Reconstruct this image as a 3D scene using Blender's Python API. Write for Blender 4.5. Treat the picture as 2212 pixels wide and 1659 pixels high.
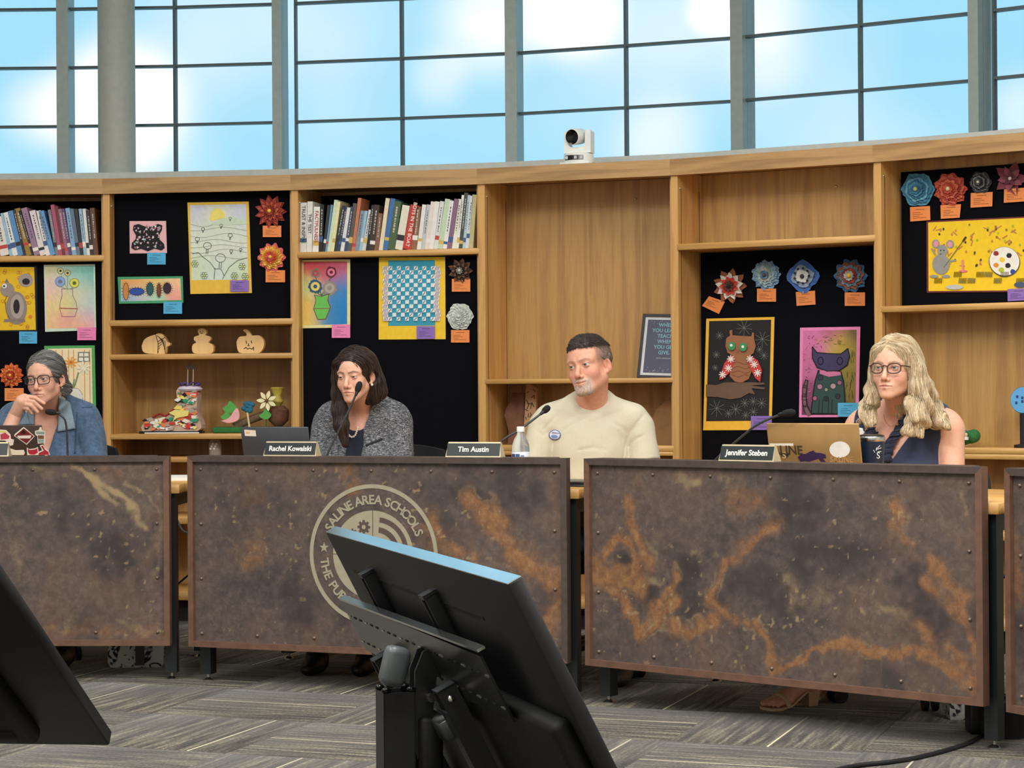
import bpy, bmesh, math, random
import numpy as np
from mathutils import Matrix, Vector
for o in list(bpy.data.objects): bpy.data.objects.remove(o)
SC = bpy.context.scene
COL = SC.collection
PI = math.pi
# ---------------------------------------------------------------- camera
CX, CY, F = 1106.0, 829.5, 4426.0          # photograph 2212 x 1659
PITCH, ROLL, EYE = .003, .007, 1.10
cam = bpy.data.cameras.new('camera'); cob = bpy.data.objects.new('camera', cam); COL.objects.link(cob)
cam.sensor_fit = 'HORIZONTAL'; cam.sensor_width = 36.0; cam.lens = F / 2212 * 36.0
cam.clip_start = .05; cam.clip_end = 200
cob.matrix_world = (Matrix.Translation((0, 0, EYE)) @ Matrix.Rotation(PI / 2 + PITCH, 4, 'X') @ Matrix.Rotation(-ROLL, 4, 'Z'))
SC.camera = cob
SC.view_settings.view_transform = 'Standard'; SC.view_settings.look = 'None'
SC.view_settings.gamma = 1.0; SC.view_settings.use_curve_mapping = False
SC.view_settings.exposure = 0.0

def ray(px, py):
    dx, dy = px - CX, py - CY
    u = dx * math.cos(ROLL) - dy * math.sin(ROLL); v = dx * math.sin(ROLL) + dy * math.cos(ROLL)
    return np.array([u, F * math.cos(PITCH) + v * math.sin(PITCH), F * math.sin(PITCH) - v * math.cos(PITCH)])
EYEP = np.array([0, 0, EYE])
def at_z(px, py, z):
    d = ray(px, py); return EYEP + d * ((z - EYE) / d[2])
def at_y(px, py, y):
    d = ray(px, py); return EYEP + d * (y / d[1])
def srgb(c):
    return tuple(((v / 255) / 12.92 if v / 255 <= .04045 else ((v / 255 + .055) / 1.055) ** 2.4) for v in c)
def rgba(c): return (*srgb(c), 1.0)
# ---------------------------------------------------------------- sky (seen through the clerestory)
wd = bpy.data.worlds.new('sky'); SC.world = wd; wd.use_nodes = True
nt = wd.node_tree; nt.nodes.clear()
def N(tree, t, **kw):
    n = tree.nodes.new(t)
    for k, v in kw.items(): setattr(n, k, v)
    return n
wo = N(nt, 'ShaderNodeOutputWorld'); bg = N(nt, 'ShaderNodeBackground'); nt.links.new(bg.outputs[0], wo.inputs[0])
tc = N(nt, 'ShaderNodeTexCoord')
nz = N(nt, 'ShaderNodeTexNoise'); nz.inputs['Scale'].default_value = 9; nz.inputs['Detail'].default_value = 1.5; nz.inputs['Roughness'].default_value = .45
nt.links.new(tc.outputs['Generated'], nz.inputs['Vector'])
mr = N(nt, 'ShaderNodeMapRange'); mr.inputs['From Min'].default_value = .50; mr.inputs['From Max'].default_value = .80; mr.inputs['To Max'].default_value = .55
nt.links.new(nz.outputs['Fac'], mr.inputs['Value'])
acc = mr.outputs[0]
# white glow of the panes put into the sky as spots, by direction
for (px, py, r, s) in [(255, 235, 150, 1.9), (90, 240, 90, .7), (1060, 40, 130, .9), (1235, 25, 110, 1.5), (1545, 20, 60, 1.2), (950, 165, 70, .45), (1660, 130, 90, .4), (1430, 300, 110, .6), (2212, 240, 90, .5), (1650, 10, 100, .5)]:
    d = ray(px, py); d = d / np.linalg.norm(d)
    vm = N(nt, 'ShaderNodeVectorMath', operation='DISTANCE'); vm.inputs[1].default_value = d
    nt.links.new(tc.outputs['Generated'], vm.inputs[0])
    m2 = N(nt, 'ShaderNodeMapRange', interpolation_type='SMOOTHERSTEP'); m2.inputs['From Min'].default_value = r / F * 1.45; m2.inputs['From Max'].default_value = 0; m2.inputs['To Max'].default_value = s
    nt.links.new(vm.outputs['Value'], m2.inputs['Value'])
    ad = N(nt, 'ShaderNodeMath', operation='ADD'); nt.links.new(acc, ad.inputs[0]); nt.links.new(m2.outputs[0], ad.inputs[1]); acc = ad.outputs[0]
mx = N(nt, 'ShaderNodeMix', data_type='RGBA', clamp_factor=True)
mx.inputs['A'].default_value = (.42, .83, 1.05, 1); mx.inputs['B'].default_value = (1.15, 1.15, 1.2, 1)
nt.links.new(acc, mx.inputs['Factor']); nt.links.new(mx.outputs['Result'], bg.inputs['Color'])
bg.inputs['Strength'].default_value = 1.0
# ---------------------------------------------------------------- ceiling lamps of the room
def area(x, y, z, sx, sy, watts, col=(1, .975, .945)):
    l = bpy.data.lights.new('ceiling_lamp', 'AREA'); l.shape = 'RECTANGLE'; l.size = sx; l.size_y = sy; l.energy = watts; l.color = col
    o = bpy.data.objects.new('ceiling_lamp', l); COL.objects.link(o); o.location = (x, y, z)
for y, w in ((1.2, 88), (4.0, 132), (7.2, 30)):
    for x in (-2.7, 0.0, 2.7):
        area(x, y, 4.12, 1.2, 1.2, w)
# ---------------------------------------------------------------- materials
_M = {}
def _pr(name):
    m = bpy.data.materials.new(name); m.use_nodes = True
    return m, m.node_tree, m.node_tree.nodes['Principled BSDF']
def mat(c, rough=.6, metal=0.0, var=.06, scale=30.0, bump=0.0, name=None, spec=None, coat=0.0, sheen=0.0):
    key = (tuple(c), rough, metal, var, scale, bump, name, spec, coat, sheen)
    if key in _M: return _M[key]
    m, t, p = _pr(name or 'paint')
    p.inputs['Roughness'].default_value = rough; p.inputs['Metallic'].default_value = metal
    if spec is not None: p.inputs['Specular IOR Level'].default_value = spec
    p.inputs['Coat Weight'].default_value = coat; p.inputs['Sheen Weight'].default_value = sheen
    l = srgb(c)
    if var or bump:
        tcn = N(t, 'ShaderNodeTexCoord'); no = N(t, 'ShaderNodeTexNoise'); no.inputs['Scale'].default_value = scale; no.inputs['Detail'].default_value = 4
        t.links.new(tcn.outputs['Object'], no.inputs['Vector'])
        mm = N(t, 'ShaderNodeMix', data_type='RGBA')
        mm.inputs['A'].default_value = (*[max(0, v * (1 - 2.2 * var)) for v in l], 1); mm.inputs['B'].default_value = (*[min(1, v * (1 + 2.2 * var)) for v in l], 1)
        t.links.new(no.outputs['Fac'], mm.inputs['Factor']); t.links.new(mm.outputs['Result'], p.inputs['Base Color'])
        if bump:
            b = N(t, 'ShaderNodeBump'); b.inputs['Strength'].default_value = bump; b.inputs['Distance'].default_value = .002
            t.links.new(no.outputs['Fac'], b.inputs['Height']); t.links.new(b.outputs[0], p.inputs['Normal'])
    else: p.inputs['Base Color'].default_value = (*l, 1)
    _M[key] = m; return m
def wood(name, light, dark, axis='z', rough=.42, scale=1.0, contrast=1.0):
    """oak veneer: streaks stretched along the grain axis of the object"""
    key = ('wood', name)
    if key in _M: return _M[key]
    m, t, p = _pr(name); p.inputs['Roughness'].default_value = rough
    tcn = N(t, 'ShaderNodeTexCoord'); mp = N(t, 'ShaderNodeMapping')
    st = {'x': (.9, 14, 14), 'y': (14, .9, 14), 'z': (14, 14, .9)}[axis]
    mp.inputs['Scale'].default_value = [s * scale for s in st]
    t.links.new(tcn.outputs['Object'], mp.inputs['Vector'])
    n1 = N(t, 'ShaderNodeTexNoise'); n1.inputs['Scale'].default_value = 1.0; n1.inputs['Detail'].default_value = 3; n1.inputs['Distortion'].default_value = .6
    t.links.new(mp.outputs[0], n1.inputs['Vector'])
    mul = N(t, 'ShaderNodeMath', operation='MULTIPLY'); mul.inputs[1].default_value = 22; t.links.new(n1.outputs['Fac'], mul.inputs[0])
    sn = N(t, 'ShaderNodeMath', operation='SINE'); t.links.new(mul.outputs[0], sn.inputs[0])
    mp2 = N(t, 'ShaderNodeMapping'); mp2.inputs['Scale'].default_value = [s * 14 * scale for s in st]; t.links.new(tcn.outputs['Object'], mp2.inputs['Vector'])
    n2 = N(t, 'ShaderNodeTexNoise'); n2.inputs['Scale'].default_value = 1.0; n2.inputs['Detail'].default_value = 2; t.links.new(mp2.outputs[0], n2.inputs['Vector'])
    a = N(t, 'ShaderNodeMath', operation='MULTIPLY_ADD'); a.inputs[1].default_value = .16 * contrast; a.inputs[2].default_value = .30; t.links.new(sn.outputs[0], a.inputs[0])
    b = N(t, 'ShaderNodeMath', operation='MULTIPLY_ADD'); b.inputs[1].default_value = .45 * contrast; t.links.new(n2.outputs['Fac'], b.inputs[0]); t.links.new(a.outputs[0], b.inputs[2])
    mm = N(t, 'ShaderNodeMix', data_type='RGBA', clamp_factor=True); mm.inputs['A'].default_value = rgba(light); mm.inputs['B'].default_value = rgba(dark)
    t.links.new(b.outputs[0], mm.inputs['Factor']); t.links.new(mm.outputs['Result'], p.inputs['Base Color'])
    bu = N(t, 'ShaderNodeBump'); bu.inputs['Strength'].default_value = .12; bu.inputs['Distance'].default_value = .001; t.links.new(n2.outputs['Fac'], bu.inputs['Height']); t.links.new(bu.outputs[0], p.inputs['Normal'])
    _M[key] = m; return m
def attr_mat(name, rough=.6, bump=0.0, bscale=200.0, attr='col', sheen=0.0, spec=.5, var=0.0, vscale=60.0, sss=0.0, metal=0.0):
    """colour comes from a per-vertex colour layer"""
    key = ('attr', name)
    if key in _M: return _M[key]
    m, t, p = _pr(name); p.inputs['Roughness'].default_value = rough; p.inputs['Sheen Weight'].default_value = sheen; p.inputs['Specular IOR Level'].default_value = spec; p.inputs['Metallic'].default_value = metal
    at = N(t, 'ShaderNodeAttribute', attribute_name=attr); src = at.outputs['Color']
    tcn = N(t, 'ShaderNodeTexCoord')
    if var:
        no = N(t, 'ShaderNodeTexNoise'); no.inputs['Scale'].default_value = vscale; no.inputs['Detail'].default_value = 4; t.links.new(tcn.outputs['Object'], no.inputs['Vector'])
        mr_ = N(t, 'ShaderNodeMapRange'); mr_.inputs['From Min'].default_value = .3; mr_.inputs['From Max'].default_value = .7; mr_.inputs['To Min'].default_value = 1 - var; mr_.inputs['To Max'].default_value = 1 + var
        t.links.new(no.outputs['Fac'], mr_.inputs['Value'])
        vs = N(t, 'ShaderNodeVectorMath', operation='SCALE'); t.links.new(src, vs.inputs[0]); t.links.new(mr_.outputs[0], vs.inputs['Scale']); src = vs.outputs[0]
    t.links.new(src, p.inputs['Base Color'])
    if sss: p.inputs['Subsurface Weight'].default_value = sss; p.inputs['Subsurface Radius'].default_value = (.012, .004, .002); p.inputs['Subsurface Scale'].default_value = 1.0
    if bump:
        no = N(t, 'ShaderNodeTexNoise'); no.inputs['Scale'].default_value = bscale; no.inputs['Detail'].default_value = 3; t.links.new(tcn.outputs['Object'], no.inputs['Vector'])
        b = N(t, 'ShaderNodeBump'); b.inputs['Strength'].default_value = bump; b.inputs['Distance'].default_value = .002
        t.links.new(no.outputs['Fac'], b.inputs['Height']); t.links.new(b.outputs[0], p.inputs['Normal'])
    _M[key] = m; return m
BLACK = mat((22, 24, 28), .45, var=.1, name='black_plastic'); STEEL = mat((50, 54, 57), .42, .6, name='dark_steel')
CHROME = mat((205, 205, 200), .25, 1.0, var=0, name='bright_metal'); WHITE = mat((235, 235, 230), .55, name='white')
OAKZ = wood('oak_upright', (226, 180, 110), (176, 126, 68), 'z'); OAKX = wood('oak_along', (228, 182, 110), (174, 124, 64), 'x')
OAKB = wood('oak_back_panel_shaded', (208, 166, 100), (144, 104, 58), 'z', scale=.75, contrast=1.0)  # oak darkened for depth: shade inside the shelves put into the colour
OAKF = wood('oak_fascia_shaded', (204, 164, 108), (140, 104, 62), 'x', scale=.7, contrast=1.2)  # same oak as the uprights, its dimmer lighting painted in as a darker tone
FELT = mat((11, 12, 17), .95, var=.25, scale=260, bump=.2, name='black_felt', spec=.1)
# ---------------------------------------------------------------- mesh helpers
class B:
    """collects shapes with material slots; build() links ONE mesh object"""
    def __init__(s): s.v = []; s.f = []; s.m = []; s.mats = []; s.smooth = []
    def slot(s, m):
        if m not in s.mats: s.mats.append(m)
        return s.mats.index(m)
    def add(s, vs, fs, m, smooth=False):
        o = len(s.v); k = s.slot(m); s.v += [tuple(map(float, v)) for v in vs]
        for f in fs: s.f.append([o + i for i in f]); s.m.append(k); s.smooth.append(smooth)
        return s
    def box(s, x0, x1, y0, y1, z0, z1, m, T=None):
        v = [(x, y, z) for z in (z0, z1) for y in (y0, y1) for x in (x0, x1)]
        if T is not None: v = [tuple(T @ Vector(p)) for p in v]
        return s.add(v, [(0, 2, 3, 1), (4, 5, 7, 6), (0, 1, 5, 4), (2, 6, 7, 3), (0, 4, 6, 2), (1, 3, 7, 5)], m)
    def rbox(s, x0, x1, y0, y1, z0, z1, r, m, T=None, seg=2):
        bm = bmesh.new(); bmesh.ops.create_cube(bm, size=1)
        for v in bm.verts: v.co = Vector(((x0 + x1) / 2 + v.co.x * (x1 - x0), (y0 + y1) / 2 + v.co.y * (y1 - y0), (z0 + z1) / 2 + v.co.z * (z1 - z0)))
        bmesh.ops.bevel(bm, geom=list(bm.edges), offset=r, segments=seg, affect='EDGES', profile=.5)
        bm.verts.index_update()
        vs = [(T @ v.co if T is not None else v.co) for v in bm.verts]; fs = [[v.index for v in f.verts] for f in bm.faces]; bm.free()
        return s.add(vs, fs, m, True)
    def tube(s, pts, r, m, n=8, closed=False, caps=True, T=None):
        P = [Vector(p) for p in pts]; k = len(P); rr = r if hasattr(r, '__len__') else [r] * k
        vs = []; up = Vector((0, 0, 1)); prev = None
        for i in range(k):
            a = P[i - 1] if (i > 0 or closed) else P[i]; b = P[(i + 1) % k] if (i < k - 1 or closed) else P[i]
            t = (b - a).normalized()
            if prev is None:
                x = t.cross(up)
                if x.length < .05: x = t.cross(Vector((1, 0, 0)))
            else: x = prev - t * prev.dot(t)
            x.normalize(); prev = x; y = t.cross(x)
            for j in range(n):
                q = P[i] + (x * math.cos(2 * PI * j / n) + y * math.sin(2 * PI * j / n)) * rr[i]
                vs.append(T @ q if T is not None else q)
        fs = [(i * n + j, i * n + (j + 1) % n, ((i + 1) % k) * n + (j + 1) % n, ((i + 1) % k) * n + j) for i in range(k if closed else k - 1) for j in range(n)]
        if caps and not closed: fs += [list(range(n))[::-1], [(k - 1) * n + j for j in range(n)]]
        return s.add(vs, fs, m, True)
    def lathe(s, prof, m, n=24, T=None, close=False):
        vs = [(r * math.cos(2 * PI * j / n), r * math.sin(2 * PI * j / n), z) for r, z in prof for j in range(n)]
        if T is not None: vs = [tuple(T @ Vector(v)) for v in vs]
        k = len(prof)
        fs = [(i * n + j, i * n + (j + 1) % n, (i + 1) * n + (j + 1) % n, (i + 1) * n + j) for i in range(k - 1) for j in range(n)]
        if close: fs += [list(range(n))[::-1], [(k - 1) * n + j for j in range(n)]]
        return s.add(vs, fs, m, True)
    def ball(s, c, r, m, n=10, T=None):
        r3 = r if hasattr(r, '__len__') else (r, r, r)
        vs = []; fs = []
        k = n // 2 + 1
        for i in range(k):
            a = PI * i / (k - 1)
            for j in range(n):
                b = 2 * PI * j / n
                v = Vector((c[0] + r3[0] * math.sin(a) * math.cos(b), c[1] + r3[1] * math.sin(a) * math.sin(b), c[2] + r3[2] * math.cos(a)))
                vs.append(T @ v if T is not None else v)
        fs = [(i * n + j, (i + 1) * n + j, (i + 1) * n + (j + 1) % n, i * n + (j + 1) % n) for i in range(k - 1) for j in range(n)]
        return s.add(vs, fs, m, True)
    def prism(s, poly, y0, y1, m, T=None, smooth=False):
        """polygon in (x, z) extruded from y0 (front) to y1"""
        n = len(poly); vs = [(x, y0, z) for x, z in poly] + [(x, y1, z) for x, z in poly]
        if T is not None: vs = [tuple(T @ Vector(v)) for v in vs]
        ar = sum(poly[i][0] * poly[(i + 1) % n][1] - poly[(i + 1) % n][0] * poly[i][1] for i in range(n))
        a = list(range(n)); 
        if ar < 0: a = a[::-1]
        fs = [a, [n + i for i in a[::-1]]]
        for q in range(n):
            i, j = a[q], a[(q + 1) % n]; fs.append((j, i, n + i, n + j))
        return s.add(vs, fs, m, smooth)
    def build(s, name, parent=None, loc=None, mesh=None):
        me = bpy.data.meshes.new(name); me.from_pydata(s.v, [], s.f)
        for m in s.mats: me.materials.append(m)
        me.polygons.foreach_set('material_index', s.m); me.polygons.foreach_set('use_smooth', s.smooth); me.update()
        if any(s.smooth):
            try: me.set_sharp_from_angle(angle=math.radians(48))
            except Exception: pass
        return link(name, me, parent, loc)
def link(name, data, parent=None, loc=None):
    o = bpy.data.objects.new(name, data); COL.objects.link(o)
    if parent is not None: o.parent = parent
    if loc is not None: o.location = loc
    return o
def tag(o, label, cat=None, group=None):
    o['label'] = label
    if cat: o['category'] = cat
    if group: o['group'] = group
    return o
def thing(name, label, cat, mtx=None, group=None):
    o = link(name, None); o.empty_display_size = .1
    if mtx is not None: o.matrix_world = mtx
    return tag(o, label, cat, group)
def struct(o): o['kind'] = 'structure'; return o
class Frame:
    """upright frame: x along u, y away from the camera, z up"""
    def __init__(s, x, y, ang, z=0.0):
        s.o = np.array([x, y, z]); s.a = ang
        s.u = np.array([math.cos(ang), -math.sin(ang), 0]); s.n = np.array([math.sin(ang), math.cos(ang), 0])
    def mtx(s, u=0, w=0, z=0, rz=0): return Matrix.Translation(tuple(s.o + s.u * u + s.n * w + np.array([0, 0, z]))) @ Matrix.Rotation(-s.a + rz, 4, 'Z')
    def p(s, u, w, z): return s.o + s.u * u + s.n * w + np.array([0, 0, z])
    def hit(s, px, py, w=0.0):
        d = ray(px, py); t = ((s.o + s.n * w - EYEP) @ s.n) / (d @ s.n); P = EYEP + d * t
        return float((P - s.o) @ s.u), float(P[2] - s.o[2])
def text_mesh(txt, size, bold=0.0, extrude=.0004, align='CENTER', space=1.0, shear=0.0):
    cu = bpy.data.curves.new('lettering', 'FONT'); cu.body = txt; cu.size = size; cu.align_x = align; cu.align_y = 'CENTER'
    cu.extrude = extrude; cu.offset = bold; cu.space_character = space; cu.resolution_u = 3; cu.shear = shear
    o = bpy.data.objects.new('lettering', cu); COL.objects.link(o)
    dg = bpy.context.evaluated_depsgraph_get(); me = bpy.data.meshes.new_from_object(o.evaluated_get(dg))
    bpy.data.objects.remove(o); bpy.data.curves.remove(cu)
    return me
def lettering(txt, size, m, parent, mtx, **kw):
    me = text_mesh(txt, size, **kw); me.materials.clear(); me.materials.append(m)
    o = link('lettering', me, parent); o.matrix_local = mtx; return o
UPR = Matrix.Rotation(PI / 2, 4, 'X')       # text standing upright, readable from -y
def fbm(X, Y, f, seed, octv=4):
    """value noise on a plane, 0..1"""
    rng = np.random.RandomState(seed); out = 0; amp = 1; tot = 0
    for o_ in range(octv):
        L = rng.rand(64, 64); x, y = X * f + 7.3 * o_, Y * f + 3.1 * o_; i, j = np.floor(x).astype(int), np.floor(y).astype(int); u, v = x - i, y - j; u, v = u * u * (3 - 2 * u), v * v * (3 - 2 * v)
        g = lambda a, b: L[(i + a) % 64, (j + b) % 64]
        out = out + amp * ((g(0, 0) * (1 - u) + g(1, 0) * u) * (1 - v) + (g(0, 1) * (1 - u) + g(1, 1) * u) * v); tot += amp; amp *= .55; f *= 2.1
    return out / tot
def ellipse(cx, cy, rx, ry=None, n=28, rot=0.0, jit=0.0, rng=None, lobes=0, lamp=0.0):
    ry = rx if ry is None else ry; out = []
    for i in range(n):
        a = 2 * PI * i / n; k = 1 + (rng.uniform(-jit, jit) if rng else 0) + (lamp * math.cos(lobes * a) if lobes else 0)
        x, y = rx * k * math.cos(a), ry * k * math.sin(a)
        out.append((cx + x * math.cos(rot) - y * math.sin(rot), cy + x * math.sin(rot) + y * math.cos(rot)))
    return out
def stroke_quads(pts, w):
    out = []
    for (x0, y0), (x1, y1) in zip(pts[:-1], pts[1:]):
        L = math.hypot(x1 - x0, y1 - y0)
        if L < 1e-6: continue
        nx, ny = -(y1 - y0) / L * w / 2, (x1 - x0) / L * w / 2; ex, ey = (x1 - x0) / L * w * .3, (y1 - y0) / L * w * .3
        out.append([(x0 - ex + nx, y0 - ey + ny), (x1 + ex + nx, y1 + ey + ny), (x1 + ex - nx, y1 + ey - ny), (x0 - ex - nx, y0 - ey - ny)])
    return out
# ================================================================ ROOM
def carpet_mat():
    m, t, p = _pr('striped_carpet'); p.inputs['Roughness'].default_value = .95; p.inputs['Specular IOR Level'].default_value = .15; p.inputs['Sheen Weight'].default_value = .2
    tcn = N(t, 'ShaderNodeTexCoord'); oi = N(t, 'ShaderNodeObjectInfo')
    ofs = N(t, 'ShaderNodeVectorMath', operation='MULTIPLY_ADD'); ofs.inputs[1].default_value = (1, 1, 1)
    cmb = N(t, 'ShaderNodeCombineXYZ'); mulr = N(t, 'ShaderNodeMath', operation='MULTIPLY'); mulr.inputs[1].default_value = 37
    t.links.new(oi.outputs['Random'], mulr.inputs[0]); t.links.new(mulr.outputs[0], cmb.inputs[0]); t.links.new(mulr.outputs[0], cmb.inputs[1])
    t.links.new(tcn.outputs['Object'], ofs.inputs[0]); t.links.new(cmb.outputs[0], ofs.inputs[2])
    mp = N(t, 'ShaderNodeMapping'); mp.inputs['Scale'].default_value = (44, 2.6, 1); t.links.new(ofs.outputs[0], mp.inputs['Vector'])
    n1 = N(t, 'ShaderNodeTexNoise'); n1.inputs['Scale'].default_value = 1; n1.inputs['Detail'].default_value = 2.5; n1.inputs['Roughness'].default_value = .6; t.links.new(mp.outputs[0], n1.inputs['Vector'])
    rp = N(t, 'ShaderNodeValToRGB'); e = rp.color_ramp.elements
    e[0].position = .32; e[0].color = rgba((54, 52, 49)); e[1].position = .70; e[1].color = rgba((134, 128, 112))
    k = e.new(.46); k.color = rgba((76, 73, 67)); k = e.new(.56); k.color = rgba((98, 94, 84))
    t.links.new(n1.outputs['Fac'], rp.inputs['Fac'])
    n2 = N(t, 'ShaderNodeTexNoise'); n2.inputs['Scale'].default_value = 95; n2.inputs['Detail'].default_value = 2; t.links.new(tcn.outputs['Object'], n2.inputs['Vector'])
    mr_ = N(t, 'ShaderNodeMapRange'); mr_.inputs['From Min'].default_value = .3; mr_.inputs['From Max'].default_value = .7; mr_.inputs['To Min'].default_value = .5; mr_.inputs['To Max'].default_value = 1.5; t.links.new(n2.outputs['Fac'], mr_.inputs['Value'])
    vs = N(t, 'ShaderNodeVectorMath', operation='SCALE'); t.links.new(rp.outputs[0], vs.inputs[0]); t.links.new(mr_.outputs[0], vs.inputs['Scale'])
    # one thin pale yarn line woven into most tiles
    sx = N(t, 'ShaderNodeSeparateXYZ'); t.links.new(tcn.outputs['Object'], sx.inputs[0])
    pos = N(t, 'ShaderNodeMath', operation='MULTIPLY_ADD'); pos.inputs[1].default_value = .42; pos.inputs[2].default_value = -.21; t.links.new(oi.outputs['Random'], pos.inputs[0])
    df = N(t, 'ShaderNodeMath', operation='SUBTRACT'); t.links.new(sx.outputs[0], df.inputs[0]); t.links.new(pos.outputs[0], df.inputs[1])
    ab = N(t, 'ShaderNodeMath', operation='ABSOLUTE'); t.links.new(df.outputs[0], ab.inputs[0])
    lt = N(t, 'ShaderNodeMath', operation='LESS_THAN'); lt.inputs[1].default_value = .0034; t.links.new(ab.outputs[0], lt.inputs[0])
    ln = N(t, 'ShaderNodeMix', data_type='RGBA'); ln.inputs['B'].default_value = rgba((214, 206, 176))
    sc = N(t, 'ShaderNodeMath', operation='MULTIPLY'); sc.inputs[1].default_value = .85; t.links.new(lt.outputs[0], sc.inputs[0])
    t.links.new(sc.outputs[0], ln.inputs['Factor']); t.links.new(vs.outputs[0], ln.inputs['A']); t.links.new(ln.outputs['Result'], p.inputs['Base Color'])
    b = N(t, 'ShaderNodeBump'); b.inputs['Strength'].default_value = .5; b.inputs['Distance'].default_value = .004; t.links.new(n2.outputs['Fac'], b.inputs['Height']); t.links.new(b.outputs[0], p.inputs['Normal'])
    return m
CARPET = carpet_mat()
fl = struct(B().box(-5.2, 5.2, -1.5, 11.6, -.12, -.006, mat((90, 87, 80), .95, name='floor_underlay')).build('floor'))
tb = B(); T_ = .61 / 2 - .0006
tb.rbox(-T_, T_, -T_, T_, -.006, 0, .0012, CARPET, seg=1); tile_me = None
for i in range(-8, 12):
    for j in range(-3, 9):
        u, v = -3.57 + .61 * (i + .5), 4.96 + .61 * (j + .5)
        x, y = u * .9397 + v * .342, -u * .342 + v * .9397
        if not (-3.4 < x < 3.4 and 3.6 < y < 10.6): continue
        if tile_me is None: o = tb.build('carpet_tile', fl); tile_me = o.data
        else: o = link('carpet_tile', tile_me, fl)
        o.location = (x, y, 0); o.rotation_euler = (0, 0, math.radians(-20) + (PI / 2 if (i + j) % 2 == 0 else 0))
PAINT = mat((205, 200, 190), .85, name='wall_paint')
struct(B().box(-5.2, 5.2, -1.5, 11.6, 4.2, 4.3, mat((232, 230, 224), .9, name='ceiling_paint')).build('ceiling'))
struct(B().box(-5.3, -5.2, -1.5, 11.6, -.12, 4.3, PAINT).build('wall_left'))
struct(B().box(5.2, 5.3, -1.5, 11.6, -.12, 4.3, PAINT).build('wall_right'))
struct(B().box(-5.3, 5.3, -1.6, -1.5, -.12, 4.3, PAINT).build('wall_rear'))
# ---- the curved bookcase line in plan: front left corner of every upright (36 inch bays)
POSTS = [(-2.89, 9.872), (-1.962, 9.855), (-1.043, 9.736), (-.152, 9.521), (.719, 9.189), (1.544, 8.705), (2.30, 8.155)]
BAY = []
for (xa, ya), (xb, yb) in zip(POSTS[:-1], POSTS[1:]):
    f_ = Frame(xa, ya, math.atan2(ya - yb, xb - xa)); f_.L = math.hypot(xb - xa, yb - ya); BAY.append(f_)
EXT = [(-5.2, 9.78), (-3.82, 9.84)] + POSTS + [(3.0, 7.52), (3.62, 6.82), (4.6, 5.4)]
def offline(off):
    out = []
    for i, (x, y) in enumerate(EXT):
        a = EXT[max(0, i - 1)]; b = EXT[min(len(EXT) - 1, i + 1)]
        dx, dy = b[0] - a[0], b[1] - a[1]; L = math.hypot(dx, dy); out.append((x - dy / L * off, y + dx / L * off))
    return out
def strip(o0, o1, z0, z1, m, b=None):
    """a bar of rectangular section that follows the curve"""
    b = b or B(); A, C = offline(o0), offline(o1)
    for i in range(len(A) - 1):
        q = [A[i], A[i + 1], C[i + 1], C[i]]
        b.add([(x, y, z0) for x, y in q] + [(x, y, z1) for x, y in q], [(0, 1, 5, 4), (3, 7, 6, 2), (4, 5, 6, 7), (0, 3, 2, 1), (0, 4, 7, 3), (1, 2, 6, 5)], m)
    return b
WOFF = .78
ALU = mat((138, 150, 147), .45, .35, name='window_frame_grey'); SILL = mat((178, 186, 184), .5, .1, name='sill_grey'); BAR = mat((70, 84, 86), .5, .3, name='glazing_bar')
gl = offline(WOFF)
def plan_hit(px, py=200, off=WOFF):
    L = offline(off); d = ray(px, py)
    for a, b in zip(L[:-1], L[1:]):
        den = d[0] * (b[1] - a[1]) - d[1] * (b[0] - a[0])
        if abs(den) < 1e-9: continue
        t = (a[0] * (b[1] - a[1]) - a[1] * (b[0] - a[0])) / den; s = (d[0] * a[1] - d[1] * a[0]) / -den
        if t > 0 and -1e-6 <= s <= 1 + 1e-6: return np.array([d[0] * t, d[1] * t])
SILLZ = at_y(1100, 349.5, plan_hit(1100, 350, .45)[1])[2]
wl = strip(WOFF - .02, WOFF + .16, -.12, SILLZ - .02, PAINT); struct(wl.build('wall_back'))
struct(strip(.45, WOFF + .04, SILLZ - .09, SILLZ, SILL).build('trim_1'))
hd = struct(strip(WOFF - .02, WOFF + .16, 4.0, 4.2, PAINT).build('wall_back_upper'))
y11 = plan_hit(1097)[1]; ZR = at_y(1097, 246.5, y11)[2]; DZ = at_y(1097, 115.5, y11)[2] - ZR
GLASS, gt, gp = _pr('clear_window_glass'); gt.nodes.remove(gp)
go = gt.nodes['Material Output']; tr = N(gt, 'ShaderNodeBsdfTransparent'); tr.inputs[0].default_value = (.97, .99, 1, 1); gg = N(gt, 'ShaderNodeBsdfGlossy'); gg.inputs['Roughness'].default_value = .05
gm = N(gt, 'ShaderNodeMixShader'); gm.inputs[0].default_value = .04; gt.links.new(tr.outputs[0], gm.inputs[1]); gt.links.new(gg.outputs[0], gm.inputs[2]); gt.links.new(gm.outputs[0], go.inputs[0])
def upright(b, p, q, z0, z1, d0, d1, m):
    """box standing between plan points p and q, from d0 in front to d1 behind"""
    u = (q - p) / np.linalg.norm(q - p); n = np.array([-u[1], u[0]])
    pts = [p + n * d0, q + n * d0, q + n * d1, p + n * d1]
    b.add([(*t, z0) for t in pts] + [(*t, z1) for t in pts], [(0, 1, 5, 4), (3, 7, 6, 2), (4, 5, 6, 7), (0, 3, 2, 1), (0, 4, 7, 3), (1, 2, 6, 5)], m)
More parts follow.
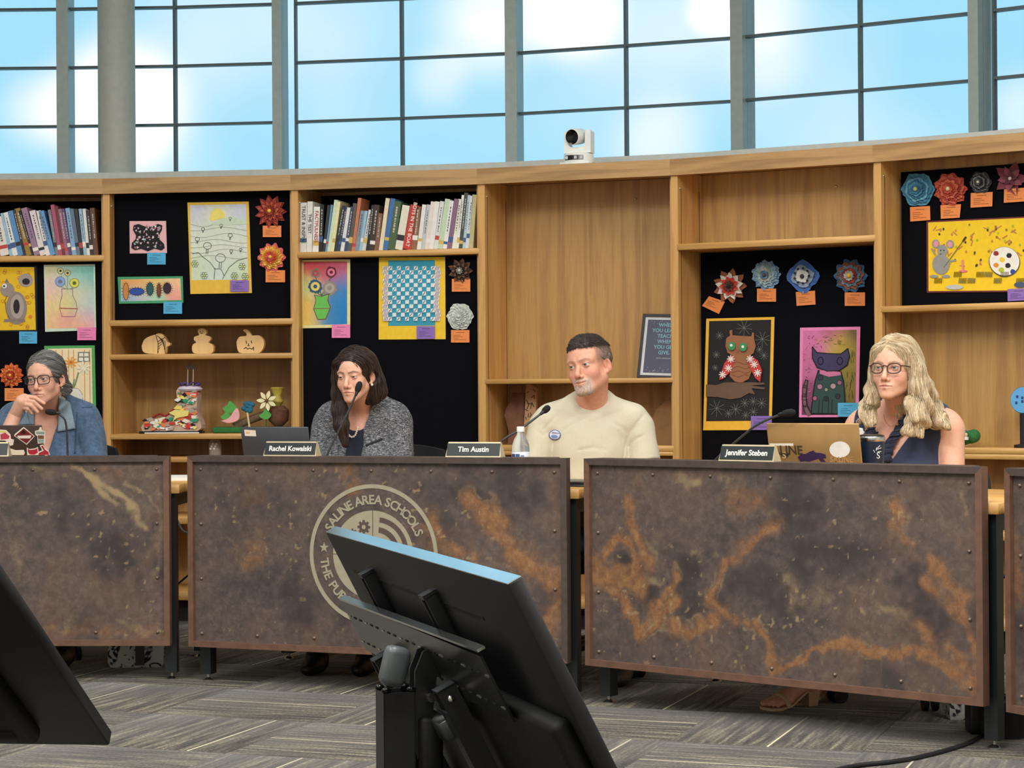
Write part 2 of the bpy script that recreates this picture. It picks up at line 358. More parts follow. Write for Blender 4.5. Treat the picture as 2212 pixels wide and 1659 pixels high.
# (mullion left px, mullion right px, narrow side pane ends at px or None, centre glazing bar px)
WIN = [(-345, -322, None, -110), (127, 152, None, 378), (593, 613, 641, 868), (1096, 1121, None, 1352), (1587, 1613, None, 1858), (2101, 2123, 2149, 2380), (2625, 2650, None, 2880)]
for k, (a, b_, c, mid) in enumerate(WIN[:-1]):
    w = struct(link('window_%d' % (k + 1), None))
    mb = B(); upright(mb, plan_hit(a), plan_hit(b_), SILLZ - .05, 4.05, -.05, .10, ALU); mb.build('mullion', w)
    x0 = b_
    rows = [SILLZ - .04] + [ZR + DZ * i for i in range(-1, 7) if SILLZ < ZR + DZ * i < 4.0] + [4.02]
    cols = []
    if c: cols.append((b_, c - 3)); bb = B(); upright(bb, plan_hit(c - 4), plan_hit(c), SILLZ - .05, 4.05, -.012, .03, BAR); bb.build('glazing_bar', w); x0 = c
    cols += [(x0, mid - 2.5), (mid + 2.5, WIN[k + 1][0])]
    bb = B(); upright(bb, plan_hit(mid - 2.5), plan_hit(mid + 2.5), SILLZ - .05, 4.05, -.012, .03, BAR); bb.build('glazing_bar', w)
    for (p0, p1) in cols:
        P, Q = plan_hit(p0), plan_hit(p1)
        for z in rows[1:-1]:
            if c and p1 == c - 3: continue
            bb = B(); upright(bb, P, Q, z - .006, z + .006, -.011, .03, BAR); bb.build('glazing_bar', w)
        for za, zb in zip(rows[:-1], rows[1:]):
            bb = B(); upright(bb, P, Q, za, zb, .004, .008, GLASS); bb.build('pane', w)
# round column standing between bookcase and window
cp = plan_hit(252, 200, .585)
cm = mat((164, 170, 163), .55, name='painted_column')
cb = B().lathe([(.094, 0), (.094, 4.2)], cm, 40, Matrix.Translation((cp[0], cp[1], 0))); struct(cb.build('column'))
# ---- bookcase top with its curved fascia
ZT, ZB = 2.13, 2.057
tp = thing('curved_cornice', 'long curved oak cornice running over all the bookcases', 'cornice', Matrix.Identity(4))
A_, C_ = offline(-.012), offline(.012)
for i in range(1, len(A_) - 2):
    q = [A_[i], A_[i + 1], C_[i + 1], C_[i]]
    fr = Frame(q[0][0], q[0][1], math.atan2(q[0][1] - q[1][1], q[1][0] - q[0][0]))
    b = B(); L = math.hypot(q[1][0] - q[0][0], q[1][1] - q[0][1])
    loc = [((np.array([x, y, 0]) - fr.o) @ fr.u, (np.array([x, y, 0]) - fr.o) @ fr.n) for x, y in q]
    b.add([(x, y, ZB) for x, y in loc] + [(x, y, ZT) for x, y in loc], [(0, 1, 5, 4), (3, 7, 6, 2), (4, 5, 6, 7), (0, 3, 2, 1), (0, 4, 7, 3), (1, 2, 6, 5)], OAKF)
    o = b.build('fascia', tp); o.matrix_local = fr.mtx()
strip(.012, .45, ZT - .03, ZT - .002, OAKX).build('top_board', tp)
# ---- bookcases, one unit per bay
DEP = [.40, .40, .36, .30, .25, .21]
#        shelves (top z, thickness), pinboards (w, z0, z1)
SHELF = [[(1.764, .028), (.72, .03), (.506, .036), (.145, .045)], [(1.449, .028), (1.285, .026), (.902, .026), (.506, .036), (.150, .045)], [(1.762, .028), (.72, .03), (.506, .036), (.145, .045)],
         [(1.151, .022), (.845, .026), (.506, .036), (.145, .045)], [(1.749, .028), (.76, .026), (.506, .036), (.145, .045)], [(1.444, .026), (.849, .024), (.824, .022), (.506, .036), (.145, .045)]]
BOARD = [[(.06, .73, 1.736), (.38, 1.764, 2.06)], [(.07, 1.449, 2.06)], [(.06, .73, 1.734), (.34, 1.762, 2.06)], [], [(.235, .76, 1.721)], [(.195, 1.444, 2.03)]]
BL = ['oak bookcase bay at the left edge, books on top and drawings below', 'oak bookcase bay with wooden acorn, snowman and pumpkin on a shelf', 'oak bookcase bay behind the woman in tweed, long row of books on top',
      'oak bookcase bay behind the man, tall empty upper compartment with framed poster', 'oak bookcase bay with empty top shelf above the owl and cat pictures', 'oak bookcase bay at the right edge with the yellow mouse painting']
SPIN = mat((60, 45, 30), .6, name='shelf_pin_holes')
for i, f_ in enumerate(BAY):
    D = DEP[i]; L = f_.L; r = thing('bookcase', BL[i], 'bookcase', f_.mtx(), 'curved row of oak bookcases')
    B().box(0, .033, 0, D + .02, 0, ZB + .02, OAKZ).build('side_panel', r)
    if i < 5:   # right inner cheek, wedge up to the next upright
        B().box(L - .014, L - .001, .03, D, .0, ZB + .01, OAKZ).build('side_panel', r)
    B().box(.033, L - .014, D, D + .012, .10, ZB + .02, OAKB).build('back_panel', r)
    B().box(.033, L - .014, .06, .08, 0, .10, mat((30, 26, 22), .7, name='toe_kick')).build('toe_kick', r)
    B().box(.033, L - .001, .013, D, ZB + .022, ZB + .035, OAKX).build('head_board', r)
    for (z, th) in SHELF[i]:
        bw = [w for (w, z0, z1) in BOARD[i] if z0 < z - .02 < z1 - .001]
        B().rbox(.028 if i else .033, L + .004, -.002, (bw[0] if bw else D), z - th, z, .002, OAKX, seg=1).build('shelf', r)
    for (w, z0, z1) in BOARD[i]:
        B().box(.033, L - .014, w, w + .012, z0 + .001, z1 - .001, FELT).build('pinboard', r)
    # drilled shelf-pin strips down the left cheek and one loose screw
    pz = B()
    for w in (.035, D - .025):
        if not any(bw < w for (bw, _, _) in BOARD[i]): pz.box(.033, .0336, w - .0025, w + .0025, .2, 2.0, SPIN)
    if pz.v: pz.build('pin_strip', r)
    B().ball((.0345, .022, 2.0), .005, CHROME, 8).build('screw', r)
    if i in (3, 4): B().ball((L * .72, D - .002, 1.99), .006, CHROME, 8).build('screw', r)
# ================================================================ DESKS with rusted steel fronts
PW, PZ0, PZ1 = 1.524, .14, .86
DESK = [Frame(-1.303 - PW * math.cos(.044), 7.777 + PW * math.sin(.044), .044), Frame(-1.227, 7.753, .375), Frame(.253, 7.146, .706), Frame(1.458, 6.055, 1.04)]
for f_ in DESK: f_.L = PW
def rust_mat():
    m, t, p = _pr('rusted_steel'); p.inputs['Roughness'].default_value = .62; p.inputs['Metallic'].default_value = .15
    tcn = N(t, 'ShaderNodeTexCoord'); at = N(t, 'ShaderNodeAttribute', attribute_name='stain'); sp = N(t, 'ShaderNodeSeparateColor'); t.links.new(at.outputs['Color'], sp.inputs[0])
    def noise(s, d=5, dist=0.0, rough=.6):
        n = N(t, 'ShaderNodeTexNoise'); n.inputs['Scale'].default_value = s; n.inputs['Detail'].default_value = d; n.inputs['Distortion'].default_value = dist; n.inputs['Roughness'].default_value = rough
        t.links.new(tcn.outputs['Object'], n.inputs['Vector']); return n.outputs['Fac']
    nA, nB, nC, nD = noise(3.2, 5, 1.2), noise(34, 6, .4, .7), noise(9, 6, 1.5, .7), noise(150, 3)
    def ramp(src, stops):
        r = N(t, 'ShaderNodeValToRGB'); e = r.color_ramp.elements
        e[0].position, e[0].color = stops[0][0], rgba(stops[0][1]); e[1].position, e[1].color = stops[-1][0], rgba(stops[-1][1])
        for q, c in stops[1:-1]: x = e.new(q); x.color = rgba(c)
        t.links.new(src, r.inputs['Fac']); return r.outputs[0]
    base = ramp(nA, [(.30, (66, 59, 58)), (.45, (86, 75, 71)), (.58, (100, 84, 76)), (.72, (112, 85, 68))])
    fine = ramp(nB, [(.32, (58, 52, 51)), (.5, (92, 80, 74)), (.7, (126, 110, 98))])
    def mix(fac, a, b, k=None):
        x = N(t, 'ShaderNodeMix', data_type='RGBA', clamp_factor=True)
        if k is not None: x.inputs['Factor'].default_value = k
        else: t.links.new(fac, x.inputs['Factor'])
        t.links.new(a, x.inputs['A'])
        if isinstance(b, tuple): x.inputs['B'].default_value = b
        else: t.links.new(b, x.inputs['B'])
        return x.outputs['Result']
    def soft(ch, n, lo, hi, amt):
        a = N(t, 'ShaderNodeMath', operation='MULTIPLY_ADD'); a.inputs[1].default_value = amt; t.links.new(n, a.inputs[0]); t.links.new(ch, a.inputs[2])
        r = N(t, 'ShaderNodeMapRange', interpolation_type='SMOOTHSTEP'); r.inputs['From Min'].default_value = lo + amt * .5; r.inputs['From Max'].default_value = hi + amt * .5
        t.links.new(a.outputs[0], r.inputs['Value']); return r.outputs[0]
    c = mix(None, base, fine, .48)
    c = mix(soft(sp.outputs[2], nC, .1, 1.1, .5), c, rgba((58, 50, 50)))
    org = ramp(nB, [(.3, (108, 76, 54)), (.5, (136, 97, 65)), (.75, (164, 124, 84))])
    c = mix(soft(sp.outputs[0], nC, .10, 1.15, .55), c, org)
    c = mix(soft(sp.outputs[1], nB, .15, 1.1, .5), c, rgba((158, 138, 102)))
    t.links.new(c, p.inputs['Base Color'])
    b = N(t, 'ShaderNodeBump'); b.inputs['Strength'].default_value = .35; b.inputs['Distance'].default_value = .002; t.links.new(nB, b.inputs['Height']); t.links.new(b.outputs[0], p.inputs['Normal'])
    return m
RUST = rust_mat()
RAILT = mat((74, 62, 56), .6, .1, var=.2, scale=40, name='dark_frame_wood'); RAILS = mat((108, 78, 62), .6, .1, var=.2, scale=30, name='rusty_frame')
def crop(x0, y0, s): return lambda pts: [(x0 + x / s, y0 + y / s) for x, y in pts]
c1, c2, c3 = crop(0, 960, 2.373), crop(400, 960, 2.572), crop(1230, 960, 2.2525)
# stains on each steel sheet: (channel 0 orange / 1 pale / 2 dark, width px, strength, points)
ST = [[(1, 6, 1.3, c1([(380, 100), (480, 180), (570, 240), (640, 300), (690, 400), (722, 432)])), (1, 5, 1.2, c1([(400, 120), (480, 200), (540, 270), (575, 320)])), (1, 9, .7, c1([(640, 210), (750, 300), (820, 400)])), (1, 12, .62, c1([(760, 180), (820, 330), (800, 560), (790, 690)])),
       (1, 16, .6, c1([(350, 860), (350, 930)])), (1, 10, .6, c1([(600, 900), (690, 930), (770, 960)])), (1, 12, .6, c1([(180, 110), (230, 130)])), (1, 20, .5, c1([(80, 440), (90, 600), (130, 670)])), (2, 60, .8, c1([(560, 520), (640, 620)])), (0, 25, .5, c1([(250, 960), (820, 960)]))],
      [(0, 26, 1.0, c2([(1600, 310), (1700, 380), (1750, 480), (1800, 600), (1900, 680), (2040, 760)])), (0, 18, .8, c2([(840, 120), (930, 220)])), (0, 20, .8, c2([(1350, 440), (1420, 600), (1600, 640)])), (0, 22, .6, c2([(330, 640), (420, 540)])), (0, 20, .7, c2([(1960, 1100), (2060, 900)])), (2, 60, .8, c2([(1500, 250), (1900, 260)])), (2, 50, .7, c2([(560, 860), (700, 980)])), (2, 70, .5, c2([(200, 300), (500, 350)]))],
      [(0, 9, 1.2, c3([(980, 1085), (1100, 1050), (1230, 1010), (1330, 980), (1420, 985), (1520, 1005), (1640, 1020), (1740, 1055), (1800, 1095), (1870, 1140), (1950, 1185)])), (0, 12, 1.1, c3([(1740, 570), (1790, 640), (1850, 690), (1900, 760), (1910, 830), (1930, 920), (1950, 990), (1975, 1050), (1970, 1190)])), (0, 10, .9, c3([(1700, 690), (1790, 730), (1860, 800), (1915, 830)])),
       (0, 18, .9, c3([(1595, 320), (1600, 450), (1640, 500)])), (0, 10, 1.2, c3([(215, 720), (270, 800), (320, 880), (335, 935), (380, 880), (440, 760), (520, 640)])), (0, 17, 1.1, c3([(130, 610), (220, 650), (300, 690)])), (0, 10, 1.0, c3([(150, 560), (200, 470), (280, 480), (320, 560), (290, 640)])), (0, 14, .9, c3([(285, 310), (290, 400), (380, 560)])),
       (0, 12, 1.1, c3([(745, 580), (740, 680), (690, 750), (720, 830), (690, 890), (600, 930), (520, 890)])), (0, 14, .8, c3([(790, 560), (850, 500), (920, 420), (1000, 380)])), (0, 11, 1.1, c3([(720, 830), (860, 880), (930, 900), (970, 1000), (980, 1080)])), (0, 9, 1.0, c3([(430, 780), (520, 770), (440, 860), (380, 930), (330, 940)])), (0, 25, .55, c3([(830, 280), (930, 250)])),
       (0, 14, .8, c3([(1850, 1020), (1900, 1100), (1960, 1160)])), (0, 12, .8, c3([(1660, 870), (1720, 930), (1750, 1000)])), (1, 11, .95, c3([(520, 170), (545, 205), (620, 190)])), (1, 10, .8, c3([(740, 150), (790, 170)])), (1, 14, .7, c3([(1480, 810), (1600, 830)])), (1, 14, .65, c3([(1060, 640), (1090, 760), (1240, 750)])), (1, 5, .9, c3([(1890, 240), (1905, 320)])),
       (1, 8, .8, c3([(380, 655), (430, 670)])), (1, 10, .8, c3([(620, 530), (700, 540)])), (2, 45, .9, c3([(1060, 260), (1130, 330)])), (2, 40, .9, c3([(600, 600), (560, 700)])), (2, 60, .8, c3([(1650, 720), (1780, 880)])), (2, 60, .7, c3([(1150, 560), (1400, 520)])), (2, 20, .9, c3([(250, 560), (380, 720)]))],
      [(0, 20, .7, [(2180, 1100), (2200, 1300)]), (2, 40, .7, [(2190, 1200), (2212, 1400)])]]
DLAB = ['desk at the left edge with brown rusted steel front and a pale streak', 'desk with rusted steel front bearing the round seal', 'desk with rusted steel front marked by orange streaks, blonde woman behind it', 'desk at the right edge, only a strip of rusted front showing']
rv = None
DROOT = []
for k, f_ in enumerate(DESK):
    r = thing('desk', DLAB[k], 'desk', f_.mtx(), 'desks of the curved dais'); DROOT.append(r)
    # steel sheet with stain layer
    nx, nz_ = 230, 108; us = np.linspace(.02, PW - .02, nx); zs = np.linspace(PZ0 + .02, PZ1 - .02, nz_)
    U, Z = np.meshgrid(us, zs); st = np.zeros((nz_, nx, 3)); sd_k = 40 * k
    n1, n2, n3, n4, n5 = [fbm(U, Z, f0, sd_k + i0) for i0, f0 in enumerate((7, 7, 11, 22, 4))]
    Uw = U + .075 * (n1 - .5) + .02 * (n4 - .5); Zw = Z + .075 * (n2 - .5) + .02 * (fbm(U, Z, 24, sd_k + 9) - .5)
    for ch, wpx, amp, pts in ST[k]:
        q = [f_.hit(*p_) for p_ in pts]; w = wpx / 600.0; best = np.full(U.shape, 9.0)
        for a, b_ in zip(q[:-1], q[1:]):
            d = np.array(b_) - np.array(a); L2 = d @ d + 1e-9
            t_ = np.clip(((Uw - a[0]) * d[0] + (Zw - a[1]) * d[1]) / L2, 0, 1); best = np.minimum(best, np.hypot(Uw - a[0] - t_ * d[0], Zw - a[1] - t_ * d[1]))
        ww = w * (.28 + 2.1 * n3 ** 1.5 * 1.15); m_ = amp * (np.exp(-(best / ww) ** 2) + .26 * np.exp(-(best / (2.8 * ww)) ** 2)) * np.clip(.25 + 1.35 * n4, 0, 1.15)
        st[..., ch] = np.maximum(st[..., ch], m_ * (.62 if ch == 1 else .9))
        if ch == 0: st[..., 1] = np.maximum(st[..., 1], .55 * amp * np.exp(-((best - 1.25 * ww) / (.3 * ww + .002)) ** 2) * np.clip(3 * n1 - 1.2, 0, 1))
    st[..., 0] = np.maximum(st[..., 0], np.clip((n5 - .60) * 2.2, 0, .5) * n4 * 1.5)                       # soft rust bloom
    st[..., 2] = np.maximum(st[..., 2], np.clip((fbm(U, Z, 5, sd_k + 12) - .54) * 3.0, 0, .8))             # darker scale
    sp_ = fbm(U, Z, 42, sd_k + 15, 3); st[..., 1] = np.maximum(st[..., 1], np.clip((sp_ - .68) * 7, 0, .8) * np.clip((fbm(U, Z, 3, sd_k + 16) - .42) * 4, 0, 1))   # pale specks
    idx = np.arange(nx * nz_).reshape(nz_, nx)
    fs = np.stack([idx[:-1, :-1], idx[:-1, 1:], idx[1:, 1:], idx[1:, :-1]], -1).reshape(-1, 4)
    me = bpy.data.meshes.new('steel_sheet'); me.from_pydata([(u, .008, z) for u, z in zip(U.ravel(), Z.ravel())], [], fs.tolist()); me.materials.append(RUST)
    ca = me.color_attributes.new('stain', 'FLOAT_COLOR', 'POINT'); ca.data.foreach_set('color', np.concatenate([st.reshape(-1, 3), np.ones((nx * nz_, 1))], 1).ravel().astype(np.float32))
    link('steel_sheet', me, r)
    B().box(.015, PW - .015, .0095, .03, PZ0 + .015, PZ1 - .015, BLACK).build('backing_board', r)
    fw = .022
    for nm, poly, mm in (('frame_rail', [(0, PZ1), (PW, PZ1), (PW - fw, PZ1 - fw), (fw, PZ1 - fw)], RAILT), ('frame_rail', [(0, PZ0), (fw, PZ0 + fw), (PW - fw, PZ0 + fw), (PW, PZ0)], RAILS),
                         ('frame_rail', [(0, PZ0), (0, PZ1), (fw, PZ1 - fw), (fw, PZ0 + fw)], RAILS), ('frame_rail', [(PW, PZ0), (PW - fw, PZ0 + fw), (PW - fw, PZ1 - fw), (PW, PZ1)], RAILT if k == 1 else RAILS)):
        B().prism(poly, -.008, .032, mm).build(nm, r)
    pos = [(.05 + (PW - .1) * i / 6, z) for i in range(7) for z in (PZ1 - .05, PZ0 + .05)] + [(u, PZ0 + .05 + (PZ1 - PZ0 - .1) * j / 3) for u in (.05, PW - .05) for j in (1, 2)]
    for (u, z) in pos:
        if rv is None:
            o = B().lathe([(.0065, .002), (.006, -.002), (.003, -.005), (.0005, -.0058)], mat((124, 108, 96), .45, .5, name='rivet_head'), 10, Matrix.Rotation(-PI / 2, 4, 'X')).build('rivet', r); rv = o.data
        else: o = link('rivet', rv, r)
        o.location = (u, .0065, z)
        o.rotation_euler = (0, 0, 0)
    B().rbox(.0, PW - .065, .034, .105, PZ1 - .014, PZ1, .002, RAILT, seg=1).build('ledge', r)
    for u in (.25, PW - .25): B().box(u - .012, u + .012, .034, .05, .75, PZ1 - .014, STEEL).build('bracket', r)
    B().rbox(-.03, PW + .03, .04, .80, .714, .75, .003, OAKX, seg=1).build('worktop', r)
    for (u, w) in ((.032, .085), (PW - .012, .085), (.032, .74), (PW - .032, .74)):
        lg = B().box(u - .0225, u + .0225, w - .0225, w + .0225, .028, .714, STEEL).build('leg', r)
        ft = B().lathe([(.0, 0), (.022, 0), (.022, .005), (.012, .012), (.006, .014), (.006, .03)], CHROME, 14, Matrix.Translation((u, w, 0))).build('foot', lg)
    B().box(.055, PW - .055, .72, .76, .66, .714, STEEL).build('cross_rail', r)
    for u in (.032, PW - .032): B().box(u - .018, u + .018, .108, .7175, .66, .714, STEEL).build('side_rail', r)
# ---- round seal on the second desk
f2 = DESK[1]; cu_, cz_ = f2.hit(804, 1199); SEAL = mat((158, 152, 130), .7, name='seal_paint'); SEALD = mat((84, 70, 62), .7, var=.15, name='seal_dark')
sr = link('seal', None, DROOT[1], (cu_, .0072, cz_)); sr['label'] = 'round pale school seal painted on the steel'
def ring(r0, r1, y0, y1, m, a0=0, a1=2 * PI, n=72):
    b = B(); vs = []; fs = []
    for i in range(n + 1):
        a = a0 + (a1 - a0) * i / n
        for r_ in (r0, r1):
            for y in (y0, y1): vs.append((r_ * math.cos(a), y, r_ * math.sin(a)))
    for i in range(n):
        o = i * 4; q = o + 4
        fs += [(o, o + 2, q + 2, q), (o + 1, q + 1, q + 3, o + 3), (o + 2, o + 3, q + 3, q + 2), (o, q, q + 1, o + 1)]
    return b.add(vs, fs, m)
ring(.243, .258, -.001, .0, SEAL).build('ring', sr); ring(.0, .162, -.001, 0, SEAL).build('disc', sr)
B().box(-.0012, .0012, -.0016, -.0009, -.162, .162, SEALD).build('divider', sr); B().box(-.162, .162, -.0016, -.0009, -.0012, .0012, SEALD).build('divider', sr)
for r0, r1 in ((.03, .05), (.07, .09), (.108, .126)): 
    o = ring(r0, r1, -.0017, -.0009, SEALD, .06, PI / 2 - .1, 24).build('arc', sr); o.location = (.016, 0, .012)
def gear(cx, cz, R):
    n = 8; pts = []
    for i in range(n):
        for da, rr in ((-.28, .72), (-.16, 1), (.16, 1), (.28, .72)): a = 2 * PI * i / n + da; pts.append((cx + R * rr * math.cos(a), cz + R * rr * math.sin(a)))
    B().prism(pts, -.0017, -.0009, SEALD).build('gear', sr); B().prism(ellipse(cx, cz, R * .3), -.0022, -.0016, SEAL).build('gear_hub', sr)
gear(-.036, .101, .026); gear(-.082, .075, .02); gear(-.05, .04, .024)
def arc_text(txt, a0, a1, R, size, out=True):
    ws = {' ': .42, 'I': .42, 'A': 1.0, 'O': 1.05, 'C': .98, 'S': .9, 'L': .82, 'E': .85, 'N': 1.0, 'R': .95, 'H': 1.0, 'P': .9, 'U': 1.0, 'T': .85}
    tot = sum(ws[c] for c in txt); s = 0
    for c in txt:
        mid = s + ws[c] / 2; s += ws[c]
        if c == ' ': continue
        a = math.radians(a0 + (a1 - a0) * mid / tot)
        rot = a - PI / 2 if out else a + PI / 2
        lettering(c, size, SEAL, sr, Matrix.Translation((R * math.cos(a), -.0008, R * math.sin(a))) @ Matrix.Rotation(-rot, 4, 'Y') @ UPR, bold=.0012)
arc_text('SALINE AREA SCHOOLS', 155, 21, .2, .047); arc_text('THE PURSU', 185, 251, .2, .047, False)
sa = math.radians(173.5); B().prism([(.2 * math.cos(sa) + (.02 if i % 2 == 0 else .008) * math.sin(i * PI / 5), .2 * math.sin(sa) + (.02 if i % 2 == 0 else .008) * math.cos(i * PI / 5)) for i in range(10)], -.001, 0, SEAL).build('star', sr)
# ================================================================ things on the desks
NPB = mat((34, 42, 44), .4, name='nameplate_face'); NPF = mat((206, 194, 160), .4, .3, name='brass_edge')
def nameplate(k, xl, xr, y, txt, label):
    f_ = DESK[k]; u0, _ = f_.hit(xl, y, .06); u1, _ = f_.hit(xr, y, .06); L = u1 - u0; H_ = .054
    r = thing('nameplate', label, 'nameplate', f_.mtx(u0, .055, PZ1), 'nameplates on the desk fronts')
    sl = .016; T = Matrix.Shear('XY', 4, (0, 0)) if False else None
    b = B(); b.add([(0, -.012, 0), (L, -.012, 0), (L, .035, 0), (0, .035, 0), (.006, .004, H_), (L - .006, .004, H_), (L - .006, .014, H_), (.006, .014, H_)], [(0, 1, 5, 4), (1, 2, 6, 5), (2, 3, 7, 6), (3, 0, 4, 7), (4, 5, 6, 7), (3, 2, 1, 0)], NPF); b.build('holder', r)
    tilt = math.atan2(.016, H_); base = Matrix.Translation((0, -.012, 0)) @ Matrix.Rotation(-tilt, 4, 'X')
    o = B().box(.004, L - .005, -.0012, .0002, .0045, H_ - .003, NPB).build('plate', r); o.matrix_local = base
    if txt:
        lt = lettering(txt, .027, mat((240, 240, 232), .5, name='engraved_white'), r, base @ Matrix.Translation((L / 2, -.0014, H_ / 2 + .0008)) @ UPR, bold=.0006)
        w = lt.dimensions.x
        if w > L * .8: lt.scale = (L * .8 / w, 1, 1)
nameplate(0, -92, 21, 985, '', 'blank dark nameplate cut by the left picture edge'); nameplate(1, 573, 687, 986, 'Rachel Kowalski', 'dark nameplate in front of the woman in tweed jacket'); nameplate(1, 966, 1085, 990, 'Tim Austin', 'dark nameplate beside the water bottle'); nameplate(2, 1558, 1677, 999, 'Jennifer Steben', 'dark nameplate in front of the gold laptop')
MICG = mat((70, 74, 78), .4, .5, name='gooseneck_grey'); FOAM = mat((18, 18, 20), .9, var=.2, scale=400, bump=.4, name='mic_foam')
def smooth_path(P, n=6):
    P = [np.array(p, float) for p in P]; out = []
    for i in range(len(P) - 1):
        p0 = P[max(0, i - 1)]; p1 = P[i]; p2 = P[i + 1]; p3 = P[min(len(P) - 1, i + 2)]
        for t in np.linspace(0, 1, n, endpoint=False): out.append(.5 * (2 * p1 + (p2 - p0) * t + (2 * p0 - 5 * p1 + 4 * p2 - p3) * t * t + (3 * p1 - p0 - 3 * p2 + p3) * t ** 3))
    return out + [P[-1]]
def mic(k, pts, w0, w1, label, head=.045):
    """gooseneck microphone: px points of the neck from desk to head, standing w0..w1 behind the desk front"""
    f_ = DESK[k]; n = len(pts); Q = []
    for i, (x, y) in enumerate(pts):
        w = w0 + (w1 - w0) * i / (n - 1); u, z = f_.hit(x, y, w); Q.append((u, w, z))
    d = (Q[1][0] - Q[0][0]) / max(.02, Q[1][2] - Q[0][2]); ub = Q[0][0] - d * (Q[0][2] - .78) * .6
    bw = w0 - .005; r = thing('microphone', label, 'microphone', f_.mtx(ub, bw, .75), 'gooseneck microphones on the desks')
    loc = lambda p: (p[0] - ub, p[1] - bw, p[2] - .75)
    B().rbox(-.045, .045, -.05, .05, 0, .022, .006, BLACK).build('base', r)
    B().tube(smooth_path([(0, 0, .02), (0, 0, .05)] + [loc(q) for q in Q[:-1]], 6), .0042, MICG, 8).build('neck', r)
    a, b_ = np.array(loc(Q[-2])), np.array(loc(Q[-1])); e = (b_ - a) / np.linalg.norm(b_ - a)
    B().tube([a - e * .015, a, a + e * .004], [.005, .0075, .0075], BLACK, 10).build('collar', r)
    h = head; B().tube([a, a + e * h * .12, a + e * h * .35, a + e * h * .7, a + e * h * .92, a + e * h], [.007, .0105, .0125, .0125, .008, .001], FOAM, 14).build('foam_head', r)
mic(0, [(146, 978), (144, 930), (139, 905), (122, 892), (101, 889)], .30, .26, 'microphone before the woman in denim')
mic(1, [(706, 984), (728, 938), (752, 890), (771, 847), (777, 829)], .28, .33, 'microphone crossing the face of the woman in tweed')
mic(1, [(1083, 954), (1120, 930), (1150, 908), (1173, 890), (1188, 877)], .28, .38, 'microphone before the man in the cream shirt', .036)
mic(2, [(1548, 991), (1600, 945), (1640, 915), (1690, 894), (1729, 888)], .16, .18, 'long bent microphone leaning towards the blonde woman', .05)
def laptop(k, px, py, w, W_, H_, yaw, m, label, top_px_w=0, fold=12):
    """open laptop facing away from the camera; (px, py) = top left corner of its lid"""
    f_ = DESK[k]; le = math.radians(fold); u, z = f_.hit(px, py, w)
    h = H_ * math.cos(le); x0 = u; base_w = w + H_ * math.sin(le)
    r = thing('laptop', label, 'laptop', f_.mtx(x0, base_w, .75, yaw), 'laptops')
    hz = z - .75 - h
    B().rbox(0, W_, 0, .21, .001, .016, .004, m).build('base', r)
    lid = Matrix.Translation((0, -.002, .014)) @ Matrix.Rotation(le, 4, 'X')
    o = B().rbox(0, W_, -.006, 0, 0, H_, .0028, m).build('lid', r); o.matrix_local = lid
    o2 = B().box(.006, W_ - .006, .0002, .001, .008, H_ - .006, mat((12, 13, 16), .2, name='screen_glass')).build('screen', r); o2.matrix_local = lid
    return r, lid, f_, o
def sticker_px(f_, r, lid, ps):
    """px outline on the lid surface -> lid (x, z) coordinates"""
    M_ = r.matrix_world @ lid; Mi = np.array(M_.inverted()); Rm = np.array(M_.to_3x3()); P0 = np.array(M_ @ Vector((0, -.006, 0))); n = Rm[:, 1]; out = []
    for x, y in ps:
        d = ray(x, y); t = ((P0 - EYEP) @ n) / (d @ n); P = EYEP + d * t; q = Mi @ np.array([*P, 1]); out.append((q[0], q[2]))
    return out
def sticker(f_, r, lid, shapes, name='sticker', par=None):
    bpy.context.view_layer.update(); b = B(); y = -.0062
    for col, ps in shapes:
        q = sticker_px(f_, r, lid, ps); b.prism(q, y - .0003, y, mat(col, .4, name='sticker_print')); y -= .0003
    o = b.build(name, par); 
    o.matrix_local = Matrix.Identity(4); return o
r1, l1, ff, lo = laptop(0, -62, 921, .42, .31, .215, -.14, mat((78, 66, 60), .4, .4, name='brown_lid'), 'brown laptop with colourful stickers before the woman in denim')
k1 = crop(0, 720, 5.267); W_ = (236, 228, 220)
sticker(ff, r1, l1, [(W_, k1([(275, 1068), (395, 1170), (305, 1268), (160, 1165), (170, 1145), (262, 1070)])), ((122, 44, 44), k1([(272, 1080), (385, 1170), (302, 1256), (172, 1165)])), (W_, k1([(195, 1165), (360, 1160), (345, 1195), (215, 1195)])), ((40, 30, 30), k1([(240, 1140), (262, 1088), (300, 1140)]))], par=lo)
sticker(ff, r1, l1, [(W_, k1([(398, 1110), (440, 1100), (455, 1065), (472, 1068), (478, 1100), (516, 1118), (515, 1250), (430, 1255), (425, 1170), (400, 1150)])), ((150, 170, 165), k1([(408, 1115), (508, 1120), (505, 1150), (412, 1146)])), ((120, 90, 66), k1([(432, 1160), (500, 1162), (500, 1200), (434, 1200)])), ((150, 172, 170), k1([(434, 1205), (500, 1205), (500, 1245), (438, 1245)]))], par=lo)
sticker(ff, r1, l1, [(W_, k1([(305, 1300), (335, 1318), (400, 1308), (432, 1292), (440, 1345), (480, 1330), (452, 1275), (490, 1265), (505, 1300), (555, 1340), (570, 1382), (310, 1386)])), ((178, 44, 66), k1([(315, 1312), (340, 1328), (400, 1320), (425, 1306), (430, 1360), (390, 1380), (340, 1378), (318, 1350)])), ((178, 44, 66), k1([(440, 1362), (500, 1335), (468, 1285), (488, 1276), (510, 1320), (552, 1350), (558, 1380), (440, 1382)]))], par=lo)
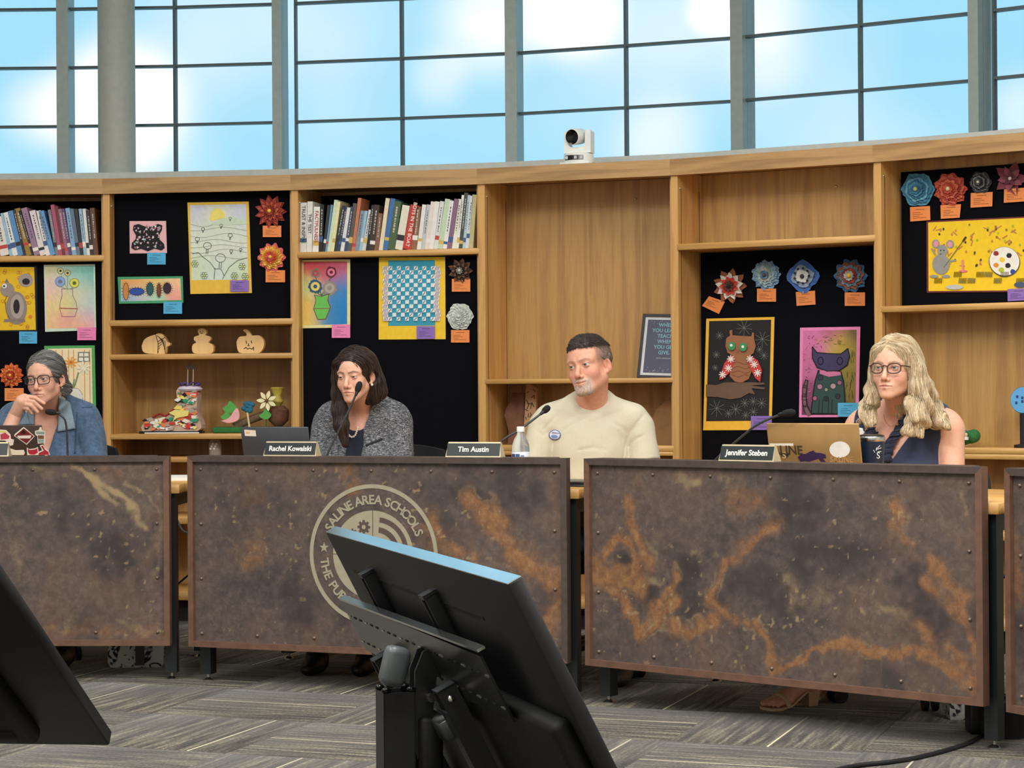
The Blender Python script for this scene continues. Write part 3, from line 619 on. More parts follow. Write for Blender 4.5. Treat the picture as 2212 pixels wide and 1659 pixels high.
sticker(ff, r1, l1, [(W_, k1([(0, 1095), (70, 1100), (120, 1150), (125, 1200), (160, 1210), (150, 1270), (120, 1280), (60, 1220), (0, 1220)])), ((190, 70, 90), k1([(5, 1150), (60, 1130), (110, 1170), (100, 1200), (10, 1210)])), ((220, 215, 120), k1([(0, 1105), (60, 1112), (80, 1130), (0, 1125)]))], par=lo)
sticker(ff, r1, l1, [((230, 222, 205), k1([(120, 1310), (180, 1330), (270, 1325), (285, 1360), (270, 1385), (120, 1385)]))], par=lo)
r2, l2, ff2, lo2 = laptop(1, 521, 917, .30, .295, .205, .0, mat((92, 96, 104), .38, .6, name='grey_lid'), 'grey laptop left of the woman in tweed')
k2 = crop(500, 720, 4.809)
sticker(ff2, r2, l2, [((240, 232, 214), k2([(132, 1000), (250, 1008), (258, 1070), (140, 1066)])), ((236, 190, 140), k2([(150, 1020), (190, 1022), (192, 1044), (152, 1042)]))], par=lo2)
r4, l4, ff4, lo4 = laptop(2, 1654, 949, .20, .335, .225, .12, mat((196, 158, 104), .36, .55, name='gold_lid'), 'gold laptop with dark stickers before the blonde woman')
k4 = crop(1520, 700, 3.511)
sticker(ff4, r4, l4, [((238, 236, 230), k4(ellipse(1032, 952, 78, 62)))], par=lo4)
sticker(ff4, r4, l4, [((236, 230, 210), k4([(500, 905), (680, 905), (680, 925), (500, 922)]))], par=lo4)
sticker(ff4, r4, l4, [((58, 40, 76), k4([(712, 1010), (740, 985), (775, 985), (800, 970), (830, 958), (850, 975), (890, 978), (925, 990), (930, 1018), (905, 1020), (930, 1050), (890, 1045), (870, 1022), (830, 1035), (800, 1045), (760, 1040), (735, 1048)]))], par=lo4)
sticker(ff4, r4, l4, [((70, 54, 44), k4([(575, 975), (610, 985), (655, 975), (640, 1005), (618, 1022), (590, 1005)]))], par=lo4)
q_ = sticker_px(ff4, r4, l4, k4([(615, 958), (550, 958), (680, 958), (612, 998), (1045, 1030)])); 
for txt, pos_, sz, colr in (('SALINE', q_[0], .042, (70, 54, 44)), ('S', q_[3], .03, (200, 170, 120)), ('SALINE', q_[4], .026, (176, 138, 88))):
    lettering(txt, sz, mat(colr, .5, name='sticker_ink'), lo4, Matrix.Translation((pos_[0], -.0068, pos_[1])) @ UPR, bold=.0008)
# water bottle
PET, pt, pp = _pr('clear_plastic'); pp.inputs['Base Color'].default_value = (.9, .95, .97, 1); pp.inputs['Roughness'].default_value = .08; pp.inputs['Transmission Weight'].default_value = .8; pp.inputs['IOR'].default_value = 1.12
ub, _ = DESK[1].hit(1125, 990, .2); bt = thing('water_bottle', 'clear plastic water bottle with white cap', 'bottle', DESK[1].mtx(ub, .2, .75))
B().lathe([(.001, .0), (.028, 0), (.032, .006), (.0325, .03), (.031, .038), (.0325, .046), (.0325, .135), (.031, .15), (.024, .172), (.014, .188), (.0125, .196), (.0125, .2)], PET, 28).build('body', bt)
B().lathe([(.0328, .055), (.0332, .056), (.0332, .124), (.0328, .125)], mat((228, 234, 240), .5, name='bottle_label'), 28).build('label_band', bt)
lb = B()
for (a0, a1, z0, z1, c) in ((-.95, -.30, .062, .118, (58, 76, 120)), (-.24, .25, .062, .118, (70, 96, 150)), (.35, .75, .066, .086, (96, 120, 170)), (.35, .75, .092, .114, (120, 146, 190)), (-.75, -.5, .072, .105, (230, 220, 180)), (-.1, .12, .072, .105, (200, 214, 232))):
    n = 6; pts = [(a0 + (a1 - a0) * i / n) for i in range(n + 1)]; R_ = .0334 + (.0003 if c[0] > 190 else 0)
    vs = [(R_ * math.sin(a), -R_ * math.cos(a), z) for a in pts for z in (z0, z1)]
    lb.add(vs, [(2 * i, 2 * i + 2, 2 * i + 3, 2 * i + 1) for i in range(n)], mat(c, .5, name='label_print'))
lb.build('label_print', bt)
B().lathe([(.0125, .197), (.0145, .198), (.0145, .214), (.0135, .217), (0.001, .2175)], WHITE, 24).build('cap', bt)
# tumbler
ut, _ = DESK[2].hit(1882, 995, .35); tm = thing('tumbler', 'navy travel tumbler with steel rim and small white mark', 'tumbler', DESK[2].mtx(ut, .35, .75))
NAVY = mat((30, 42, 62), .35, .2, name='navy_coating')
B().lathe([(.001, 0), (.034, 0), (.036, .004), (.0435, .125), (.0445, .172)], NAVY, 36).build('cup', tm)
B().lathe([(.0447, .172), (.0455, .174), (.0455, .186), (.0445, .188)], CHROME, 36).build('rim', tm)
B().lathe([(.044, .187), (.043, .192), (.03, .195), (.001, .195)], mat((30, 34, 36), .3, name='lid_plastic'), 36).build('lid', tm)
lettering('S', .03, mat((220, 222, 224), .5, name='white_print'), tm, Matrix.Rotation(1.03, 4, 'Z') @ Matrix.Translation((.002, -.0446, .125)) @ UPR)
pm = B()
for a, (dx, dz, ln, an) in enumerate([(.01, .162, .016, .3), (.008, .158, .018, -.2), (.006, .154, .014, .9), (.012, .150, .012, -.5), (.0, .148, .012, 1.3)]):
    x0, z0 = dx, dz; x1, z1 = dx + ln * math.cos(an + .6), dz + ln * math.sin(an + .6) * .7
    for q in stroke_quads([(x0 - .012, z0 - .012), (x1 - .012, z1 - .012)], .0018): pm.prism(q, -.0462, -.0446, mat((220, 222, 224), .5, name='white_print'))
o = pm.build('printed_mark', tm); o.rotation_euler = (0, 0, 1.03)
# papers and slabs lying on the worktops, seen in the gaps
u_, _ = DESK[0].hit(392, 1040, .5)
tag(B().box(-.20, .10, -.1, .18, 0, .012, WHITE).build('paper_stack'), 'stack of white papers at the right end of the left desk', 'papers').matrix_world = DESK[0].mtx(u_ - .02, .45, .75)
tag(B().rbox(-.08, .0, -.03, .04, 0, .012, .003, BLACK).build('phone'), 'black phone beside the white papers', 'phone').matrix_world = DESK[0].mtx(u_ - .012, .29, .75)
u_, _ = DESK[1].hit(1245, 1045, .4)
pcl = thing('closed_laptop', 'closed black laptop on the desk before the man', 'laptop', DESK[1].mtx(1.37, .19, .75, -.12)); B().rbox(-.12, .22, 0, .23, 0, .009, .003, mat((70, 76, 80), .35, .5, name='dark_grey_shell')).build('base', pcl); B().rbox(-.12, .22, 0, .23, .0095, .018, .003, mat((26, 30, 34), .3, .3, name='black_shell')).build('lid', pcl)
tag(B().add([(0, 0, 0), (.05, 0, 0), (.05, .06, 0), (0, .06, 0), (0, .02, .03), (.04, .02, .035), (.04, .06, .035), (0, .06, .03)], [(3, 2, 1, 0), (4, 5, 6, 7), (0, 1, 5, 4), (1, 2, 6, 5), (2, 3, 7, 6), (3, 0, 4, 7)], WHITE).build('folded_card'), 'small white folded card on the far right worktop', 'card').matrix_world = DESK[2].mtx(1.47, .36, .75)
# ================================================================ MONITORS on floor stands
TVB = mat((15, 16, 18), .5, .0, var=.12, scale=60, name='tv_shell', spec=.3); TVD = mat((8, 9, 10), .6, name='tv_dark', spec=.25); GLOSS = mat((30, 32, 34), .16, .75, name='glossy_edge')
class Plane3:
    def __init__(s, P, alpha, tilt):
        e1 = np.array([math.cos(alpha), -math.sin(alpha), 0]); nh = np.array([math.sin(alpha), math.cos(alpha), 0]); zz = np.array([0, 0, 1.])
        s.R = np.stack([e1, nh * math.cos(tilt) + zz * math.sin(tilt), -nh * math.sin(tilt) + zz * math.cos(tilt)], 1); s.P = np.array(P); s.e1, s.nh = e1, nh
    def mtx(s):
        M_ = Matrix([list(r) for r in s.R]).to_4x4(); return Matrix.Translation(tuple(s.P)) @ M_
    def hit(s, px, py, y=0.0):
        n = s.R[:, 1]; d = ray(px, py); t = ((s.P + n * y - EYEP) @ n) / (d @ n); q = s.R.T @ (EYEP + d * t - s.P); return float(q[0]), float(q[2])
AL = math.radians(72); TL = math.radians(27); SW, SH = 1.23, .71
pl = Plane3(at_y(703, 1150, 4.25), AL, TL); mo = thing('monitor', 'large black monitor tilted on a floor stand, its back to the viewer', 'monitor', pl.mtx())
B().rbox(0, SW, 0, .026, -SH, 0, .003, TVB, seg=1).build('panel', mo)
B().box(.002, SW - .002, .001, .025, -.0005, .0012, mat((225, 230, 235), .12, 1.0, var=0, name='polished_bezel')).build('top_bezel', mo)
B().box(.012, SW - .012, .0262, .027, -SH + .012, -.012, mat((10, 11, 13), .12, name='screen_glass')).build('screen', mo)
B().rbox(.02, SW - .03, -.035, .001, -SH + .01, -.235, .012, TVD).build('rear_housing', mo)
def tb_(px0, py0, px1, py1, wd, y0, y1, m, name, lift=0.0):
    a = np.array(pl.hit(px0, py0)); b_ = np.array(pl.hit(px1, py1)); d = (b_ - a) / np.linalg.norm(b_ - a); n = np.array([-d[1], d[0]]) * wd / 2
    return B().prism([tuple(a + n), tuple(b_ + n), tuple(b_ - n), tuple(a - n)], y0, y1, m).build(name, mo)
tb_(764, 1233, 1046, 1336, .007, -.0012, .0, TVD, 'groove')
RAILM = mat((104, 108, 104), .22, .95, var=0, name='rail_metal')
tb_(775, 1271, 1084, 1376, .005, -.046, -.032, mat((190, 196, 194), .2, 1.0, var=0, name='rail_lip_metal'), 'mount_rail_lip')
xa, za = pl.hit(778, 1280); xb, zb = pl.hit(1085, 1385); zr = (za + zb) / 2
B().box(xa, xb, -.044, -.040, zr - .118, zr + .004, RAILM if False else mat((58, 61, 60), .25, .8, var=.1, name='rail_plate')).build('mount_rail', mo)
for zz in (zr - .035, zr - .095):
    for q_ in range(22): B().box(xa + .02 + q_ * (xb - xa - .04) / 21 - .009, xa + .02 + q_ * (xb - xa - .04) / 21 + .009, -.0452, -.0438, zz - .0018, zz + .0018, TVD if q_ % 3 else CHROME).build('rail_slot', mo)
for hx, hy, zlen in ((803, 1226, .30), (937, 1270, .62)):      # hooked bracket arms on the set, tilt arms below the rail
    x, z = pl.hit(hx, hy)
    a = B(); a.box(x - .016, x + .016, -.006, 0, -SH + .12, z, BLACK); a.box(x - .016, x - .012, -.026, 0, -SH + .12, z, BLACK); a.box(x + .012, x + .016, -.026, 0, -SH + .12, z - .006, BLACK); a.box(x - .016, x + .016, -.028, -.004, z - .008, z, BLACK); a.build('bracket_arm', mo)
    c = B(); c.box(x - .020, x - .015, -.082, -.046, zr - .10 - zlen, zr - .085, BLACK); c.box(x + .015, x + .020, -.082, -.046, zr - .10 - zlen, zr - .085, BLACK); c.box(x - .020, x + .020, -.084, -.080, zr - .10 - zlen, zr - .125, STEEL); c.box(x - .020, x + .020, -.082, -.046, zr - .089, zr - .085, STEEL); c.build('tilt_arm', mo)
    for dx in (-.0215, .0215): B().ball((x + dx, -.066, zr - .106), .007, CHROME, 8).build('bolt', mo)
x1_, z1_ = pl.hit(803, 1226); x2_, z2_ = pl.hit(937, 1270)
B().rbox(x1_ + .03, x2_ - .02, -.10, -.048, zr - .185, zr - .145, .004, mat((70, 74, 74), .3, .7, name='plate_metal'), seg=1).build('cross_plate', mo)
B().rbox(.12, SW - .12, -.07, -.03, -SH + .02, -SH + .2, .01, TVD).build('speaker_box', mo)
for j in range(9): B().box(SW - .2, SW - .14, -.0362, -.0345, -SH + .10 + j * .03, -SH + .104 + j * .03, GLOSS).build('vent_slit', mo)
# stand
sx_, sy_ = -.212, 3.66; st_ = thing('monitor_stand', 'black square steel post with pivot plates holding the monitor', 'stand', Matrix.Translation((sx_, sy_, 0)) @ Matrix.Rotation(-AL, 4, 'Z'))
hw = .029; zt_ = .565
b = B()
for (x0, x1, y0, y1) in ((-hw, hw, -hw, -hw + .003), (-hw, hw, hw - .003, hw), (-hw, -hw + .003, -hw, hw), (hw - .003, hw, -hw, hw)): b.box(x0, x1, y0, y1, .02, zt_, BLACK)
b.build('post', st_); B().rbox(-.3, .3, -.25, .28, 0, .02, .004, BLACK, seg=1).build('foot_plate', st_)
for (x, y) in ((-hw, -hw), (hw, -hw), (-hw, hw), (hw, hw)): B().ball((x * .8, y * .8, zt_ + .004), (.009, .009, .006), GLOSS, 10).build('cap_bolt', st_)
for xx in (-.02, .018):
    P_ = [(.0, .46), (.0, .60), (.015, .635), (.04, .645), (.06, .635), (.075, .60), (.06, .58), (.04, .59), (.03, .50), (.09, .30), (.06, .28)]
    B().prism([(y + .03, z) for y, z in P_], xx, xx + .006, BLACK, Matrix(((0, 1, 0, 0), (1, 0, 0, 0), (0, 0, 1, 0), (0, 0, 0, 1)))).build('pivot_plate', st_)
for (y, z) in ((.055, .555), (.075, .52)): B().tube([(-.045, y, z), (.045, y, z)], .008, CHROME, 10).build('pivot_bolt', st_)
B().rbox(-.05, .05, .035, .075, .30, .52, .006, TVD, seg=1).build('arm_block', st_)
pw = st_.matrix_world.inverted() @ Vector(tuple(at_y(852, 1440, 3.60)))
B().rbox(-.022, .022, -.022, .022, -.034, .036, .012, mat((74, 80, 82), .4, name='grey_box_plastic'), Matrix.Translation(pw) @ Matrix.Rotation(math.radians(-14), 4, 'X')).build('power_box', st_)
# second monitor, cut by the left picture edge
pm2 = Plane3(at_y(237, 1611, 3.6), math.radians(6.5), math.radians(57.6)); m2_ = thing('monitor', 'black monitor slab rising from the lower left picture corner', 'monitor', pm2.mtx())
B().rbox(-SW, 0, 0, .028, 0, SH, .003, TVB, seg=1).build('panel', m2_); B().box(-SW + .012, -.012, .028, .0288, .012, SH - .012, mat((10, 11, 13), .12, name='screen_glass')).build('screen', m2_)
B().rbox(-SW + .03, -.10, -.03, .001, .07, .45, .01, TVD).build('rear_housing', m2_); B().rbox(-SW + .15, -.13, -.034, -.001, .085, .125, .004, TVB, seg=1).build('speaker_box', m2_)
p2 = pm2.P + pm2.R @ np.array([-SW / 2, -.03, .3]); s2 = thing('monitor_stand', 'stand under the left monitor, mostly outside the picture', 'stand', Matrix.Translation((p2[0], p2[1], 0)))
B().box(-.03, .03, -.03, .03, .02, p2[2] - .015, BLACK).build('post', s2); B().rbox(-.25, .25, -.25, .25, 0, .02, .004, BLACK, seg=1).build('foot_plate', s2)
# ================================================================ office chairs
CHB = mat((24, 26, 30), .7, var=.15, scale=120, name='chair_fabric')
def office_chair(x, y, yaw, label, back=.88, arms=True, sz=.46, bw=.22):
    r = thing('office_chair', label, 'chair', Matrix.Translation((x, y, 0)) @ Matrix.Rotation(yaw, 4, 'Z'), 'black swivel chairs behind the desks')
    B().rbox(-.23, .23, -.24, .22, sz - .07, sz, .03, CHB).build('seat', r)
    n = 9; vs = []; 
    b = B(); pts = []
    for i in range(n):
        t = -1 + 2 * i / (n - 1)
        for j in range(7):
            s = j / 6; z = sz + .10 + (back - sz - .10) * s; wdt = bw * (1 - .12 * s ** 3); yy = .25 + .03 * s - .05 * t * t
            pts.append((t * wdt, yy, z - .025 * t * t * (s > .9)))
    idx = lambda i, j: i * 7 + j
    k = len(pts); pts += [(p[0], p[1] + .035, p[2]) for p in pts]; fs = []
    for i in range(n - 1):
        for j in range(6):
            q = (idx(i, j), idx(i + 1, j), idx(i + 1, j + 1), idx(i, j + 1)); fs.append(q); fs.append(tuple(k + v for v in q[::-1]))
        fs.append((idx(i, 6), idx(i + 1, 6), k + idx(i + 1, 6), k + idx(i, 6))); fs.append((idx(i + 1, 0), idx(i, 0), k + idx(i, 0), k + idx(i + 1, 0)))
    for j in range(6): fs.append((idx(0, j), idx(0, j + 1), k + idx(0, j + 1), k + idx(0, j))); fs.append((idx(n - 1, j + 1), idx(n - 1, j), k + idx(n - 1, j), k + idx(n - 1, j + 1)))
    b.add(pts, fs, CHB, True).build('backrest', r)
    B().tube([(0, .10, sz - .05), (0, .30, sz - .04), (0, .33, sz + .16)], .018, BLACK).build('back_stem', r)
    B().tube([(0, 0, .09), (0, 0, sz - .06)], .026, BLACK, 12).build('gas_column', r)
    for a in range(5):
        t = a * 2 * PI / 5 + .3; e = Vector((math.cos(t), math.sin(t), 0))
        lg = B().tube([e * .02 + Vector((0, 0, .11)), e * .29 + Vector((0, 0, .075))], [.026, .016], BLACK, 8).build('leg', r)
        cs = B(); nrm = Vector((-e.y, e.x, 0)); c = e * .29 + Vector((0, 0, .028))
        for sd in (-1, 1): cs.tube([c + nrm * (.008 * sd), c + nrm * (.026 * sd)], .028, BLACK, 14)
        cs.tube([c + Vector((0, 0, .01)), c + Vector((0, 0, .055))], .007, STEEL, 6); cs.build('caster', lg)
    if arms:
        for sd in (-1, 1):
            B().tube([(sd * .2, .05, sz - .04), (sd * .285, .05, sz - .02), (sd * .285, .04, sz + .15)], .014, BLACK).build('arm_post', r)
            B().rbox(sd * .285 - .03, sd * .285 + .03, -.14, .12, sz + .15, sz + .18, .012, BLACK).build('armrest', r)
    return r
# ================================================================ bags, boxes and cables under the desks
def floral():
    m, t, p = _pr('black_and_white_floral'); p.inputs['Roughness'].default_value = .8
    tcn = N(t, 'ShaderNodeTexCoord'); v = N(t, 'ShaderNodeTexNoise'); v.inputs['Scale'].default_value = 17; v.inputs['Detail'].default_value = 2.5; v.inputs['Distortion'].default_value = 2.2; t.links.new(tcn.outputs['Object'], v.inputs['Vector'])
    r = N(t, 'ShaderNodeValToRGB'); r.color_ramp.elements[0].position = .42; r.color_ramp.elements[0].color = rgba((26, 28, 30)); r.color_ramp.elements[1].position = .47; r.color_ramp.elements[1].color = rgba((190, 192, 186)); t.links.new(v.outputs['Fac'], r.inputs['Fac']); t.links.new(r.outputs[0], p.inputs['Base Color']); return m
FLO = floral()
def bag(px0, px1, py, label, h=.2, d=.16, strap=True):
    a = at_z(px0, py, 0); b_ = at_z(px1, py, 0); L = b_[0] - a[0]
    r = thing('tote_bag', label, 'bag', Matrix.Translation((a[0], a[1], 0)))
    v = []
    for z, k, j in ((0, .92, .9), (.02, 1, 1), (h * .6, 1.0, .9), (h, .9, .45)):
        for x, y in ((.5 - .5 * k, .5 - .5 * j), (.5 + .5 * k, .5 - .5 * j), (.5 + .5 * k, .5 + .5 * j), (.5 - .5 * k, .5 + .5 * j)): v.append((x * L, y * d, z))
    fs = [(3, 2, 1, 0), (12, 13, 14, 15)] + [(i * 4 + j, i * 4 + (j + 1) % 4, i * 4 + 4 + (j + 1) % 4, i * 4 + 4 + j) for i in range(3) for j in range(4)]
    B().add(v, fs, FLO, True).build('body', r)
    if strap: B().box(L * .5, L * .66, -.006, -.001, .01, h * .7, BLACK).build('strap', r); B().tube(smooth_path([(L * .55, .04, h * .9), (L * .6, .05, h * 1.35), (L * .8, .06, h * 1.3), (L * .85, .06, h * .9)]), .008, BLACK).build('handle', r)
bag(233, 352, 1443, 'black and white floral tote bag under the left desk'); bag(2052, 2108, 1556, 'floral bag behind the right desk leg', .13, .12, False)
pb = at_z(2100, 1590, 0); pbx = thing('power_brick', 'black box on the floor behind the right desk leg', 'box', Matrix.Translation((pb[0], pb[1] + .02, 0)))
B().rbox(0, .11, 0, .09, 0, .105, .006, BLACK).build('case', pbx); B().box(.01, .1, .01, .08, .105, .107, STEEL).build('top_plate', pbx)
wb = at_z(2172, 1590, 0); wbx = thing('cable_bin', 'dark bin of tangled cables below the rightmost desk', 'bin', Matrix.Translation((wb[0], wb[1], 0)))
B().lathe([(.001, .004), (.075, .004), (.085, .09), (.08, .09), (.07, .01)], mat((18, 19, 22), .8, name='bin_fabric'), 20).build('bin', wbx)
rg = random.Random(5)
for j in range(7): B().tube(smooth_path([(rg.uniform(-.05, .05), rg.uniform(-.05, .05), .06 + .02 * rg.random()), (rg.uniform(-.06, .06), rg.uniform(-.06, .06), .11), (rg.uniform(-.06, .06), rg.uniform(-.05, .05), .12), (rg.uniform(-.05, .05), rg.uniform(-.05, .05), .06)]), .004, [BLACK, STEEL, mat((150, 152, 150), .5, name='grey_cable')][j % 3], 6).build('cable', wbx)
def cable(pts, rad, m, label):
    return tag(B().tube(smooth_path(pts, 8), rad, m, 8).build('cable'), label, 'cable')
cable([tuple(at_z(x, y, .007)) for x, y in ((2190, 1535), (2150, 1570), (2120, 1590), (2080, 1609), (2000, 1632), (1930, 1645), (1850, 1654), (1790, 1668), (1740, 1690))], .007, BLACK, 'thick black cable snaking over the carpet at lower right')
cable([DESK[0].p(PW + .0, .11, .63), DESK[0].p(PW + .008, .115, .60), DESK[0].p(PW + .03, .12, .565), DESK[0].p(PW + .07, .14, .555), DESK[0].p(PW + .12, .2, .56)], .005, mat((104, 106, 104), .5, name='grey_cable'), 'grey cable loop between the left and seal desks')
cable([tuple(at_y(x, y, 8.75)) for x, y in ((376, 1268), (386, 1260), (400, 1248), (420, 1232))], .004, BLACK, 'thin black wire rising between the left and seal desks')
cable([tuple(at_y(x, y, 6.45)) for x, y in ((2125, 1238), (2140, 1245), (2158, 1247), (2180, 1243))], .006, BLACK, 'black cable strapped to the right desk leg')
# ================================================================ children's art pinned in the bookcases
K1, K2, K4, K5 = crop(0, 400, 2.765), crop(620, 400, 2.765), crop(1440, 340, 2.675), crop(1880, 320, 2.37)
K3 = crop(1040, 380, 2.676)
def pmat(c): return mat(c, .85, var=.05, scale=45, name='paper_or_paint')
class Art:
    def __init__(s, bay, w, name, label, cat, k, first, group=None):
        s.f = BAY[bay]; s.w = w; s.k = k; q = [s.f.hit(*p, w) for p in k(first)]
        s.u0 = sum(p[0] for p in q) / len(q); s.z0 = sum(p[1] for p in q) / len(q)
        s.r = thing(name, label, cat, s.f.mtx(s.u0, w, s.z0), group); s.y = -.0006; s.d = None
    def L(s, pts): return [(u - s.u0, z - s.z0) for u, z in (s.f.hit(*p, s.w) for p in s.k(pts))]
    def sheet(s, pts, c, part='sheet', th=.0012):
        s.flush(); o = B().prism(s.L(pts), s.y - th, s.y, pmat(c)).build(part, s.r); s.y -= th + .0002; return o
    def poly(s, pts, c, dy=.00025):
        if s.d is None: s.d = B(); s.y -= .0002
        s.y -= dy * .14; s.d.prism(s.L(pts), s.y - .0003, s.y, pmat(c)); return s
    def line(s, pts, w, c):
        if s.d is None: s.d = B(); s.y -= .0002
        s.y -= .000022
        for q in stroke_quads(pts, w): s.d.prism(s.L(q), s.y - .0003, s.y, pmat(c))
        return s
    def disc(s, x, y, rx, ry, c, **kw): return s.poly(ellipse(x, y, rx, ry, **kw), c)
    def flush(s, name='drawing'):
        if s.d is not None: s.d.build(name, s.r); s.d = None; s.y -= .0004
    def wash(s, quad, spots, part='painting', seed=1, n=26, base=None):
        """watercolour sheet: colours of the spots flow into one another"""
        s.flush(); rng = np.random.RandomState(seed); g = np.linspace(0, 1, n); a, b_, c, d = [np.array(p, float) for p in quad]
        S, T = np.meshgrid(g, g); P = (a[None, None] * ((1 - S) * (1 - T))[..., None] + b_ * (S * (1 - T))[..., None] + c * (S * T)[..., None] + d * ((1 - S) * T)[..., None])
        wts = []; cols = []
        for x, y, col, r in spots:
            wts.append(np.exp(-((P[..., 0] - x) ** 2 + (P[..., 1] - y) ** 2) / (2 * r * r)) + 1e-6); cols.append(srgb(col))
        wts = np.array(wts) * (1 + .5 * rng.rand(len(spots), n, n)); C = np.einsum('kij,kc->ijc', wts, np.array(cols)) / wts.sum(0)[..., None] * (1 + .12 * (rng.rand(n, n, 1) - .5))
        v = [(x, s.y, z) for x, z in s.L([tuple(p) for p in P.reshape(-1, 2)])]; idx = np.arange(n * n).reshape(n, n)
        fs = np.stack([idx[:-1, :-1], idx[1:, :-1], idx[1:, 1:], idx[:-1, 1:]], -1).reshape(-1, 4)
        me = bpy.data.meshes.new(part); me.from_pydata(v, [], fs.tolist()); me.materials.append(attr_mat('watercolour', .85, attr='col'))
        ca = me.color_attributes.new('col', 'FLOAT_COLOR', 'POINT'); ca.data.foreach_set('color', np.concatenate([C.reshape(-1, 3), np.ones((n * n, 1))], 1).ravel().astype(np.float32))
        link(part, me, s.r); s.y -= .0004
    def done(s): s.flush(); return s
CARDS = {'orange': (240, 146, 82), 'blue': (86, 178, 222), 'pink': (240, 138, 186), 'purple': (142, 112, 190)}
def card(bay, w, k, quad, col, label):
    if len(quad) == 2: (x0, y0), (x1, y1) = quad; quad = [(x0, y0), (x1, y0), (x1, y1), (x0, y1)]
    a = Art(bay, w - .0065, 'caption_card', label, 'card', k, quad, 'caption cards pinned beside the art'); a.sheet(quad, CARDS[col])
    (ax, ay), (bx, by), (cx, cy), (dx, dy) = quad; dark = tuple(int(v * .62) for v in CARDS[col])
    def P(s, t): return (ax + (bx - ax) * s + (dx - ax) * t, ay + (by - ay) * s + (dy - ay) * t)
    a.line([P(.3, .2), P(.72, .2)], 3, dark)
    for t, e in ((.42, .5), (.54, .62), (.66, .45), (.78, .8)): a.line([P(.14, t), P(e, t)], 2.2, dark)
    a.done()
def flower(bay, w, k, cx, cy, R, cols, label, rings=5, lobes=9, amp=.12, spiky=False, seed=1, centre=(236, 190, 70), name='paper_flower'):
    a = Art(bay, w, name, label, 'paper flower', k, [(cx - 1, cy - 1), (cx + 1, cy + 1)], 'paper flowers pinned on the boards'); rng = random.Random(seed)
    for i in range(rings):
        t = i / rings; r_ = R * (1 - t * .86); c = cols[i % len(cols)]; n = lobes * (6 if not spiky else 4); pts = []
        for j in range(n):
            an = 2 * PI * j / n + i * .5
            k_ = 1 + (amp * math.cos(lobes * an + i) if not spiky else (amp if j % 4 == 0 else (-amp * .8 if j % 4 == 2 else 0))) + rng.uniform(-.04, .04); pts.append((cx + r_ * k_ * math.cos(an), cy + r_ * k_ * math.sin(an) * 1.03))
        q = a.L(pts); ctr = a.L([(cx, cy)])[0]; m_ = pmat(c); b = B(); y0 = -.002 - .006 * i
        vs = [(x, y0 - .009 + .004 * math.cos(3 * jj), z) for jj, (x, z) in enumerate(q)] + [(ctr[0] + (x - ctr[0]) * .45, y0 - .001, ctr[1] + (z - ctr[1]) * .45) for x, z in q] + [(ctr[0], y0, ctr[1])]
        fs = [(n + j, n + (j + 1) % n, (j + 1) % n, j) for j in range(n)] + [(2 * n, n + (j + 1) % n, n + j) for j in range(n)]
        b.add(vs, [f[::-1] for f in fs], m_); b.build('petal_ring', a.r)
    b = B(); rr = R / 2.7 / 480 * .16; b.ball((a.L([(cx, cy)])[0][0], -.004 - .006 * rings, a.L([(cx, cy)])[0][1]), rr, pmat(centre), 8); b.build('flower_centre', a.r)
    return a
# ---- bay 0 (left edge)
a = Art(0, .059, 'drawing', 'yellow painting of a grey animal at the left picture edge', 'picture', K1, [(-60, 488), (208, 488), (218, 868), (-50, 870)]); a.sheet([(-60, 484), (222, 482), (224, 872), (-50, 876)], (26, 26, 30), 'mat'); a.sheet([(-60, 490), (205, 490), (215, 864), (-50, 868)], (236, 192, 40))
rng = random.Random(3)
for i in range(34): x, y = rng.uniform(-40, 200), rng.uniform(500, 855); a.line(ellipse(x, y, 9, 9, 10) + [(x + 9, y)], 2.5, (206, 120, 40))
a.disc(100, 735, 62, 98, (150, 136, 128)); a.disc(45, 625, 42, 42, (158, 144, 136)); a.poly([(30, 580), (42, 555), (55, 585)], (130, 116, 108)); a.poly([(28, 800), (150, 800), (152, 818), (22, 818)], (140, 126, 118)); a.disc(104, 725, 40, 72, (176, 164, 156)); a.disc(100, 725, 19, 43, (40, 38, 40)); a.disc(28, 602, 15, 14, (232, 228, 220)); a.disc(26, 604, 6, 6, (30, 26, 26))
a.disc(155, 568, 44, 40, (168, 156, 148)); a.disc(157, 576, 23, 19, (44, 40, 42)); a.disc(183, 786, 11, 11, (222, 130, 40)); a.line([(45, 660), (30, 690), (40, 760), (60, 800)], 3, (90, 78, 74)); a.done()
card(0, .059, K1, [(115, 874), (222, 946)], 'blue', 'blue caption card under the yellow animal painting')
a = Art(0, .059, 'drawing', 'pastel watercolour of flowers in a striped vase, above the grey-haired woman', 'picture', K1, [(262, 474), (568, 470), (575, 862), (270, 866)]); a.sheet([(262, 476), (568, 472), (575, 866), (270, 876)], (206, 226, 206), 'mat')
a.wash([(272, 486), (558, 482), (564, 852), (278, 858)], [(290, 500, (226, 222, 150), 60), (420, 520, (150, 214, 204), 70), (530, 560, (110, 196, 190), 60), (300, 600, (238, 190, 210), 60), (300, 700, (240, 214, 150), 70), (410, 700, (226, 220, 120), 50), (520, 720, (170, 214, 220), 60), (310, 830, (240, 196, 150), 60), (400, 800, (240, 150, 170), 40), (530, 820, (246, 170, 190), 60), (450, 840, (240, 190, 120), 50), (480, 640, (240, 220, 190), 60)], seed=2)
v = [(370, 620), (372, 660), (360, 700), (358, 740), (372, 785), (448, 785), (462, 740), (455, 700), (436, 660), (434, 620), (370, 620)]; a.line(v, 4, (170, 120, 140)); a.line([(358, 735), (462, 738)], 5, (170, 80, 70))
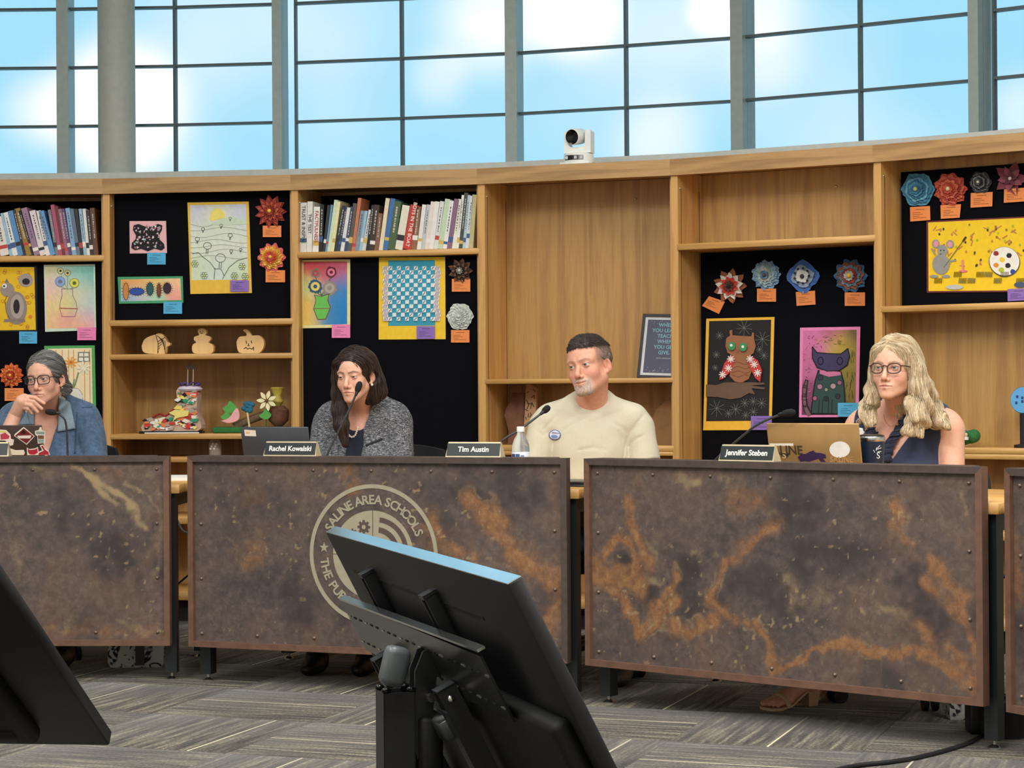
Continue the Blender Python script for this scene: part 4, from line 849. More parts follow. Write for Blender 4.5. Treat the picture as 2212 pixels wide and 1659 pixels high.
for (x, y, r, c, d) in ((362, 512, 18, (226, 222, 160), (60, 60, 70)), (405, 525, 18, (214, 206, 150), (70, 66, 60)), (360, 576, 30, (140, 170, 220), (120, 120, 140)), (445, 585, 28, (222, 222, 90), (90, 110, 60))): a.disc(x, y, r, r, c, jit=.1, rng=rng); a.line(ellipse(x, y, r, r, 16) + [(x + r, y)], 2.5, d); a.disc(x, y, r * .4, r * .4, d); a.line([(x, y + r), (404, 622)], 3, (110, 170, 130))
a.done(); card(0, .059, K1, [(462, 850), (574, 926)], 'pink', 'pink caption card under the pastel vase picture')
a = Art(0, .059, 'drawing', 'green-bordered drawing of a window and flowers behind the grey-haired woman', 'picture', K1, [(265, 960), (565, 957), (575, 1330), (275, 1330)]); a.sheet([(265, 960), (566, 957), (576, 1400), (275, 1400)], (84, 170, 96), 'mat'); a.sheet([(287, 977), (548, 973), (556, 1390), (292, 1390)], (244, 226, 186))
for x in (310, 335, 372, 410, 440, 536, 505): a.line([(x, 985), (x + 4, 1380)], 5, (222, 160, 96))
a.sheet([(468, 996), (536, 996), (540, 1052), (464, 1056)], (128, 130, 118), 'window_shape'); 
for (x0, y0) in ((474, 1003), (505, 1003), (473, 1030), (506, 1030)): a.poly([(x0, y0), (x0 + 25, y0), (x0 + 26, y0 + 20), (x0, y0 + 20)], (240, 236, 214))
for i in range(9): t = i * .7; a.line([(425, 1058), (425 + 36 * math.cos(t), 1058 + 32 * math.sin(t))], 7, (232, 160, 66)); a.line([(502, 1092), (502 + 38 * math.cos(t + .3), 1092 + 38 * math.sin(t + .3))], 9, (238, 234, 206))
a.disc(425, 1058, 8, 8, (196, 110, 40)); a.line([(425, 1250), (450, 1190), (470, 1120)], 8, (124, 150, 96)); a.line([(430, 1240), (445, 1160)], 6, (124, 150, 96)); a.disc(450, 1270, 46, 58, (226, 224, 210)); a.line(ellipse(450, 1270, 46, 58, 20), 3, (150, 150, 140)); a.done()
flower(0, .059, K1, 72, 1136, 66, [(236, 122, 70), (244, 150, 80), (232, 96, 60), (246, 190, 100), (220, 70, 70)], 'orange and red paper flower behind the woman in denim', 6, 12, .10, seed=4)
card(0, .059, K1, [(28, 1212), (142, 1288)], 'orange', 'orange caption card beside the woman in denim')
# ---- bay 1
a = Art(1, .069, 'collage', 'pink card with a black butterfly-shaped collage', 'picture', K1, [(774, 215), (992, 214), (998, 406), (776, 408)]); a.sheet([(774, 215), (992, 214), (998, 406), (776, 408)], (236, 186, 190))
bw_ = [(800, 240), (830, 232), (870, 248), (910, 248), (945, 232), (970, 240), (968, 268), (950, 300), (955, 325), (980, 350), (985, 375), (965, 390), (925, 378), (885, 395), (845, 380), (808, 388), (786, 375), (790, 345), (812, 322), (814, 300), (796, 268)]
a.sheet(bw_, (30, 28, 32), 'butterfly', .003); rng = random.Random(9)
for i in range(70):
    x, y = rng.uniform(806, 965), rng.uniform(246, 382)
    if (x < 815 or x > 955) and 285 < y < 335: continue
    r_ = rng.uniform(4, 10); an = rng.random() * 6; a.poly([(x + r_ * math.cos(an + t), y + r_ * math.sin(an + t)) for t in (0, 2.0, 3.9)], rng.choice([(226, 206, 214), (206, 120, 130), (160, 206, 206), (232, 228, 226), (196, 150, 170)]))
a.done(); card(1, .069, K1, [(880, 403), (990, 474)], 'blue', 'blue caption card under the butterfly collage')
a = Art(1, .069, 'drawing', 'pale green pencil landscape of hills and trees on a yellow mat', 'picture', K1, [(1120, 104), (1486, 98), (1505, 644), (1138, 650)]); a.sheet([(1120, 104), (1486, 98), (1505, 644), (1138, 650)], (236, 192, 72), 'mat')
a.wash([(1136, 120), (1470, 113), (1484, 564), (1144, 568)], [(1200, 150, (206, 210, 226), 60), (1420, 140, (206, 212, 230), 60), (1300, 180, (236, 226, 170), 40), (1300, 260, (214, 228, 208), 80), (1250, 380, (224, 230, 216), 90), (1420, 380, (222, 228, 218), 80), (1190, 500, (206, 224, 188), 60), (1430, 510, (206, 224, 186), 60), (1300, 520, (206, 226, 222), 50)], seed=5)
a.poly([(1255, 215)] + [(1300 - 46 * math.cos(t * PI / 12), 205 - 66 * math.sin(t * PI / 12)) for t in range(13)] + [(1345, 195)], (240, 224, 120)); G_ = (150, 158, 146)
for (y, d_, ph) in ((228, 26, .2), (262, 14, 1.0), (300, 16, .4), (335, 14, 2.0), (365, 12, 1.2), (395, 16, .7), (430, 12, 2.4)): a.line([(1140 + i * 24, y + d_ * math.sin(i * .45 + ph) * .8) for i in range(15)], 2.2, G_)
a.poly([(1250, 235), (1310, 205), (1390, 185), (1470, 215), (1470, 235), (1300, 240)], (200, 222, 196))
for (x, y, s_) in ((1214, 262, 10), (1322, 240, 9), (1376, 300, 13), (1376, 198, 8), (1180, 322, 13), (1240, 362, 24), (1382, 394, 9), (1438, 384, 8), (1318, 435, 30)): a.line(ellipse(x, y, s_, s_ * .85, 12) + [(x + s_, y)], 2.6, (74, 86, 74)); a.line([(x - s_ * .2, y + s_ * .8), (x - s_ * .3, y + s_ * 2)], 3, (74, 86, 74)); a.line([(x + s_ * .2, y + s_ * .8), (x + s_ * .1, y + s_ * 2)], 3, (74, 86, 74))
for pts in ([(1150, 410), (1185, 402), (1215, 430), (1255, 460), (1285, 500), (1280, 560)], [(1330, 560), (1370, 490), (1420, 450), (1478, 434)], [(1280, 500), (1320, 500), (1340, 540)]): a.line(pts, 3, (80, 96, 80))
for (x, y) in ((1165, 470), (1222, 540), (1448, 486), (1402, 542), (1466, 545)):
    for i in range(6): a.line(ellipse(x + 14 * math.cos(i * 1.05), y + 14 * math.sin(i * 1.05), 8, 8, 8), 2, (92, 106, 84))
    a.disc(x, y, 6, 6, (190, 206, 110))
a.done(); card(1, .069, K1, [(1376, 568), (1486, 636)], 'purple', 'purple caption card under the green landscape')
a = Art(1, .069, 'drawing', 'wide green-bordered strip with five painted bug shapes', 'picture', K1, [(703, 550), (1092, 545), (1096, 703), (710, 708)]); a.sheet([(703, 548), (1092, 544), (1096, 703), (712, 708)], (74, 160, 116), 'mat')
a.wash([(722, 563), (1078, 557), (1084, 686), (722, 694)], [(760, 580, (236, 170, 90), 40), (840, 580, (240, 180, 110), 40), (930, 580, (240, 200, 120), 40), (1050, 590, (246, 206, 160), 40), (760, 670, (150, 190, 220), 40), (850, 670, (196, 200, 210), 40), (930, 670, (170, 220, 190), 40), (1050, 660, (244, 160, 150), 40)], seed=6)
for (x, y, rx, ry, c) in ((753, 635, 17, 50, (206, 140, 70)), (818, 635, 44, 22, (52, 84, 170)), (897, 620, 21, 38, (48, 92, 96)), (951, 628, 12, 40, (130, 66, 50)), (1000, 615, 23, 32, (62, 40, 54))):
    for i in range(18): t = i * 2 * PI / 18; a.line([(x + rx * math.cos(t), y + ry * math.sin(t)), (x + (rx + 11) * math.cos(t), y + (ry + 9) * math.sin(t))], 1.8, (50, 44, 50))
    a.disc(x, y, rx, ry, c, jit=.05, rng=rng); a.line(ellipse(x, y, rx, ry, 18) + [(x + rx, y)], 2.4, (40, 34, 40))
a.done(); card(1, .069, K1, [(977, 697), (1088, 768)], 'blue', 'blue caption card under the bug strip')
flower(1, .069, K1, 1620, 158, 82, [(150, 60, 56), (190, 84, 56), (166, 64, 70), (206, 110, 66)], 'dark red spiky paper flower near the bookcase upright', 6, 11, .2, True, 11)
card(1, .069, K1, [(1570, 242), (1680, 310)], 'orange', 'orange caption card under the dark red spiky flower')
flower(1, .069, K1, 1625, 432, 78, [(230, 110, 120), (240, 170, 80), (246, 206, 96), (236, 160, 70), (226, 110, 66)], 'pink and yellow paper rose below the dark red flower', 6, 10, .1, seed=12)
card(1, .069, K1, [(1587, 508), (1703, 580)], 'orange', 'orange caption card under the pink and yellow rose')
# ---- bay 2
a = Art(2, .059, 'painting', 'red and blue painting of a green vase above the woman in tweed', 'picture', K2, [(80, 447), (378, 443), (378, 850), (80, 855)]); a.sheet([(80, 447), (378, 443), (378, 850), (80, 855)], (234, 226, 160), 'mat')
a.wash([(99, 458), (360, 455), (360, 830), (97, 838)], [(140, 480, (214, 70, 86), 60), (300, 480, (220, 96, 110), 70), (220, 540, (206, 84, 96), 40), (330, 620, (50, 140, 200), 70), (320, 750, (44, 132, 198), 80), (240, 800, (60, 140, 190), 40), (110, 600, (190, 214, 130), 50), (120, 720, (236, 190, 90), 60), (130, 810, (236, 206, 100), 50), (180, 620, (220, 206, 170), 40)], seed=8)
for (x, y, r, c1_, c2_) in ((172, 525, 28, (130, 130, 110), (190, 70, 80)), (265, 520, 33, (110, 40, 60), (226, 130, 150)), (170, 605, 40, (50, 90, 120), (232, 206, 110)), (256, 615, 44, (150, 140, 134), (178, 170, 160))):
    a.disc(x, y, r, r, c1_, jit=.12, rng=rng); a.disc(x, y, r * .68, r * .68, c2_); a.disc(x, y, r * .3, r * .3, c1_); a.line([(x, y + r * .8), (208, 660)], 5, (60, 110, 70))
v = [(165, 655), (205, 665), (250, 650), (245, 690), (260, 730), (232, 800), (185, 802), (160, 740), (174, 690)]; a.poly(v, (110, 196, 90)); a.line(v + [v[0]], 4, (120, 60, 66)); a.line([(162, 738), (258, 736)], 4, (140, 70, 70)); a.done()
card(2, .059, K2, [(268, 832), (378, 912)], 'pink', 'pink caption card under the green vase painting')
a = Art(2, .059, 'weaving', 'teal and white woven paper checkerboard on a yellow mat', 'picture', K2, [(550, 433), (945, 428), (948, 920), (548, 922)]); a.sheet([(550, 433), (945, 428), (948, 920), (548, 922)], (246, 204, 54), 'mat'); a.sheet([(606, 450), (884, 448), (886, 838), (606, 840)], (58, 158, 184), 'base_sheet')
for j in range(13):
    y = 484 + j * 25.3
    for i in range(11):
        x = 606 + i * 25.4
        if (i + j) % 2 == 0:
            a.poly([(x + 1, y + 1), (x + 24, y), (x + 24, y + 23), (x + 1, y + 24)], (226, 234, 238))
            if rng.random() < .4 or j in (0, 1, 10, 12): a.line([(x + 5, y + 20), (x + 18, y + 4)], 4, rng.choice([(84, 60, 110), (50, 70, 120), (110, 50, 60)]))
    for x0 in (578, 884):
        o_ = rng.uniform(-7, 5); a.poly([(x0 + o_, y), (x0 + 32 + o_, y), (x0 + 32 + o_, y + 24), (x0 + o_, y + 24)], (232, 232, 232))
        for t in range(3): a.line([(x0 + o_ + 3 + t * 9, y + 22), (x0 + o_ + 12 + t * 8, y + 2)], 3.2, rng.choice([(110, 66, 110), (84, 60, 110), (130, 60, 80)]))
a.done(); card(2, .059, K2, [(775, 842), (884, 918)], 'purple', 'purple caption card on the woven checkerboard')
flower(2, .059, K2, 1040, 512, 62, [(110, 74, 56), (60, 44, 40), (130, 96, 76), (44, 38, 38), (170, 160, 150)], 'small brown spiky paper flower beside the checkerboard', 5, 9, .22, True, 21, (200, 196, 190)); card(2, .059, K2, [(985, 560), (1095, 636)], 'orange', 'orange caption card under the brown spiky flower')
flower(2, .059, K2, 1037, 785, 76, [(206, 212, 206), (222, 226, 220), (196, 204, 198), (226, 230, 224)], 'white paper rose beside the checkerboard', 6, 6, .05, seed=22, centre=(206, 210, 204)); card(2, .059, K2, [(980, 865), (1090, 940)], 'orange', 'orange caption card under the white paper rose')
# ---- bay 4
flower(4, .233, K4, 372, 745, 84, [(150, 90, 60), (226, 216, 204), (206, 70, 60), (110, 64, 56)], 'spiky shell-like paper flower with red heart, above the owl', 4, 9, .2, True, 31, (40, 36, 36))
card(4, .233, K4, [(246, 802), (337, 834), (303, 905), (205, 858)], 'orange', 'tilted orange caption card above the owl')
flower(4, .233, K4, 580, 680, 80, [(130, 168, 200), (160, 186, 206), (176, 206, 210), (206, 210, 204)], 'pale blue wavy paper flower', 5, 11, .07, seed=32, centre=(90, 90, 90)); card(4, .233, K4, [(523, 758), (633, 834)], 'orange', 'orange caption card under the pale blue flower')
a = flower(4, .233, K4, 793, 688, 86, [(70, 110, 180), (150, 166, 186), (226, 228, 222)], 'blue and white spotted paper flower, squarish', 3, 4, .10, seed=33, centre=(70, 70, 74))
b = B()
for i in range(9): t = i * .7; x_, z_ = a.L([(793 + 42 * math.cos(t), 685 + 44 * math.sin(t))])[0]; b.ball((x_, -.026, z_), (.006, .004, .005), pmat((40, 40, 44)), 8)
b.build('dark_spots', a.r); card(4, .233, K4, [(747, 778), (858, 770), (861, 850), (752, 858)], 'orange', 'orange caption card under the spotted flower')
a = flower(4, .233, K4, 1068, 685, 90, [(60, 110, 150), (150, 90, 66), (110, 140, 160), (166, 70, 56), (190, 196, 196)], 'blue and rust paper flower beside the right upright', 5, 10, .09, seed=34); card(4, .233, K4, [(1030, 780), (1147, 858)], 'orange', 'orange caption card under the blue and rust flower')
a = Art(4, .233, 'collage', 'brown owl collage with floral wings on black, yellow mat', 'picture', K4, [(230, 930), (624, 922), (607, 1575), (212, 1577)]); a.sheet([(230, 932), (624, 922), (607, 1575), (212, 1577)], (244, 190, 60), 'mat'); a.sheet([(248, 946), (605, 938), (592, 1520), (230, 1524)], (34, 33, 36), 'black_sheet')
for (x, y, r_) in ((450, 985, 45), (555, 1050, 45), (308, 1030, 22), (290, 1140, 22), (565, 1145, 25), (292, 1450, 48), (360, 1480, 24), (402, 1455, 34), (455, 1420, 26), (503, 1410, 24), (552, 1420, 30), (460, 1490, 24), (505, 1470, 26), (285, 1215, 18), (540, 1110, 20)):
    for i in range(9): t = i * 2 * PI / 9 + .2; a.line([(x, y), (x + r_ * math.cos(t), y + r_ * math.sin(t))], 1.7, (130, 134, 126))
a.sheet([(232, 1312), (290, 1316), (340, 1300), (420, 1300), (490, 1300), (565, 1302), (572, 1312), (490, 1318), (572, 1330), (568, 1340), (495, 1334), (515, 1370), (480, 1362), (430, 1390), (370, 1398), (300, 1385), (232, 1382)], (110, 86, 70), 'branch'); BR = (158, 106, 74)
a.sheet([(350, 1045), (372, 1030), (368, 1002), (384, 996), (386, 1028), (440, 1032), (495, 1034), (500, 1012), (510, 1014), (510, 1050), (520, 1090), (508, 1130), (480, 1152), (482, 1180), (498, 1230), (480, 1280), (440, 1302), (400, 1296), (368, 1262), (385, 1200), (392, 1150), (358, 1128), (345, 1090)], BR, 'owl_body', .002)
for y in (1190, 1215, 1240, 1262): a.line([(385 + i * 15, y + 7 * math.sin(i * 1.1 + y)) for i in range(8)], 2.5, (112, 70, 48))
for wing in ([(392, 1146), (372, 1150), (340, 1190), (310, 1285), (330, 1282), (375, 1240), (392, 1190)], [(478, 1146), (500, 1150), (535, 1175), (558, 1230), (548, 1298), (520, 1275), (480, 1200)]): a.sheet(wing, (206, 66, 66), 'wing', .0018)
for (x, y) in ((365, 1218), (332, 1255), (380, 1165), (515, 1197), (535, 1245), (492, 1165)):
    for i in range(8): a.line([(x, y), (x + 20 * math.cos(i * .785), y + 20 * math.sin(i * .785))], 6, (240, 226, 220))
    a.flush('daisy')
for x in (386, 453): a.disc(x, 1090 if x < 400 else 1096, 21, 25, (60, 150, 90)); a.disc(x - 2, 1086 if x < 400 else 1094, 8, 8, (236, 240, 230)); a.flush('eye')
a.disc(418, 1116, 5, 7, (176, 80, 60)); a.done(); card(4, .233, K4, [(488, 1494), (607, 1575)], 'purple', 'purple caption card on the owl collage')
a = Art(4, .233, 'drawing', 'pastel drawing of a dark spotted cat on a pink mat', 'picture', K4, [(770, 982), (1118, 978), (1110, 1500), (766, 1502)]); a.sheet([(772, 984), (1120, 978), (1110, 1500), (766, 1502)], (238, 140, 190), 'mat')
a.wash([(790, 1001), (1099, 996), (1092, 1486), (781, 1489)], [(840, 1050, (216, 120, 170), 60), (820, 1200, (196, 110, 150), 60), (840, 1380, (130, 70, 100), 50), (960, 1010, (180, 90, 130), 40), (1000, 1080, (196, 170, 70), 50), (1070, 1150, (150, 130, 60), 50), (1070, 1300, (140, 124, 60), 50), (1060, 1450, (120, 108, 50), 50), (880, 1470, (90, 60, 80), 40), (1090, 1020, (110, 90, 60), 40)], seed=14)
for i in range(46): x = rng.uniform(870, 1060); y = 1035 + (x - 960) ** 2 / 400 + rng.uniform(-10, 45); a.line([(x, y), (x + rng.uniform(-22, 22), y + rng.uniform(-8, 14))], 2, rng.choice([(206, 180, 80), (150, 126, 50), (60, 52, 30)]))
for i in range(50): x, y = rng.uniform(795, 860), rng.uniform(1010, 1400); a.line([(x, y), (x + rng.uniform(-14, 14), y + rng.uniform(-16, 16))], 2, rng.choice([(232, 150, 196), (120, 60, 90), (220, 120, 170)]))
for i in range(40): x, y = rng.uniform(1040, 1090), rng.uniform(1090, 1470); a.line([(x, y), (x + rng.uniform(-5, 5), y + rng.uniform(20, 50))], 2, rng.choice([(170, 150, 70), (80, 70, 36), (56, 50, 30)]))
K_ = (24, 22, 28)
bd = [(880, 1232), (862, 1290), (848, 1380), (838, 1480), (1035, 1482), (1032, 1380), (1026, 1300), (1010, 1240)]; a.poly(bd, (50, 76, 74)); a.line(bd + [bd[0]], 7, K_)
for (x, y, r_, c) in ((892, 1272, 16, (46, 54, 66)), (888, 1325, 16, (176, 120, 150)), (925, 1342, 11, (150, 150, 120)), (965, 1322, 17, (176, 150, 160)), (1002, 1302, 14, (150, 96, 130)), (992, 1380, 15, (40, 52, 60)), (925, 1394, 15, (36, 46, 52)), (860, 1392, 13, (176, 96, 130))): a.disc(x, y, r_, r_, c); a.line(ellipse(x, y, r_, r_, 14) + [(x + r_, y)], 3, K_)
for x in (885, 905, 940, 960): a.line([(x, 1400), (x - 4, 1480)], 5, (30, 34, 38))
a.poly([(888, 1228), (1008, 1240), (1010, 1258), (940, 1268), (888, 1250)], (206, 120, 160)); hd = [(845, 1095), (872, 1128), (940, 1134), (1010, 1136), (1050, 1105), (1060, 1150), (1045, 1200), (1000, 1232), (930, 1235), (872, 1212), (846, 1160)]; a.poly(hd, (66, 60, 96)); a.line(hd + [hd[0]], 6, K_)
for x in (893, 1004): a.line(ellipse(x, 1176, 15, 22, 14) + [(x + 15, 1176)], 6, (30, 28, 44))
tl = [(825, 1485), (800, 1440), (795, 1380), (800, 1320), (812, 1290)]; a.line(tl, 22, (120, 90, 100)); a.line([(838, 1480), (815, 1430), (808, 1370), (818, 1290), (808, 1285), (790, 1330), (786, 1400), (800, 1470)], 5, K_)
for y in (1330, 1365, 1400, 1435): a.line([(788, y), (812, y + 4)], 4, K_)
a.done(); card(4, .233, K4, [(990, 1418), (1108, 1498)], 'blue', 'blue caption card on the cat drawing')
# ---- bay 5
flower(5, .193, K5, 250, 213, 82, [(84, 150, 180), (70, 130, 166), (110, 176, 200), (60, 116, 150)], 'teal blue paper rose, first in the top right row', 6, 6, .06, seed=41, centre=(170, 190, 120)); card(5, .193, K5, [(204, 302), (306, 296), (308, 368), (206, 376)], 'orange', 'orange caption card under the teal blue rose')
flower(5, .193, K5, 416, 212, 80, [(196, 84, 66), (214, 110, 84), (180, 70, 60), (222, 126, 96)], 'coral red paper rose, second in the top right row', 6, 9, .08, seed=42, centre=(226, 206, 160)); card(5, .193, K5, [(360, 292), (465, 287), (458, 356), (362, 362)], 'orange', 'orange caption card under the coral red rose')
flower(5, .193, K5, 570, 177, 54, [(64, 68, 72), (110, 114, 114), (44, 46, 50), (150, 152, 148)], 'grey and black paper rose, third in the top right row', 6, 6, .06, seed=43, centre=(210, 206, 196)); card(5, .193, K5, [(515, 230), (627, 224), (625, 298), (514, 305)], 'orange', 'orange caption card under the grey rose')
flower(5, .193, K5, 725, 158, 66, [(128, 64, 76), (150, 84, 96), (110, 60, 70)], 'maroon star-shaped paper flower at the right picture edge', 3, 5, .42, True, 44, (220, 200, 196)); card(5, .193, K5, [(686, 210), (800, 202), (800, 272), (684, 280)], 'orange', 'orange caption card under the maroon star flower')
a = Art(5, .193, 'painting', 'yellow painting of a grey mouse and a paint palette', 'picture', K5, [(290, 372), (800, 348), (800, 735), (292, 738)]); a.sheet([(288, 374), (1000, 340), (1000, 734), (290, 740)], (110, 46, 50), 'mat'); a.sheet([(298, 381), (992, 348), (992, 726), (300, 732)], (246, 206, 40))
rng = random.Random(8)
for i in range(90):
    x, y = rng.uniform(305, 985), rng.uniform(390, 610); c = rng.choice([(70, 64, 40), (170, 186, 50), (206, 130, 80), (150, 120, 60)])
    if rng.random() < .3: an = rng.random() * 3; a.line([(x, y), (x + 26 * math.cos(an), y + 26 * math.sin(an))], 5, (196, 130, 90))
    else: a.disc(x, y, 5, 7, c, n=8)
GR = (150, 152, 150); a.disc(365, 595, 44, 52, GR); a.disc(372, 525, 26, 30, GR); a.disc(338, 490, 19, 22, GR); a.disc(412, 492, 19, 21, GR); a.disc(340, 490, 12, 15, (232, 150, 170)); a.disc(411, 493, 12, 14, (232, 150, 170)); a.line([(335, 545), (318, 515)], 8, GR); a.line([(400, 580), (440, 575)], 9, GR); a.disc(330, 657, 22, 8, GR); a.disc(390, 657, 22, 8, GR); a.disc(364, 524, 3, 4, (30, 30, 30)); a.disc(380, 524, 3, 4, (30, 30, 30)); a.disc(364, 543, 4, 3, (40, 36, 36))
a.line([(380, 612), (490, 458)], 4, (120, 100, 70)); a.line([(478, 476), (492, 456)], 9, (60, 50, 40)); a.disc(478, 630, 22, 6, (226, 120, 130)); a.line([(478, 630), (476, 575)], 10, (232, 140, 150))
a.disc(690, 582, 80, 76, (60, 56, 50), rot=.3); a.disc(690, 580, 77, 73, (240, 238, 230), rot=.3)
for (x, y, c) in ((647, 540, (150, 50, 46)), (714, 550, (40, 38, 44)), (678, 572, (240, 206, 60)), (647, 600, (226, 150, 60)), (708, 602, (40, 40, 44)), (675, 625, (180, 200, 50)), (733, 633, (50, 80, 150))): a.disc(x, y, 14, 13, c, jit=.1, rng=rng, n=12)
for x in (350, 450, 475, 520, 565, 608, 655, 690, 770, 830, 900):
    y = rng.choice([648, 680]); 
    for i in range(6): a.line([(x - 18 + i * 7, y + 12), (x - 15 + i * 7, y - 14)], 3, (66, 70, 36))
a.disc(435, 712, 45, 12, (190, 196, 196)); a.disc(770, 700, 30, 14, (70, 90, 120)); a.done()
card(5, .193, K5, [(703, 722), (815, 716), (815, 778), (704, 784)], 'purple', 'purple caption card under the mouse painting')
# ================================================================ BOOKS
def cname(c):
    r, g, b_ = c
    if max(c) < 70: return 'black'
    if min(c) > 185: return 'white'
    if max(c) - min(c) < 28: return 'grey'
    if b_ >= r and b_ >= g: return 'purple' if r > g + 12 else 'blue'
    if g >= r and g >= b_: return 'green'
    if r > 150 and g > 140: return 'cream' if b_ > 120 else 'yellow'
    return 'red' if r > 150 and g < 110 else 'brown'
ORD = ['first', 'second', 'third', 'fourth', 'fifth', 'sixth', 'seventh', 'eighth', 'ninth', 'tenth', 'eleventh', 'twelfth', 'thirteenth', 'fourteenth', 'fifteenth', 'sixteenth', 'seventeenth', 'eighteenth', 'nineteenth', 'twentieth']
def nth(i): return ORD[i] if i < 20 else ('twenty-' + ORD[i - 20] if i < 29 else ('thirtieth' if i == 29 else ('thirty-' + ORD[i - 30] if i < 39 else 'fortieth')))
PAGES = mat((222, 214, 196), .9, var=.1, scale=300, name='page_block')
def book(bay, k, yb, xb0, xb1, xt0, yt, col, label, z, group, title=None, tcol=(40, 40, 44), seed=0, w=.028):
    f_ = BAY[bay]; (u0, _), (u1, _) = [f_.hit(*p, w) for p in k([(xb0, yb), (xb1, yb)])]; ut, zt = f_.hit(*k([(xt0, yt)])[0], w)
    rng = random.Random(seed); th = max(.008, (u1 - u0) * .97); H_ = max(.1, zt - z); lean = math.atan2(ut - u0, H_); hgt = H_ / math.cos(lean) - (th * math.sin(abs(lean)) if lean < 0 else 0)
    hgt = min(hgt, .262); dep = rng.uniform(.13, .19)
    lift = 0.0; pu = u0
    if lean < 0: lift = 0.0; 
    M_ = f_.mtx(u0, w, z) @ (Matrix.Rotation(lean, 4, 'Y') if lean >= 0 else Matrix.Translation((th, 0, 0)) @ Matrix.Rotation(lean, 4, 'Y') @ Matrix.Translation((-th, 0, 0)))
    if lean > 0: M_ = f_.mtx(u0, w, z + th * math.sin(lean)) @ Matrix.Rotation(lean, 4, 'Y')
    else: M_ = f_.mtx(u1 - th, w, z) @ Matrix.Rotation(lean, 4, 'Y'); M_ = M_ @ Matrix.Translation((0, 0, 0))
    r = thing('book', label, 'book', M_, group); cm_ = mat(col, .5, var=.08, scale=60, name='book_cover'); ct = .0016
    b = B(); b.box(0, th, 0, ct, 0, hgt, cm_); b.box(0, ct, ct, dep, 0, hgt, cm_); b.box(th - ct, th, ct, dep, 0, hgt, cm_)
    c2_ = rng.choice([(30, 32, 38), (232, 228, 220), (190, 60, 56), (60, 90, 140), (206, 176, 90)])
    z0 = rng.uniform(.02, .05); 
    if rng.random() < .8: b.box(.0004, th - .0004, -.0003, .0002, z0, z0 + rng.uniform(.012, .03), mat(c2_, .5, name='spine_print'))
    if not title and th > .011 and rng.random() < .7:   # a printed title block
        tc_ = (84, 84, 90) if sum(col) > 380 else (190, 186, 176); za = hgt * .36
        while za < hgt * .88: ln = rng.uniform(.003, .012); b.box(th * .38, th * .62, -.0003, .0002, za, za + ln, mat(tc_, .5, name='spine_print')); za += ln + rng.uniform(.002, .006)
    b.build('cover', r); B().box(ct, th - ct, ct, dep - .003, .003, hgt - .003, PAGES).build('page_block', r)
    if title: lettering(title, min(th * .85, .024), mat(tcol, .5, name='spine_lettering'), r, Matrix.Translation((th / 2, -.0006, hgt * .56)) @ Matrix.Rotation(PI / 2, 4, 'Y') @ UPR, bold=.0003)
BK2 = [(78, 118, 80, 105, (214, 216, 212)), (118, 150, 122, 98, (222, 222, 216)), (152, 190, 160, 130, (232, 230, 226)), (188, 212, 198, 118, (24, 24, 26)), (212, 228, 242, 120, (40, 48, 52)), (228, 240, 262, 118, (110, 150, 180)), (240, 262, 283, 90, (206, 222, 190)), (262, 280, 302, 100, (232, 226, 170)), (280, 300, 330, 125, (40, 46, 50)), (300, 318, 345, 128, (44, 60, 90)), (318, 340, 358, 135, (222, 222, 220)), (340, 362, 380, 130, (56, 74, 104)), (362, 385, 395, 110, (90, 84, 80)), (385, 405, 425, 78, (196, 120, 84)), (405, 430, 440, 155, (130, 144, 160)), (430, 447, 465, 155, (150, 190, 214)), (447, 470, 488, 150, (206, 208, 206)), (470, 490, 505, 120, (26, 28, 32)), (490, 522, 522, 120, (58, 40, 34)), (522, 548, 545, 170, (130, 90, 66)), (548, 572, 590, 80, (226, 216, 184)), (572, 600, 620, 82, (58, 110, 170)), (600, 645, 640, 100, (70, 96, 60)), (645, 690, 690, 125, (226, 222, 206)), (690, 742, 740, 125, (190, 50, 44)), (742, 775, 768, 130, (140, 96, 66)), (775, 800, 808, 118, (226, 226, 222)), (800, 822, 836, 118, (190, 196, 198)), (822, 848, 860, 100, (226, 214, 208)), (848, 875, 885, 100, (228, 228, 224)), (875, 900, 915, 98, (216, 218, 216)), (900, 930, 945, 85, (190, 212, 180)), (930, 955, 972, 95, (226, 226, 226)), (955, 985, 1000, 85, (130, 96, 124)), (985, 1010, 1022, 85, (222, 226, 206)), (1010, 1025, 1044, 60, (230, 230, 226)), (1025, 1048, 1060, 45, (60, 70, 64)), (1048, 1065, 1078, 60, (176, 200, 210)), (1065, 1085, 1094, 65, (206, 216, 216)), (1085, 1112, 1108, 58, (190, 180, 130))]
TT = {0: ('TRUST & INSPIRE', (40, 40, 44)), 1: ('THE TEST', (40, 40, 44)), 2: ('FACTFULNESS', (170, 40, 40)), 24: ('BOYS IN THE BOAT', (240, 230, 220))}
for i, (a_, b_, c_, y_, col) in enumerate(BK2):
    t_ = TT.get(i, (None, None)); book(2, K2, 396, a_, b_, c_, y_, col, '%s book, %s from left in the row above the woman in tweed' % (cname(col), nth(i)), 1.7622, 'books above the woman in tweed', t_[0], t_[1], 100 + i)
